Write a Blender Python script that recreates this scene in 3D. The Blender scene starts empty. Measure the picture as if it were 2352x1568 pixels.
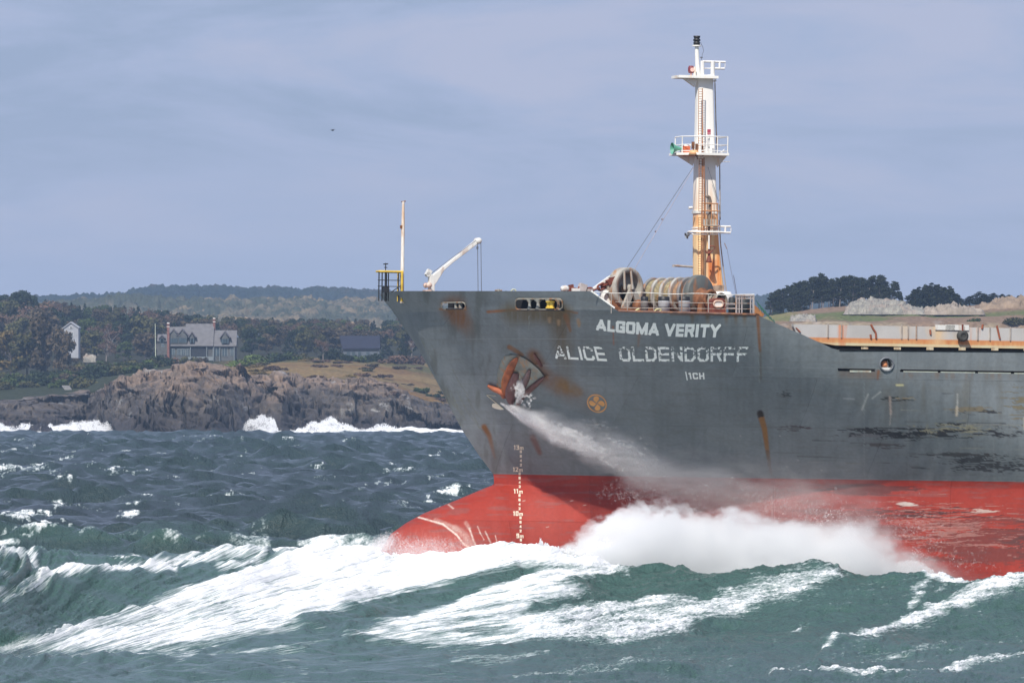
import bpy, bmesh, math, random, time
import numpy as np
from mathutils import Vector, Matrix
from mathutils.bvhtree import BVHTree
random.seed(7)
T00 = time.time()
C = bpy.context.scene.collection
SC = bpy.context.scene

# ------------------------------------------------------------------ camera, world, sun, exposure
# the view is measured in "d" units: a picture 2352 wide, 1568 high
F = 14057.0          # focal length in d units
HZ = 930.7           # where the horizon lies
HC = 7.5             # camera height above the sea, metres
CX = 1176.0
def W(dx, dy, Y):
    return Vector(((dx - CX) / F * Y, Y, HC + (HZ - dy) / F * Y))
cam = bpy.data.cameras.new('camera'); camo = bpy.data.objects.new('camera', cam); C.objects.link(camo)
camo.location = (0, 0, HC); camo.rotation_euler = (math.pi / 2, 0, 0)
cam.sensor_width = 36.0; cam.lens = 36.0 * F / 2352.0
cam.shift_y = (HZ - 784.0) / 2352.0
cam.clip_start = 1.0; cam.clip_end = 60000.0
SC.camera = camo

SUN = Vector((-0.20, -0.62, 0.72)).normalized()
sl = bpy.data.lights.new('sun', 'SUN'); sl.energy = 4.5; sl.angle = math.radians(0.6); sl.color = (1.0, 0.95, 0.87)
so = bpy.data.objects.new('sun', sl); C.objects.link(so)
so.rotation_euler = (-SUN).to_track_quat('-Z', 'Y').to_euler()

wd = bpy.data.worlds.new('World'); SC.world = wd; wd.use_nodes = True
nt = wd.node_tree; N = nt.nodes; LK = nt.links; N.clear()
wo = N.new('ShaderNodeOutputWorld'); bg = N.new('ShaderNodeBackground'); LK.new(bg.outputs[0], wo.inputs[0])
bg.inputs['Strength'].default_value = 0.10
sky = N.new('ShaderNodeTexSky'); sky.sky_type = 'NISHITA'; sky.sun_disc = False
sky.sun_elevation = math.asin(SUN.z); sky.sun_rotation = math.atan2(SUN.x, SUN.y)
tc = N.new('ShaderNodeTexCoord')
mp = N.new('ShaderNodeMapping'); mp.inputs['Scale'].default_value = (9, 1, 42); mp.inputs['Rotation'].default_value = (0, 0.12, 0)
mp.inputs['Location'].default_value = (3.3, 0.0, 1.7)
LK.new(tc.outputs['Generated'], mp.inputs['Vector'])
n1 = N.new('ShaderNodeTexNoise'); n1.inputs['Scale'].default_value = 1.5; n1.inputs['Detail'].default_value = 7; n1.inputs['Roughness'].default_value = 0.6
n1.inputs['Distortion'].default_value = 0.5
LK.new(mp.outputs[0], n1.inputs['Vector'])
cr = N.new('ShaderNodeValToRGB'); LK.new(n1.outputs['Fac'], cr.inputs[0])
e = cr.color_ramp.elements
e[0].position = 0.38; e[0].color = (0.315, 0.395, 0.59, 1)
e[1].position = 0.62; e[1].color = (0.46, 0.495, 0.685, 1)
m_ = cr.color_ramp.elements.new(0.5); m_.color = (0.385, 0.455, 0.67, 1)
# lighter and a little bluer towards the horizon
sx = N.new('ShaderNodeSeparateXYZ'); LK.new(tc.outputs['Generated'], sx.inputs[0])
mr = N.new('ShaderNodeMapRange'); mr.inputs['From Min'].default_value = 0.015; mr.inputs['From Max'].default_value = 0.05
mr.inputs['To Min'].default_value = 0.8; mr.inputs['To Max'].default_value = 0.0
LK.new(sx.outputs['Z'], mr.inputs['Value'])
hz_ = N.new('ShaderNodeMixRGB'); LK.new(mr.outputs[0], hz_.inputs[0]); LK.new(cr.outputs[0], hz_.inputs[1]); hz_.inputs[2].default_value = (0.40, 0.465, 0.67, 1)
sc_ = N.new('ShaderNodeVectorMath'); sc_.operation = 'SCALE'; sc_.inputs['Scale'].default_value = 10.0
LK.new(hz_.outputs[0], sc_.inputs[0])
mx = N.new('ShaderNodeMixRGB'); mx.inputs[0].default_value = 0.88
LK.new(sky.outputs[0], mx.inputs[1]); LK.new(sc_.outputs[0], mx.inputs[2]); LK.new(mx.outputs[0], bg.inputs['Color'])

SC.view_settings.view_transform = 'Standard'; SC.view_settings.look = 'None'
SC.view_settings.exposure = 0.0; SC.view_settings.gamma = 1.0
cy = SC.cycles
cy.max_bounces = 12; cy.diffuse_bounces = 5; cy.glossy_bounces = 2; cy.transmission_bounces = 3
cy.volume_bounces = 9; cy.volume_step_rate = 1.0; cy.volume_max_steps = 256; cy.transparent_max_bounces = 96
cy.use_denoising = True
cy.caustics_reflective = False; cy.caustics_refractive = False

# ------------------------------------------------------------------ numpy noise
def _h(ix, iy, iz, seed):
    n = (ix.astype(np.int64) * 374761393 + iy.astype(np.int64) * 668265263 + iz * 1274126177 + seed * 974634777) & 0xFFFFFFFF
    n = ((n ^ (n >> 13)) * 1274126177) & 0xFFFFFFFF
    n = (n ^ (n >> 16)) & 0xFFFFFF
    return n / float(0xFFFFFF)
def vn(x, y, seed=0):
    x = np.asarray(x, float); y = np.asarray(y, float)
    ix = np.floor(x); iy = np.floor(y); fx = x - ix; fy = y - iy
    fx = fx * fx * (3 - 2 * fx); fy = fy * fy * (3 - 2 * fy)
    a = _h(ix, iy, 0, seed); b = _h(ix + 1, iy, 0, seed); c = _h(ix, iy + 1, 0, seed); d = _h(ix + 1, iy + 1, 0, seed)
    return (a + (b - a) * fx) * (1 - fy) + (c + (d - c) * fx) * fy
def fbm(x, y, seed=0, o=4, g=0.5):
    s = 0; a = 1; t = 0; x = np.asarray(x, float); y = np.asarray(y, float)
    for k in range(o):
        s = s + a * vn(x + 13.7 * k, y - 7.3 * k, seed + k); t += a; a *= g; x = x * 2.03; y = y * 2.03
    return s / t
def vn3(x, y, z, seed=0):
    iz = np.floor(z); fz = z - iz; fz = fz * fz * (3 - 2 * fz)
    def lay(k):
        ix = np.floor(x); iy = np.floor(y); fx = x - ix; fy = y - iy
        fx = fx * fx * (3 - 2 * fx); fy = fy * fy * (3 - 2 * fy)
        zz = (iz + k).astype(np.int64)
        a = _h(ix, iy, zz, seed); b = _h(ix + 1, iy, zz, seed); c = _h(ix, iy + 1, zz, seed); d = _h(ix + 1, iy + 1, zz, seed)
        return (a + (b - a) * fx) * (1 - fy) + (c + (d - c) * fx) * fy
    return lay(0) * (1 - fz) + lay(1) * fz
def fbm3(x, y, z, seed=0, o=4):
    s = 0; a = 1; t = 0
    for k in range(o):
        s = s + a * vn3(x, y, z, seed + k); t += a; a *= .5; x = x * 2.03 + 5.1; y = y * 2.03 - 3.3; z = z * 2.03 + 9.7
    return s / t
def ss(a, b, x):
    t = np.clip((x - a) / (b - a), 0, 1); return t * t * (3 - 2 * t)

# ------------------------------------------------------------------ mesh and object helpers
def npmesh(name, V, Fc, mats=(), parent=None, smooth=True, link=True):
    me = bpy.data.meshes.new(name)
    V = np.asarray(V, np.float32); Fc = np.asarray(Fc, np.int32); k = Fc.shape[1]
    me.vertices.add(len(V)); me.vertices.foreach_set('co', V.ravel())
    me.loops.add(Fc.size); me.loops.foreach_set('vertex_index', Fc.ravel())
    me.polygons.add(len(Fc)); me.polygons.foreach_set('loop_start', np.arange(0, Fc.size, k, dtype=np.int32))
    me.update(calc_edges=True)
    if smooth: me.polygons.foreach_set('use_smooth', np.ones(len(Fc), bool))
    for m in mats: me.materials.append(m)
    o = bpy.data.objects.new(name, me)
    if link: C.objects.link(o)
    if parent: o.parent = parent
    return o
def gridfaces(nr, nc):
    i = np.arange(nr - 1)[:, None] * nc + np.arange(nc - 1)[None, :]
    return np.stack([i, i + 1, i + nc + 1, i + nc], -1).reshape(-1, 4)
def vattr(o, name, arr):
    a = o.data.color_attributes.new(name, 'FLOAT_COLOR', 'POINT')
    arr = np.asarray(arr, np.float32)
    if arr.ndim == 1: arr = np.stack([arr, arr, arr, np.ones_like(arr)], -1)
    if arr.shape[1] == 3: arr = np.concatenate([arr, np.ones((len(arr), 1), np.float32)], 1)
    a.data.foreach_set('color', arr.ravel())
def tag(o, label=None, cat=None, group=None, kind=None):
    if label: o['label'] = label
    if cat: o['category'] = cat
    if group: o['group'] = group
    if kind: o['kind'] = kind
    return o
def empty(name, loc, label, cat, group=None, rz=0):
    o = bpy.data.objects.new(name, None); C.objects.link(o); o.location = loc; o.rotation_euler = (0, 0, rz)
    return tag(o, label, cat, group)

class MB:
    def __init__(s): s.v = []; s.f = []; s.sm = []
    def add(s, vs, fs, smooth=False):
        b = len(s.v); s.v += [tuple(v) for v in vs]; s.f += [tuple(b + i for i in f) for f in fs]; s.sm += [smooth] * len(fs)
    def box(s, c, d, R=None):
        c = Vector(c); vs = []
        for x in (-.5, .5):
            for y in (-.5, .5):
                for z in (-.5, .5):
                    p = Vector((x * d[0], y * d[1], z * d[2]))
                    if R is not None: p = R @ p
                    vs.append(c + p)
        s.add(vs, [(0, 1, 3, 2), (4, 6, 7, 5), (0, 4, 5, 1), (2, 3, 7, 6), (0, 2, 6, 4), (1, 5, 7, 3)])
    def tube(s, p0, p1, r0, r1=None, n=10, caps=True):
        p0 = Vector(p0); p1 = Vector(p1); r1 = r0 if r1 is None else r1
        d = (p1 - p0)
        if d.length < 1e-6: return
        d.normalize(); a = d.orthogonal().normalized(); b = d.cross(a)
        vs = []
        for p, r in ((p0, r0), (p1, r1)):
            for i in range(n):
                t = 2 * math.pi * i / n; vs.append(p + (a * math.cos(t) + b * math.sin(t)) * r)
        s.add(vs, [(i, (i + 1) % n, n + (i + 1) % n, n + i) for i in range(n)], True)
        if caps: s.add(vs[:n][::-1], [tuple(range(n))]); s.add(vs[n:], [tuple(range(n))])
    def path(s, pts, r, n=8, closed=False):
        pts = [Vector(p) for p in pts]; m = len(pts); vs = []; ref = None
        for i, p in enumerate(pts):
            q0 = pts[(i - 1) % m] if closed or i > 0 else p; q1 = pts[(i + 1) % m] if closed or i < m - 1 else p
            d = (q1 - q0).normalized()
            if ref is None: ref = d.orthogonal().normalized()
            a = (ref - d * ref.dot(d)).normalized(); ref = a; b = d.cross(a)
            rr = r[i] if isinstance(r, (list, tuple)) else r
            for k in range(n):
                t = 2 * math.pi * k / n; vs.append(p + (a * math.cos(t) + b * math.sin(t)) * rr)
        fs = []
        for i in range(m if closed else m - 1):
            j = (i + 1) % m
            for k in range(n): fs.append((i * n + k, i * n + (k + 1) % n, j * n + (k + 1) % n, j * n + k))
        s.add(vs, fs, True)
        if not closed: s.add(vs[:n][::-1], [tuple(range(n))]); s.add(vs[-n:], [tuple(range(n))])
    def lathe(s, prof, c, axis, n=32, smooth=True):
        c = Vector(c); d = Vector(axis).normalized(); a = d.orthogonal().normalized(); b = d.cross(a); vs = []
        for r, h in prof:
            for i in range(n):
                t = 2 * math.pi * i / n; vs.append(c + d * h + (a * math.cos(t) + b * math.sin(t)) * max(r, 1e-4))
        fs = []
        for j in range(len(prof) - 1):
            for i in range(n): fs.append((j * n + i, j * n + (i + 1) % n, (j + 1) * n + (i + 1) % n, (j + 1) * n + i))
        s.add(vs, fs, smooth)
    def prism(s, poly, off):
        poly = [Vector(p) for p in poly]; off = Vector(off); n = len(poly)
        s.add(poly + [p + off for p in poly], [tuple(range(n))[::-1], tuple(range(n, 2 * n))] + [(i, (i + 1) % n, n + (i + 1) % n, n + i) for i in range(n)])
    def build(s, name, m, parent=None, label=None, bevel=0):
        me = bpy.data.meshes.new(name); me.from_pydata(s.v, [], s.f); me.update()
        me.polygons.foreach_set('use_smooth', np.array(s.sm, bool))
        for mm in (m if isinstance(m, (list, tuple)) else [m]): me.materials.append(mm)
        bm = bmesh.new(); bm.from_mesh(me); bmesh.ops.recalc_face_normals(bm, faces=bm.faces); bm.to_mesh(me); bm.free()
        o = bpy.data.objects.new(name, me); C.objects.link(o)
        if parent: o.parent = parent
        if label: o['label'] = label
        if bevel:
            b = o.modifiers.new('bevel', 'BEVEL'); b.width = bevel; b.segments = 2; b.limit_method = 'ANGLE'
        return o

# ------------------------------------------------------------------ materials
def newmat(name):
    m = bpy.data.materials.new(name); m.use_nodes = True; t = m.node_tree
    b = t.nodes['Principled BSDF']; return m, t, b
def paint(name, col, rough=.5, var=.25, scale=2.0, rust=0.0, rustcol=(.25, .09, .035), streak=True, metal=0.0, bump=0.0, thr=.5, rust2=(.42, .2, .07)):
    """weathered paint: mottled colour with rust breaking through in vertical streaks"""
    m, t, b = newmat(name); n = t.nodes; l = t.links
    tc = n.new('ShaderNodeTexCoord')
    a = n.new('ShaderNodeTexNoise'); a.inputs['Scale'].default_value = scale; a.inputs['Detail'].default_value = 5
    l.new(tc.outputs['Object'], a.inputs['Vector'])
    mr = n.new('ShaderNodeMapRange'); mr.inputs['From Min'].default_value = .3; mr.inputs['From Max'].default_value = .7
    mr.inputs['To Min'].default_value = 1 - var; mr.inputs['To Max'].default_value = 1 + var * .6
    l.new(a.outputs['Fac'], mr.inputs['Value'])
    v = n.new('ShaderNodeVectorMath'); v.operation = 'SCALE'; v.inputs[0].default_value = col[:3]; l.new(mr.outputs[0], v.inputs['Scale'])
    out = v.outputs[0]
    if rust > 0:
        mp = n.new('ShaderNodeMapping'); mp.inputs['Scale'].default_value = (3.2, 3.2, .55 if streak else 3.2)
        l.new(tc.outputs['Object'], mp.inputs['Vector'])
        r = n.new('ShaderNodeTexNoise'); r.inputs['Scale'].default_value = 1.0; r.inputs['Detail'].default_value = 6; r.inputs['Roughness'].default_value = .62
        l.new(mp.outputs[0], r.inputs['Vector'])
        rm = n.new('ShaderNodeMapRange'); rm.inputs['From Min'].default_value = thr + .12 * (1 - rust) - .05; rm.inputs['From Max'].default_value = thr + .12 * (1 - rust) + .08
        l.new(r.outputs['Fac'], rm.inputs['Value'])
        rc = n.new('ShaderNodeMixRGB'); l.new(a.outputs['Fac'], rc.inputs[0]); rc.inputs[1].default_value = (*rustcol, 1); rc.inputs[2].default_value = (*rust2, 1)
        mm = n.new('ShaderNodeMath'); mm.operation = 'MULTIPLY'; l.new(rm.outputs[0], mm.inputs[0]); mm.inputs[1].default_value = min(1, rust + .3)
        mx = n.new('ShaderNodeMixRGB'); l.new(mm.outputs[0], mx.inputs[0]); l.new(out, mx.inputs[1]); l.new(rc.outputs[0], mx.inputs[2]); out = mx.outputs[0]
    l.new(out, b.inputs['Base Color']); b.inputs['Roughness'].default_value = rough; b.inputs['Metallic'].default_value = metal
    if bump:
        bp = n.new('ShaderNodeBump'); bp.inputs['Strength'].default_value = bump; bp.inputs['Distance'].default_value = .05
        l.new(a.outputs['Fac'], bp.inputs['Height']); l.new(bp.outputs[0], b.inputs['Normal'])
    return m
def leafmat(name, c1, c2, rnd=.25):
    m, t, b = newmat(name); n = t.nodes; l = t.links
    g = n.new('ShaderNodeNewGeometry'); oi = n.new('ShaderNodeObjectInfo')
    mx = n.new('ShaderNodeMixRGB'); l.new(g.outputs['Random Per Island'], mx.inputs[0]); mx.inputs[1].default_value = (*c1, 1); mx.inputs[2].default_value = (*c2, 1)
    mr = n.new('ShaderNodeMapRange'); mr.inputs['To Min'].default_value = 1 - rnd; mr.inputs['To Max'].default_value = 1 + rnd; l.new(oi.outputs['Random'], mr.inputs['Value'])
    v = n.new('ShaderNodeVectorMath'); v.operation = 'SCALE'; l.new(mx.outputs[0], v.inputs[0]); l.new(mr.outputs[0], v.inputs['Scale'])
    l.new(v.outputs[0], b.inputs['Base Color']); b.inputs['Roughness'].default_value = .8
    b.inputs['Specular IOR Level'].default_value = .15
    return m
# ------------------------------------------------------------------ THE SHIP: local x = aft, y = starboard (away), z = up from the keel
YAW = math.radians(18); PITCH = math.radians(0.75)
R3 = Matrix.Rotation(YAW, 4, 'Z') @ Matrix.Rotation(PITCH, 4, 'Y')
ship = bpy.data.objects.new('cargo_ship', None); C.objects.link(ship)
SM = Matrix.Translation(W(1135, 1100, 300)) @ R3 @ Matrix.Translation((0, 0, -11.4))
ship.matrix_world = SM
tag(ship, 'grey and red bulk carrier with rust streaks ploughing its bulbous bow through the waves', 'ship')
SI = SM.inverted(); SMn = np.array(SM); SIn = np.array(SI)
def loc2d(P):
    w = P @ SMn[:3, :3].T + SMn[:3, 3]
    return CX + w[..., 0] / w[..., 1] * F, HZ - (w[..., 2] - HC) / w[..., 1] * F
CAML = SI @ Vector((0, 0, HC))
def rayL(dx, dy):
    return ((SI @ W(dx, dy, 300.0)) - CAML).normalized()
def P2L(dx, dy, yl):
    """point of the ship's plane y = yl seen at (dx, dy)"""
    d = rayL(dx, dy); return CAML + d * ((yl - CAML.y) / d.y)
def P2X(dx, dy, xl):
    d = rayL(dx, dy); return CAML + d * ((xl - CAML.x) / d.x)
PX = 1 / 46.9       # metres per d unit at the ship

B = 16.0
sil = np.array([(866, 668), (882, 690), (900, 712), (960, 800), (1000, 870), (1060, 985), (1100, 1045), (1134, 1090), (1135, 1116)], float)
def q_(z): return np.clip((z - 11.3) / (19.5 - 11.3), 0, 1)
def Lz(z): q = q_(z) ** 1.2; return 27 * (1 - q) + 15.0 * q
def bh(x, z, xs):
    q = q_(z) ** 1.35
    n = 1.7 * (1 - q) + 2.5 * q; m = 1.0 * (1 - q) + .52 * q
    t = np.clip((x - xs) / Lz(z), 0, 1)
    return B * (1 - (1 - t) ** n) ** m
# bulb
BX = np.array([-6.4, -6.2, -5.85, -5.55, -5.15, -4.4, -3.5, -1.9, -.45, 0.0]); BZ = np.array([4.5, 6.3, 7.5, 8.08, 8.73, 9.25, 9.72, 10.35, 10.95, 11.12])
def ztop_b(x): return np.interp(x, BX, BZ)
def wb(x, z):
    Wx = 3.4 * np.sqrt(np.clip(1 - (np.clip(-x, 0, None) / 6.45) ** 2, 0, 1)) * (1 - .6 * ss(0, 14, x))
    zt = ztop_b(x); r = np.clip((z - 4.5) / np.maximum(zt - 4.5, .05), 0, 1)
    return Wx * np.sqrt(np.clip(1 - r ** 2.3, 0, 1))
def width(x, z, xs):
    return (bh(x, z, xs) ** 2.2 + wb(x, z) ** 2.2) ** (1 / 2.2)
# stem position per height so that the outline runs as in the photograph
zt_ = np.linspace(11.12, 21.2, 60); xs_ = np.zeros(60)
for i, z in enumerate(zt_):
    x = 0.0
    for it in range(12):
        xx = x + np.linspace(0, 6, 150) ** 1.0
        yy = bh(xx, z, x)
        P = np.stack([xx, yy, np.full_like(xx, z)], -1); d0, e0 = loc2d(P)
        P[:, 1] *= -1; d1, e1 = loc2d(P)
        d = np.minimum(d0, d1); k = d.argmin(); tgt = np.interp((e0 if d0[k] < d1[k] else e1)[k], sil[:, 1], sil[:, 0])
        x += (tgt - d[k]) * PX / math.cos(YAW) * .9
    xs_[i] = x
def xstem(z): return np.interp(z, zt_, xs_)
def xnose(z): return np.where(z >= 11.12, xstem(z), np.interp(z, BZ, BX))
topprof = np.array([(600, 668), (1352, 668.5), (1359, 670), (1412, 709), (1420, 714), (1736, 722), (1772, 738), (1838, 766), (1893, 791), (1911, 799.7), (1928, 804), (2352, 807), (3600, 813)], float)
NR, NCc = 380, 860
tt = np.linspace(0, 1, NCc - 4) ** 1.45 * 44.0
tt = np.concatenate([tt, [60, 90, 120, 150]])
tt[1:6] = tt[1:6]
zr = np.concatenate([np.linspace(4.2, 8.5, 60, endpoint=False), np.linspace(8.5, 11.1, 90, endpoint=False), np.linspace(11.1, 20.9, NR - 150)])
def hullpts(Z):
    xn = xnose(Z); xs = xstem(np.maximum(Z, 11.12))
    X = xn + tt[None, :] * 1.0
    # pack columns near a blunt nose
    Y = width(X, Z, xs)
    return np.stack([X, -Y, Z], -1)
Z = np.repeat(zr[:, None], NCc, 1)
P = hullpts(Z); dX, dY = loc2d(P)
# cut along the sheer profile
over = dY < np.interp(dX, topprof[:, 0], topprof[:, 1])
zl = np.full(NCc, 99.0)
for j in range(NCc):
    w = np.where(over[:, j])[0]
    if len(w) and w[0] > 0:
        i = w[0]; a = dY[i - 1, j] - np.interp(dX[i - 1, j], topprof[:, 0], topprof[:, 1]); b_ = dY[i, j] - np.interp(dX[i, j], topprof[:, 0], topprof[:, 1])
        zl[j] = zr[i - 1] + (zr[i] - zr[i - 1]) * a / (a - b_)
Zc = np.minimum(Z, zl[None, :]); P = hullpts(Zc); dX, dY = loc2d(P)
degen = (Z[:-1] >= zl[None, :])  # whole row above
fc = gridfaces(NR, NCc)
keep = ~(degen[:, :-1] & degen[:, 1:]).reshape(-1)
fc = fc[keep]
HV = P.reshape(-1, 3); HD = np.stack([dX.ravel(), dY.ravel()], -1)
bvh = BVHTree.FromPolygons([Vector(v) for v in HV[::1].tolist()], [tuple(f) for f in fc.tolist()], all_triangles=False)
def hit(dx, dy, off=0.0):
    """point of the port side seen at (dx, dy), and its outward normal"""
    d = rayL(dx, dy); r = bvh.ray_cast(CAML + d * 200, d)
    if r[0] is None: return None, None
    nn = r[1]
    if nn.dot(d) > 0: nn = -nn
    return r[0] + nn * off, nn
topedge = P[-1]              # upper edge of the plating, port side
te_d, te_e = loc2d(topedge)
def edge_at(dx):
    return Vector((np.interp(dx, te_d, topedge[:, 0]), np.interp(dx, te_d, topedge[:, 1]), np.interp(dx, te_d, topedge[:, 2])))

# ---------------- openings in the plating
def rrect(cx_, cy_, hw, hh, r, n=6, slant=0.0):
    pts = []
    for (sx_, sy_, a0) in ((1, -1, -90), (1, 1, 0), (-1, 1, 90), (-1, -1, 180)):
        for k in range(n + 1):
            a = math.radians(a0 + 90 * k / n)
            px = sx_ * (hw - r) + r * math.cos(a); py = sy_ * (hh - r) + r * math.sin(a)
            pts.append((cx_ + px + slant * py, cy_ + py))
    return pts
def in_rr(X, Y, cx_, cy_, hw, hh, r, slant=0.0):
    y = Y - cy_; x = X - cx_ - slant * y
    qx = np.maximum(np.abs(x) - hw + r, 0); qy = np.maximum(np.abs(y) - hh + r, 0)
    return (np.hypot(qx, qy) < r) & (np.abs(x) < hw) & (np.abs(y) < hh)
chocks = [(1042.5, 701, 27.5, 7.5, 6.5, .15), (1238.5, 698, 54, 12.5, 9, .05)]
ports = [(1972, 849.5, 40, 3.2, 0.9, 0), (2300, 853.2, 232, 3.8, 0.9, 0)]
cen = HD[fc].mean(1); cenL = HV[fc].mean(1)
kill = np.zeros(len(fc), bool)
for c in chocks: kill |= in_rr(cen[:, 0], cen[:, 1], *c)
zp0, zp1 = P2L(1972, 853.0, -16).z, P2L(1972, 845.8, -16).z
for a, b_ in ((1932, 2012), (2068, 3050)):
    xa, xb = P2L(a, 850, -16).x, P2L(b_, 850, -16).x
    kill |= (cenL[:, 0] > xa) & (cenL[:, 0] < xb) & (cenL[:, 2] > zp0) & (cenL[:, 2] < zp1)
kill |= np.hypot(cen[:, 0] - 2036, cen[:, 1] - 836.5) < 13
fc = fc[~kill]

# ---------------- wear painted per point: stains with a shape of their own
dx = HD[:, 0]; dy = HD[:, 1]
stain = np.zeros((len(HV), 3)); sa = np.zeros(len(HV))
nz1 = fbm(dx * .05, dy * .012, 3, 5); nz2 = fbm(dx * .25, dy * .03, 9, 4); nz3 = fbm(dx * .02, dy * .16, 21, 5); nz4 = fbm(dx * .09, dy * .09, 33, 4)
hf = fbm(dx * .4, dy * .4, 71, 2)
def lay(col, a):
    global stain, sa
    a = np.clip(a, 0, 1)
    na = a + sa * (1 - a)
    col = np.asarray(col, float)
    if col.ndim == 1: col = np.broadcast_to(col, stain.shape)
    w = np.where(na > 1e-6, a / np.maximum(na, 1e-6), 0)[:, None]
    stain = stain * (1 - w) + col * w; sa = na
def stroke(pts, w0, w1=None, soft=.5, X=None, Y=None):
    """closeness (0..1) to a broken line, and how far along it"""
    X = dx if X is None else X; Y = dy if Y is None else Y
    w1 = w0 if w1 is None else w1
    best = np.zeros(len(X)); al = np.zeros(len(X)); m = len(pts) - 1
    L = [math.hypot(pts[i + 1][0] - pts[i][0], pts[i + 1][1] - pts[i][1]) for i in range(m)]; T = sum(L); acc = 0
    for i in range(m):
        (x0, y0), (x1, y1) = pts[i], pts[i + 1]
        lo = np.where((X > min(x0, x1) - 3 * max(w0, w1)) & (X < max(x0, x1) + 3 * max(w0, w1)) & (Y > min(y0, y1) - 3 * max(w0, w1)) & (Y < max(y0, y1) + 3 * max(w0, w1)))[0]
        if len(lo):
            t = np.clip(((X[lo] - x0) * (x1 - x0) + (Y[lo] - y0) * (y1 - y0)) / L[i] ** 2, 0, 1)
            d = np.hypot(X[lo] - x0 - t * (x1 - x0), Y[lo] - y0 - t * (y1 - y0))
            s = (acc + t * L[i]) / T; w = w0 + (w1 - w0) * s
            v = 1 - ss(1 - soft, 1 + soft, d / w)
            u = v > best[lo]; best[lo[u]] = v[u]; al[lo[u]] = s[u]
        acc += L[i]
    return best, al
RUST = (.20, .085, .03); RUSTD = (.10, .05, .03); OLIVE = (.12, .09, .045); PALE = (.33, .33, .28); TAN = (.36, .32, .2)
grey = HV[:, 2] > 11.65
# broad weathering of the grey topsides
lay((.09, .098, .098), .16 * ss(.45, .75, fbm(dx * .11, dy * .010, 45, 4)) * grey)
lay((.22, .235, .235), .16 * ss(.5, .8, fbm(dx * .16, dy * .014, 47, 4)) * grey * ss(1700, 2000, dx))
lay((.075, .077, .06), .45 * ss(.52, .72, nz1) * ss(1250, 1100, dx) * grey)
lay((.14, .13, .105), .5 * ss(.45, .8, nz1) * ss(1880, 2080, dx) * ss(850, 880, dy) * ss(1010, 930, dy))
lay((.15, .155, .15), .35 * ss(.55, .75, nz3))
# pale scrapes at the forefoot
for k in range(26):
    x0 = random.uniform(900, 1110); y0 = 690 + (x0 - 900) * 1.2 + random.uniform(-20, 160); ln = random.uniform(20, 80)
    s, a = stroke([(x0, y0), (x0 + ln * .25, y0 + ln * .5), (x0 + ln * .62, y0 + ln)], 1.6, .8); lay((.17, .175, .14), .55 * s * ss(.35, .6, hf + .1))
# rust below the two chocks
s, a = stroke([(1042, 708), (1066, 745), (1092, 790)], 27, 9, .6); lay(RUST, s * (1 - ss(.2, 1, a)) * (.35 + .9 * nz2))
s, a = stroke([(1010, 710), (1070, 711)], 2.2); lay((.3, .14, .05), s * .9)
s, a = stroke([(1120, 716), (1180, 712), (1300, 714), (1326, 719)], 3.2, 2.2); lay((.30, .12, .045), s * (.5 + .8 * nz4))
s, a = stroke([(1175, 718), (1240, 722), (1300, 724)], 22, 16, .9); lay(OLIVE, s * (.5 + .9 * nz2) * .9)
s, a = stroke([(1283, 720), (1290, 780), (1300, 860)], 24, 16, .8); lay((.11, .075, .035), s * (1 - .7 * a) * (.5 + .8 * nz2))
s, a = stroke([(1300, 725), (1310, 760)], 6, 3); lay(RUST, .8 * s * (.4 + nz4))
for (x0, y0) in ((1262, 735), (1283, 741), (1328, 738), (1330, 745)):
    s, a = stroke([(x0, y0 - 3), (x0, y0 + 4)], 4, 3, .8); lay((.35, .22, .12), .7 * s * (.5 + nz4))
s, a = stroke([(1408, 750), (1410, 792)], 1.8, 1.2); lay((.33, .13, .07), s * .9)
s, a = stroke([(1468, 768), (1466, 795)], 3.5, 1.5, .9); lay((.26, .14, .09), s * .6)
# round the anchor
s, a = stroke([(1170, 797), (1186, 806), (1200, 815)], 5.5, 4); lay(RUST, s * (.6 + .6 * nz4))
s, a = stroke([(1225, 818), (1250, 865), (1300, 895), (1350, 922)], 14, 24, .8); lay((.17, .075, .032), s * (1.1 - .9 * a) * (.4 + .9 * nz4))
s, a = stroke([(1290, 885), (1330, 900)], 16, 9, .8); lay((.2, .11, .035), s * .8 * (.3 + nz4))
s, a = stroke([(1112, 980), (1124, 1000), (1136, 1050)], 6, 3, .7); lay((.2, .085, .025), s * (1.1 - .8 * a))
s, a = stroke([(1224, 1005), (1240, 1040)], 7, 5, .8); lay((.16, .06, .035), s * .7)
# right part
s, a = stroke([(1740, 724), (1744, 780), (1746, 805)], 4.2, 3, .7); lay(RUST, s * (.5 + .7 * nz2))
s, a = stroke([(1746, 805), (1748, 870)], 3, 2, .9); lay(OLIVE, s * .5)
for x0 in (1590, 1625, 1668, 1690, 1710): s, a = stroke([(x0, 724), (x0 + 1, 752)], 5, 2, .9); lay((.16, .10, .04), s * (1 - a) * .8)
s, a = stroke([(1540, 722), (1738, 724)], 2.2); lay((.17, .08, .04), s * (.4 + .6 * nz4))
s, a = stroke([(1746, 949), (1756, 985), (1762, 1030), (1771, 1090)], 7.5, 3.2, .35); lay(np.where((a < .06)[:, None], np.array((.03, .02, .015)), np.array((.25, .12, .035)) * (1 - .3 * (a[:, None] > .6))), s * (1 - .75 * ss(.4, 1, a)))
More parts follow.
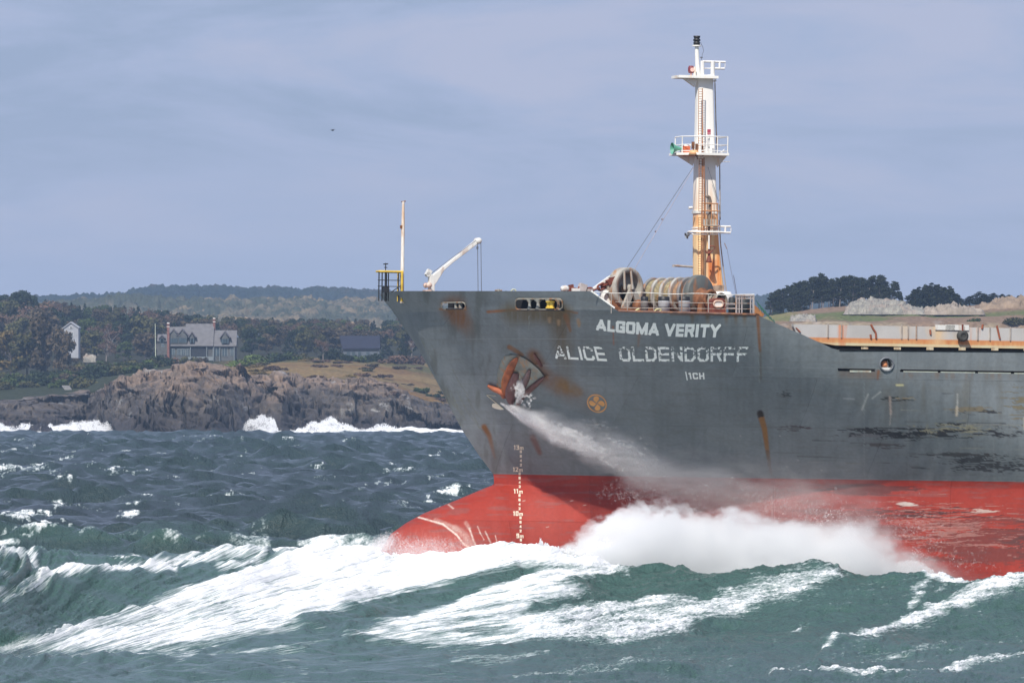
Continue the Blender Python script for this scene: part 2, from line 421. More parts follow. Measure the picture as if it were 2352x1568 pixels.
# black scrapes, bare-metal tan patches of the fender zone
def patch(cx_, cy_, rx, ry, col, thr, seed, amp=1.0, fx=.03, fy=.35):
    lo = np.where((np.abs(dx - cx_) < rx * 1.3) & (np.abs(dy - cy_) < ry * 1.4))[0]
    if not len(lo): return
    r = np.hypot((dx[lo] - cx_) / rx, (dy[lo] - cy_) / ry)
    wx_ = dx[lo] + 60 * fbm(dx[lo] * .03, dy[lo] * .05, seed + 50, 3); wy_ = dy[lo] + 14 * fbm(dx[lo] * .022, dy[lo] * .04, seed + 60, 4)
    n_ = fbm(wx_ * fx, wy_ * fy, seed, 5, .6)
    v = np.zeros(len(dx)); v[lo] = ss(thr, thr + .06, n_ + .28 * (1 - r)) * ss(1.25, .8, r) * amp
    lay(col, v)
BLK = (.042, .042, .046)
patch(1800 + 25, 984, 42, 7, (.09, .07, .075), .56, 101); patch(1810, 905, 26, 12, BLK, .68, 102, .8, .05, .25)
patch(2010, 993, 105, 15, BLK, .57, 103); patch(2095, 996, 60, 16, (.035, .036, .04), .56, 104)
patch(1990, 1000, 40, 5, (.17, .17, .18), .5, 105); patch(2175, 985, 105, 20, (.27, .25, .18), .63, 106); patch(2200, 990, 120, 22, BLK, .67, 107)
patch(2230, 940, 60, 9, (.19, .16, .11), .58, 108); patch(2235, 943, 75, 9, BLK, .66, 109); patch(2300, 990, 50, 16, BLK, .62, 110)
patch(2065, 916, 50, 6, (.05, .05, .05), .6, 111); patch(2080, 915, 24, 4, (.34, .26, .15), .62, 112)
for k in range(34):
    x0 = random.uniform(1760, 2500); y0 = random.choice([925, 960, 1000, 1045, 1060]) + random.uniform(-22, 22); ln = random.uniform(30, 170)
    s, a = stroke([(x0, y0), (x0 + ln, y0 + random.uniform(-1, 4))], random.uniform(.8, 2.2), .5, .8); lay(random.choice([BLK, BLK, (.06, .06, .06), (.3, .29, .25)]), s * ss(.4, .6, nz3) * random.uniform(.4, .85))
patch(2030, 1023, 50, 9, (.10, .09, .09), .56, 113); patch(2270, 1066, 130, 24, BLK, .60, 114, .85, .012, .55); patch(2200, 1046, 120, 8, (.05, .045, .045), .6, 115, .8, .01, .5)
patch(2380, 930, 120, 60, (.2, .17, .11), .68, 116); patch(2500, 985, 160, 40, BLK, .6, 117); patch(1430, 1078, 16, 5, (.5, .5, .46), .56, 118)
for (x0, y0, x1, y1, w, c, al) in ((1994, 905, 1980, 940, 2.2, (.5, .5, .46), .7), (2022, 900, 2003, 915, 2, (.5, .5, .46), .6), (2044, 912, 2046, 950, 2.6, (.55, .42, .36), .75), (2046, 950, 2044, 975, 1.6, (.5, .45, .4), .6),
                          (2199, 905, 2199, 950, 1.8, (.5, .5, .48), .6), (2198, 935, 2197, 953, 3, (.55, .45, .33), .8), (2354, 960, 2354, 985, 3, (.55, .5, .4), .8), (2059, 884, 2074, 884, 2.4, (.6, .55, .3), .8),
                          (1936, 915, 1962, 916, 1.2, (.5, .5, .5), .6), (2085, 940, 2086, 1090, .8, (.3, .3, .3), .4), (2283, 1010, 2283, 1100, .8, (.3, .3, .3), .5), (2018, 852, 2016, 870, 3, (.22, .08, .03), .9)):
    s, a = stroke([(x0, y0), (x1, y1)], w, w, .6); lay(c, s * al * (.4 + nz4))
s, a = stroke([(1935, 858), (2015, 860)], 9, 9, .9); lay((.19, .10, .04), s * .45 * (.3 + nz2))
s, a = stroke([(2072, 860), (2800, 864)], 9, 9, .9); lay((.2, .11, .05), s * .35 * ss(.45, .7, nz2))
# thin paint edges / plate seams
for pts in ([(1125, 778), (1300, 779), (1440, 781)], [(1215, 839), (1420, 842)], [(1700, 842), (2100, 847)], [(1215, 726), (1215, 760)], [(1055, 780), (1130, 778)], [(930, 735), (980, 780)], [(1985, 880), (1985, 1090)], [(1742, 810), (1744, 880)]):
    s, a = stroke(pts, .9, .9, .6); lay((.30, .32, .32), s * .5)
for (px0, py0) in ((1790, 1000), (1832, 1056), (1806, 1071), (1700, 1000), (1886, 1079)):
    s, a = stroke([(px0, py0), (px0 + 2, py0 + 1)], 1.5); lay((.4, .4, .38), s * .7)
# red boot topping
rd = HV[:, 2] <= 11.65
lay((.28, .028, .018), .35 * ss(.45, .75, nz3) * rd)
patch(2000, 1105 + 19, 130, 14, (.085, .03, .028), .53, 121, .8, .012, .12); patch(2120, 1180, 260, 20, (.05, .03, .03), .635, 122, .85, .008, .25)
patch(2280, 1250, 250, 70, (.12, .045, .04), .55, 123, .6, .01, .1); patch(2200, 1215, 300, 90, (.40, .2, .17), .73, 124, .6, .02, .4)
patch(2085, 1157, 26, 5, (.55, .5, .45), .5, 126, .8); patch(2260, 1172, 36, 5, (.55, .42, .36), .52, 127, .8, .05, .6); patch(2500, 1250, 200, 100, (.12, .045, .04), .6, 128)
patch(1950, 1200, 200, 40, (.16, .035, .028), .56, 129, .7, .01, .12)
# dried/wet water lines on the bulb: white water running off
for pts, w, al in (([(961, 1187), (985, 1194), (1017, 1203), (1034, 1216), (1049, 1228), (1062, 1246), (1085, 1265)], 1.9, .95),
                  ([(1000, 1195), (1030, 1205), (1050, 1215)], 5, .3), ([(1045, 1214), (1070, 1232), (1088, 1266)], 8, .3), ([(1029, 1158), (1035, 1162), (1042, 1167)], 1.3, .8),
                  ([(1078, 1213), (1086, 1235), (1096, 1265)], 2, .7), ([(1096, 1208), (1104, 1225)], 1.2, .5), ([(1114, 1220), (1126, 1245), (1134, 1265)], 1.6, .6), ([(1138, 1229), (1147, 1266)], 1.1, .6),
                  ([(1102, 1222), (1112, 1240)], 1.0, .5), ([(1070, 1200), (1078, 1212)], 4, .3)):
    s, a = stroke([(x + 0.8 * math.sin(y), y) for x, y in pts], w, w, .7); lay((.75, .66, .58), s * al * (.35 + .9 * hf))
wet = ss(1195, 1262, dy) * ss(1110, 1060, dx) * rd
lay((.72, .42, .38), wet * (.25 + .5 * ss(.5, .75, fbm(dx * .6, dy * .12, 55, 3))) * .35)  # pale veil of mist over the lower bulb painted in, broken by wet streaks
for (px0, py0) in ((1200, 1150), (1340, 1160), (1310, 1150), (1255, 1210), (1370, 1135)):
    s, a = stroke([(px0, py0), (px0 + 6, py0 - 1)], 1.2); lay((.5, .35, .3), s * .6)

M_hull, t, b = newmat('hull_paint'); n = t.nodes; l = t.links
tcn = n.new('ShaderNodeTexCoord'); sp = n.new('ShaderNodeSeparateXYZ'); l.new(tcn.outputs['Object'], sp.inputs[0])
def mr_(val, a, b_, c, d):
    m = n.new('ShaderNodeMapRange'); l.new(val, m.inputs['Value'])
    for k, v in zip(('From Min', 'From Max', 'To Min', 'To Max'), (a, b_, c, d)): m.inputs[k].default_value = v
    return m.outputs[0]
no = n.new('ShaderNodeTexNoise'); no.inputs['Scale'].default_value = .35; no.inputs['Detail'].default_value = 6; no.inputs['Roughness'].default_value = .6; l.new(tcn.outputs['Object'], no.inputs['Vector'])
nf = n.new('ShaderNodeTexNoise'); nf.inputs['Scale'].default_value = 6; nf.inputs['Detail'].default_value = 3; l.new(tcn.outputs['Object'], nf.inputs['Vector'])
gcol = n.new('ShaderNodeMixRGB'); l.new(mr_(no.outputs['Fac'], .35, .65, 0, 1), gcol.inputs[0]); gcol.inputs[1].default_value = (.158, .178, .188, 1); gcol.inputs[2].default_value = (.210, .232, .242, 1)
rcol = n.new('ShaderNodeMixRGB'); l.new(mr_(no.outputs['Fac'], .35, .65, 0, 1), rcol.inputs[0]); rcol.inputs[1].default_value = (.27, .028, .018, 1); rcol.inputs[2].default_value = (.345, .042, .026, 1)
base = n.new('ShaderNodeMixRGB'); l.new(mr_(sp.outputs['Z'], 11.64, 11.66, 0, 1), base.inputs[0]); l.new(rcol.outputs[0], base.inputs[1]); l.new(gcol.outputs[0], base.inputs[2])
at = n.new('ShaderNodeAttribute'); at.attribute_name = 'stain'
mx = n.new('ShaderNodeMixRGB'); l.new(at.outputs['Alpha'], mx.inputs[0]); l.new(base.outputs[0], mx.inputs[1]); l.new(at.outputs['Color'], mx.inputs[2])
fi = n.new('ShaderNodeVectorMath'); fi.operation = 'SCALE'; l.new(mx.outputs[0], fi.inputs[0]); l.new(mr_(nf.outputs['Fac'], .3, .7, .93, 1.07), fi.inputs['Scale'])
cxy = n.new('ShaderNodeCombineXYZ'); l.new(sp.outputs['X'], cxy.inputs[0]); l.new(sp.outputs['Z'], cxy.inputs[1])
bk = n.new('ShaderNodeTexBrick'); l.new(cxy.outputs[0], bk.inputs['Vector']); bk.inputs['Scale'].default_value = 1; bk.inputs['Brick Width'].default_value = 7.4; bk.inputs['Row Height'].default_value = 2.35; bk.inputs['Mortar Size'].default_value = .018; bk.inputs['Mortar Smooth'].default_value = .6
bk.inputs['Color1'].default_value = (.93, .93, .93, 1); bk.inputs['Color2'].default_value = (1.06, 1.06, 1.06, 1); bk.inputs['Mortar'].default_value = (.86, .86, .86, 1)
pm = n.new('ShaderNodeVectorMath'); pm.operation = 'MULTIPLY'; l.new(fi.outputs[0], pm.inputs[0]); l.new(bk.outputs['Color'], pm.inputs[1]); l.new(pm.outputs[0], b.inputs['Base Color'])
wv = n.new('ShaderNodeTexWave'); wv.inputs['Scale'].default_value = .4; wv.inputs['Distortion'].default_value = 1.5; wv.inputs['Detail'].default_value = 2; l.new(cxy.outputs[0], wv.inputs['Vector'])
bq = n.new('ShaderNodeBump'); bq.inputs['Strength'].default_value = .25; bq.inputs['Distance'].default_value = .05; l.new(wv.outputs['Fac'], bq.inputs['Height'])
bk2 = n.new('ShaderNodeBump'); bk2.inputs['Strength'].default_value = .5; bk2.inputs['Distance'].default_value = .02; l.new(bk.outputs['Fac'], bk2.inputs['Height']); l.new(bq.outputs[0], bk2.inputs['Normal']); b.inputs['Roughness'].default_value = .62; b.inputs['Specular IOR Level'].default_value = .25
bp = n.new('ShaderNodeBump'); bp.inputs['Strength'].default_value = .35; bp.inputs['Distance'].default_value = .12; l.new(no.outputs['Fac'], bp.inputs['Height']); l.new(bk2.outputs[0], bp.inputs['Normal']); l.new(bp.outputs[0], b.inputs['Normal'])
hull = npmesh('hull', HV, fc[:, ::-1], [M_hull], ship)
vattr(hull, 'stain', np.concatenate([stain, sa[:, None]], 1))
print('hull', round(time.time() - T00, 1))

# starboard side, plain plating mirrored (never seen close)
st = P[::3, ::6].copy(); st[..., 1] *= -1
st = np.concatenate([st, (P[-1:, ::6] * np.array([1, -1, 1]))], 0)
sb = npmesh('starboard_plating', st.reshape(-1, 3), gridfaces(st.shape[0], st.shape[1]), [M_hull], ship)
vattr(sb, 'stain', np.zeros((len(st.reshape(-1, 3)), 4)))
# decks
M_deck = paint('deck_paint', (.16, .07, .05), .7, .3, 1.0, rust=.4)
M_in = paint('bulwark_inside', (.12, .12, .12), .7, .3, 1.0, rust=.3)
def deck(name, x0, x1, z, zb):
    xs = np.linspace(x0, x1, 60); Zz = np.full_like(xs, zb)
    wy = np.maximum(width(xs, Zz, xstem(zb)) - .03, .01)
    V = []
    for x, y in zip(xs, wy): V += [(x, -y, z), (x, y, z)]
    f = [(2 * i, 2 * i + 1, 2 * i + 3, 2 * i + 2) for i in range(59)]
    m = MB(); m.add(V, f); return m.build(name, M_deck, ship)
ZD = edge_at(1500).z - .04        # forecastle deck height
x_break = P2L(1915, 800, -16).x
x_fo = P2L(1738, 722, -16).x
deck('forecastle_deck', float(xstem(ZD)) + .05, x_fo, ZD, ZD)
m = MB(); m.box((x_fo + 1.95, 0, (ZD + 16.6) / 2 - .01), (3.9, 6, ZD - 16.6)); m.build('mast_house', M_in, ship)
ZM = zp0 + .02
deck('main_deck', x_fo, 150, ZM, 15.6)
m = MB(); m.box((x_fo - .1, 0, (ZD + ZM) / 2), (.1, 2 * float(width(np.array([x_fo - .2]), np.array([ZM]), xstem(ZM))[0]) - .2, ZD - ZM - .02)); m.build('break_bulkhead', M_in, ship)
# backing inside the freeing ports: dark plate standing in for shade, with a pale waterway strip
M_dark = paint('recess_shade', (.012, .012, .014), .8, .2)  # near-black colour stands in for shade in gaps and recesses
M_pale = paint('waterway_paint', (.46, .50, .42), .6, .2, rust=.2)
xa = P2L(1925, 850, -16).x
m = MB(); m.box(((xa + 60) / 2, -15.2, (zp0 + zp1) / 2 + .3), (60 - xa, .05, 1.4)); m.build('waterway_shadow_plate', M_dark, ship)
m = MB()
zs = zp0 + (zp1 - zp0) * .28
for a, b_ in ((1958, 2004), (2076, 2154), (2161, 2240), (2247, 2322), (2330, 2402), (2410, 2480), (2490, 2560), (2570, 2640)):
    xa, xb = P2L(a, 850, -16).x, P2L(b_, 850, -16).x; h2 = (zp1 - zp0) * .31; wy_a, wy_b = [float(width(np.array([q]), np.array([zs]), float(xstem(zs)))[0]) - .01 for q in (xa, xb)]; m = MB(); m.prism([(xa, -wy_a, zs - .03 - h2), (xb, -wy_b, zs - .03 - h2), (xb, -wy_b, zs - .03 + h2), (xa, -wy_a, zs - .03 + h2)], (0, .05, 0)); m.build('waterway_strip', M_pale, ship)
m = MB()
for d_ in (2072, 2157.5, 2243.5, 2326, 2406, 2485, 2565): xa = P2L(d_, 850, -16).x; wy_a = float(width(np.array([xa]), np.array([zp0]), float(xstem(zp0)))[0]) - .05; m = MB(); m.box((xa, -wy_a, (zp0 + zp1) / 2), (.13, .08, zp1 - zp0 + .1)); m.build('port_rib', M_hull, ship)

# ---------------- chock frames, rollers
M_frame = paint('chock_frame', (.30, .28, .23), .6, .3, 4, rust=.6)
M_white = paint('white_paint', (.8, .79, .74), .45, .08, 2, rust=.22)
M_blk = paint('black_paint', (.02, .02, .022), .5, .3)
M_yel = paint('yellow_paint', (.75, .5, .06), .5, .25, 3, rust=.15)
M_redrust = paint('red_rust', (.2, .05, .03), .8, .4, 5, bump=.4)
M_rust = paint('heavy_rust', (.24, .1, .045), .85, .5, 4, bump=.5)
M_grey = paint('grey_machinery', (.34, .34, .31), .55, .3, 3, rust=.45)
def onhull(pts, off): return [hit(x, y, off)[0] for x, y in pts]
for ci, c in enumerate(chocks):
    ring = onhull(rrect(*c[:5], 6, c[5]), .03)
    m = MB(); m.path(ring, .038, 8, closed=True); ch = m.build('chock', M_frame, ship)
    a, nn = hit(c[0], c[1]); ax = Vector((1, 0, 0)); ax = (hit(c[0] + 10, c[1])[0] - hit(c[0] - 10, c[1])[0]).normalized()
    up = Vector((0, 0, 1)); inn = -nn; inn.z = 0; inn.normalize()
    wv = c[2] * PX / .951; hv = c[3] * PX
    # tray behind the opening
    m = MB(); R = Matrix((ax, inn, up)).transposed()
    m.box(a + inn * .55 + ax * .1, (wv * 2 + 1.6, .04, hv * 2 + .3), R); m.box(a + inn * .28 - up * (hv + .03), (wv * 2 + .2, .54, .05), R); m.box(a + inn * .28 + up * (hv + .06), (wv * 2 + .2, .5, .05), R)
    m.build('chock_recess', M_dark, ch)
    if ci == 0:
        for f_ in (-.25, .35):
            m = MB(); m.tube(a + ax * wv * f_ + inn * .25 - up * hv, a + ax * wv * f_ + inn * .25 + up * hv * .9, .1, n=14); m.build('roller', M_grey, ch)
    else:
        for f_, mt, r_ in ((-.62, M_grey, .13), (-.2, M_grey, .16), (.3, M_grey, .14), (.78, M_frame, .15)):
            m = MB(); q = a + ax * wv * f_ + inn * .26
            m.lathe([(.02, -hv), (r_, -hv), (r_ * .55, -hv * .35), (r_ * .55, hv * .3), (r_ * 1.25, hv * .7), (r_ * 1.25, hv * .95), (.02, hv * .95)], q, up, 18); m.build('roller', mt, ch)
        m = MB()
        for s_ in (-1, 1): m.box(a + ax * wv * (.47 + s_ * .075) + inn * .12 - up * .03, (.16, .12, .26), R)
        m.box(a + ax * wv * .47 + inn * .1 + up * .1, (.44, .1, .07), R); m.box(a + ax * wv * .47 + inn * .1 - up * .17, (.44, .1, .07), R); m.build('yellow_clamp', M_yel, ch)
# panama fairlead with orange and white inside
ring = onhull([(2036 + 15.5 * math.cos(t_), 836.5 + 15 * math.sin(t_)) for t_ in np.linspace(0, 2 * math.pi, 28, endpoint=False)], .03)
m = MB(); m.path(ring, .042, 8, closed=True); fl = m.build('fairlead_ring', paint('ring_grey', (.17, .18, .20), .5, .2), ship)
a, nn = hit(2036, 830); a = Vector(sum((np.array(r) for r in ring)) / len(ring))
m = MB(); m.lathe([(.33, .0), (.31, .5), (.0, .5)], a, (0, 1, 0), 24); m.build('fairlead_throat', paint('throat', (.2, .2, .2), .6, .3, rust=.4), fl)
m = MB(); m.lathe([(.0, 0), (.13, 0), (.17, .1), (.15, .28), (.0, .3)], a + Vector((-.02, .25, -.12)), (0, 0, 1), 16); m.build('roller', paint('orange_roller', (.75, .28, .12), .6, .3, 3), fl)
m = MB(); m.box(a + Vector((.02, .2, -.2)), (.46, .2, .12)); m.box(a + Vector((.15, .3, .02)), (.08, .1, .3)); m.build('roller_seat', M_white, fl)

# ---------------- lettering (paint film just proud of the plating)
M_let = paint('lettering_white', (.95, .96, .92), .6, .04, 3, rust=.0)
M_draft = paint('draft_mark_cream', (.78, .70, .55), .6, .1)
M_logo = paint('symbol_orange', (.72, .34, .10), .6, .15)
G = {'A': [[(0, 0), (.5, 1), (1, 0)], [(.2, .3), (.8, .3)]], 'L': [[(0, 1), (0, 0), (1, 0)]], 'I': [[(.5, 0), (.5, 1)]], 'V': [[(0, 1), (.5, 0), (1, 1)]],
     'M': [[(0, 0), (0, 1), (.5, .15), (1, 1), (1, 0)]], 'E': [[(1, 1), (0, 1), (0, 0), (1, 0)], [(0, .5), (.85, .5)]], 'F': [[(1, 1), (0, 1), (0, 0)], [(0, .5), (.8, .5)]],
     'T': [[(0, 1), (1, 1)], [(.5, 1), (.5, 0)]], 'Y': [[(0, 1), (.5, .48), (1, 1)], [(.5, .48), (.5, 0)]], 'N': [[(0, 0), (0, 1), (1, 0), (1, 1)]], 'H': [[(0, 0), (0, 1)], [(1, 0), (1, 1)], [(0, .5), (1, .5)]],
     'O': [[(.25, 0), (0, .22), (0, .78), (.25, 1), (.75, 1), (1, .78), (1, .22), (.75, 0), (.25, 0)]], 'C': [[(1, .75), (.98, .82), (.75, 1), (.25, 1), (0, .78), (0, .22), (.25, 0), (.75, 0), (.98, .18), (1, .25)]],
     'G': [[(1, .74), (.98, .85), (.75, 1), (.25, 1), (0, .8), (0, .2), (.25, 0), (1, 0), (1, .47), (.62, .47)]], 'D': [[(0, 0), (0, 1), (.65, 1), (1, .72), (1, .28), (.65, 0), (0, 0)]],
     'R': [[(0, 0), (0, 1), (.8, 1), (1, .88), (1, .62), (.8, .5), (0, .5)], [(.6, .5), (1, 0)]], '1': [[(.25, .85), (.6, 1), (.6, 0)]], '2': [[(0, .9), (.2, 1), (.8, 1), (1, .85), (1, .6), (.0, .0), (1, 0)]],
     '3': [[(0, 1), (.8, 1), (1, .85), (1, .62), (.8, .52), (.3, .52)], [(.8, .52), (1, .4), (1, .15), (.8, 0), (0, 0)]], '9': [[(1, .5), (.2, .5), (0, .62), (0, .88), (.2, 1), (.8, 1), (1, .88), (1, .12), (.8, 0), (.1, 0)]],
     '0': [[(.2, 0), (0, .15), (0, .85), (.2, 1), (.8, 1), (1, .85), (1, .15), (.8, 0), (.2, 0)]], '8': [[(0, .5), (0, 1), (1, 1), (1, 0), (0, 0), (0, .5), (1, .5)]], '6': [[(1, 1), (0, 1), (0, 0), (1, 0), (1, .5), (0, .5)]],
     '4': [[(.7, 0), (.7, 1), (0, .35), (1, .35)]], 'm': [[(0, 0), (0, 1), (1, 1), (1, 0)], [(.5, 1), (.5, 0)]], '|': [[(.5, 0), (.5, 1)]]}
def quadmap(top, bot):
    """top and bottom lines through 2 or 3 points -> map (u, v) to d units"""
    def ln(p, u):
        if len(p) == 2: return tuple(p[0][k] + (p[1][k] - p[0][k]) * u for k in (0, 1))
        return tuple(p[0][k] * (1 - u) * (1 - 2 * u) + 4 * p[1][k] * u * (1 - u) + p[2][k] * u * (2 * u - 1) for k in (0, 1))
    return lambda u, v: tuple(ln(bot, u)[k] * (1 - v) + ln(top, u)[k] * v for k in (0, 1))
def rasterise(name, fn, nu, nv, fmap, mat, par, wear=None, off=.012):
    """cells of a (u,v) sheet where fn is true, laid on the plating"""
    u = np.linspace(0, 1, nu + 1); v = np.linspace(0, 1, nv + 1)
    U, V = np.meshgrid((u[1:] + u[:-1]) / 2, (v[1:] + v[:-1]) / 2, indexing='ij')
    inside = fn(U, V)
    if wear is not None: inside &= wear(U, V)
    # hull points on a coarse lattice, then blended
    ku = max(2, nu // 8); kv = max(2, nv // 8); cu = np.linspace(0, 1, ku + 1); cv = np.linspace(0, 1, kv + 1)
    cp = np.zeros((ku + 1, kv + 1, 3))
    for i, a in enumerate(cu):
        for j, b_ in enumerate(cv):
            h, _ = hit(*fmap(a, b_), off)
            if h is not None: cp[i, j] = h
    UU, VV = np.meshgrid(u, v, indexing='ij'); fi_ = np.clip(UU * ku, 0, ku - 1e-6); fj = np.clip(VV * kv, 0, kv - 1e-6)
    ii = fi_.astype(int); jj = fj.astype(int); a = (fi_ - ii)[..., None]; b_ = (fj - jj)[..., None]
    PP = cp[ii, jj] * (1 - a) * (1 - b_) + cp[ii + 1, jj] * a * (1 - b_) + cp[ii, jj + 1] * (1 - a) * b_ + cp[ii + 1, jj + 1] * a * b_
    idx = np.argwhere(inside); base_ = idx[:, 0] * (nv + 1) + idx[:, 1]
    f = np.stack([base_, base_ + nv + 1, base_ + nv + 2, base_ + 1], -1)
    used, inv = np.unique(f, return_inverse=True)
    o = npmesh(name, PP.reshape(-1, 3)[used], inv.reshape(f.shape), [mat], par)
    return o
def glyph_fn(ch, x0, x1, y0, y1, asp, th):
    """th = stroke thickness in v; asp = width/height of the whole sheet"""
    def f(U, V):
        best = np.full(U.shape, 9.0); h = th / 2
        for pl in G[ch]:
            for (a, b_), (c, d) in zip(pl[:-1], pl[1:]):
                ax = (x0 + (x1 - x0) * a) * asp; ay = y0 + (y1 - y0) * b_; bx = (x0 + (x1 - x0) * c) * asp; by = y0 + (y1 - y0) * d
                lo = h / 1
                ax = min(max(ax, x0 * asp + lo), x1 * asp - lo); bx = min(max(bx, x0 * asp + lo), x1 * asp - lo); ay = min(max(ay, y0 + h), y1 - h); by = min(max(by, y0 + h), y1 - h)
                L2 = (bx - ax) ** 2 + (by - ay) ** 2 + 1e-9; L = math.sqrt(L2)
                s = ((U * asp - ax) * (bx - ax) + (V - ay) * (by - ay)) / L; d_ = np.abs((U * asp - ax) * (by - ay) - (V - ay) * (bx - ax)) / L
                e_ = np.maximum(np.maximum(-s, s - L), 0)
                best = np.minimum(best, np.maximum(d_, e_))
        return (best < h) & (V > y0) & (V < y1)
    return f
def text(name, s, fmap, asp, th, gap, mat, par, nu, nv, widths=None, wear=None, y0=0, y1=1):
    ws = [(widths or {}).get(c, 1.0) for c in s]; tot = sum(ws) + gap * (len(s) - 1); x = 0; fs = []
    for c, w in zip(s, ws):
        if c != ' ': fs.append(glyph_fn(c, x / tot, (x + w) / tot, y0, y1, asp, th))
        x += w + gap
    def fn(U, V):
        r = np.zeros(U.shape, bool)
        for f in fs: r |= f(U, V)
        return r
    return rasterise(name, fn, nu, nv, fmap, mat, par, wear)
text('lettering', 'ALGOMA VERITY', quadmap([(1369.6, 731.9), (1512, 741.5), (1656.5, 743.6)], [(1369, 757.7), (1510, 770.5), (1652.4, 774.4)]), 10.3, .245, .10, M_let, hull, 860, 84,
     {'A': 1.12, 'L': .82, 'I': .42, 'M': 1.25, ' ': .4, 'E': .85, 'T': .95, 'V': 1.1, 'Y': 1.1})
rng = np.random.RandomState(4)
def wear1(U, V):
    n_ = fbm(U * 55, V * 7, 301, 4, .6); n2 = fbm(U * 260, V * 22, 305, 2)
    return (n_ + .25 * n2) > (.52 + .10 * (V > .6) - .06 * (V < .35))
text('lettering', 'ALICE', quadmap([(1272, 793.2), (1385, 795.7)], [(1276, 823), (1395, 829)]), 3.6, .17, .16, M_let, hull, 330, 84, {'I': .25, 'A': 1.05, 'E': .95},
     lambda U, V: wear1(U * .35, V) | ((U > .44) & (V < .75)) | ((U > .3) & (V < .25)))
text('lettering', 'OLDENDORFF', quadmap([(1419.7, 795.7), (1718.7, 796)], [(1424.7, 829.5), (1717, 830.2)]), 8.9, .17, .17, M_let, hull, 880, 88, None,
     lambda U, V: wear1(U + 3.3, V) & ~((np.abs(V - .62) < .03) & (U > .55)) & ~((V > .55) & (U > .095) & (U < .2) & (wear1(U + 9, V * 2))))
text('lettering', '1CH', quadmap([(1580.5, 855.2), (1617.3, 855.2)], [(1583.5, 870), (1618.5, 870.4)]), 2.35, .22, .22, M_let, hull, 110, 44, {'1': .55})
text('lettering', '|', quadmap([(1573.6, 853), (1576.6, 853)], [(1577.2, 872.5), (1580.2, 872.5)]), .12, .09, 0, M_let, hull, 12, 50)
def dm(dxa, dya): return dxa, dya
for s_, x0, x1, y0 in (('13', 1180.6, 1192.5, 1021.5), ('12', 1178.6, 1190.5, 1072.0), ('11', 1180.0, 1190.5, 1122.5), ('10', 1178.6, 1190.8, 1173.5), ('9', 1186, 1192.2, 1224.5)):
    text('draft_mark', s_, quadmap([(x0, y0), (x1, y0)], [(x0, y0 + 10.6), (x1, y0 + 10.6)]), (x1 - x0) / 10.6, .21, .25, M_draft, hull, 60, 44, {'1': .6})
    text('draft_mark', 'm', quadmap([(x1 + 1.6, y0 + 4.2), (x1 + 10, y0 + 4.2)], [(x1 + 1.6, y0 + 10.8), (x1 + 10, y0 + 10.8)]), 8.4 / 6.6, .26, .2, M_draft, hull, 40, 30)
    xd = {1021.5: 1196.5, 1072.0: 1193.8, 1122.5: 1193.3, 1173.5: 1195.5, 1224.5: 1196.3}[y0]
    for k, c in enumerate('8642'):
        yy = y0 + 15 + k * 10.1
        text('draft_mark', c, quadmap([(xd - 2.3, yy - 3), (xd + 2.3, yy - 3)], [(xd - 2.3, yy + 3), (xd + 2.3, yy + 3)]), .77, .26, .2, M_draft, hull, 20, 26)
def logo(U, V):
    x = U * 2 - 1; y = V * 2 - 1; r = np.hypot(x, y); a = np.arctan2(y, x) + .55 * r - .15
    ring_ = (r < 1) & (r > .875)
    k = np.mod(a, math.pi / 2) - math.pi / 4
    blade = (np.abs(k) < .62 * np.sin(np.clip(r / .8, 0, 1) * math.pi) ** .55) & (r < .80)
    return ring_ | blade
rasterise('thruster_symbol', logo, 110, 110, lambda u, v: (1371.2 + 20 * (2 * u - 1) - 10.5 * (2 * v - 1) * -1, 925.8 + 12.5 * (2 * u - 1) - 17.0 * (2 * v - 1) * 1), M_logo, hull)
# triangular bow mark below the anchor
tri = [(1118.5, 906), (1140, 908), (1119.5, 906.5), (1157, 939.5)]
m = MB(); m.path(onhull([(1140, 907.5), (1118.5, 906), (1158, 939)], .03), .025, 6); m.build('bow_mark', M_draft, hull)
m = MB(); pp = onhull([(1131, 928), (1133, 925.5), (1140, 925), (1157, 939.5), (1150, 940), (1136, 936.5), (1131, 933)], .03); m.prism(pp, Vector((-.01, -.02, 0))); m.build('bow_mark', M_draft, hull)
print('letters', round(time.time() - T00, 1))
# ------------------------------------------------------------------ deck gear
def zat(dx_, dy_, yl): return P2L(dx_, dy_, yl).z
def part(name, m, mat, label=None, par=None, bevel=0): return m.build(name, mat, par or ship, label, bevel)
M_mastw = paint('mast_white', (.92, .90, .84), .5, .06, 1.2, rust=.12, rustcol=(.75, .42, .14), rust2=(.85, .55, .2))
M_wire = paint('wire', (.13, .14, .17), .6, .2)
M_railw = paint('rail_paint', (.46, .41, .36), .6, .25, 5, rust=.5)
M_railm = paint('mast_rail', (.88, .86, .82), .5, .1, 3, rust=.1)
M_green = paint('horn_green', (.13, .42, .3), .5, .2)
M_orange = paint('orange_red', (.7, .16, .06), .6, .3, 4)

# bulwark cap
m = MB(); ds = list(np.linspace(868, 1352, 60)) + [1359, 1412, 1419]
m.path([edge_at(d) + Vector((0, -.0, .0)) for d in ds], .045, 6); part('bulwark_cap', m, paint('cap_rail', (.13, .10, .09), .6, .3, 3, rust=.4), par=hull)
m = MB(); pts = [edge_at(d) + Vector((0, .02, .03)) for d in (1358, 1385, 1412)]; m.path(pts, .045, 6); part('bulwark_cap', m, M_white, 'white sloping edge of the bulwark', par=hull)
m = MB(); m.path([edge_at(d) for d in list(np.linspace(1421, 1735, 40))], .05, 6); part('deck_edge', m, paint('deck_edge_rust', (.2, .1, .07), .7, .4, 3, rust=.6), par=hull)
m = MB(); m.path([edge_at(d) for d in list(np.linspace(1928, 2800, 60))], .04, 6); part('gunwale', m, M_hull, par=hull)

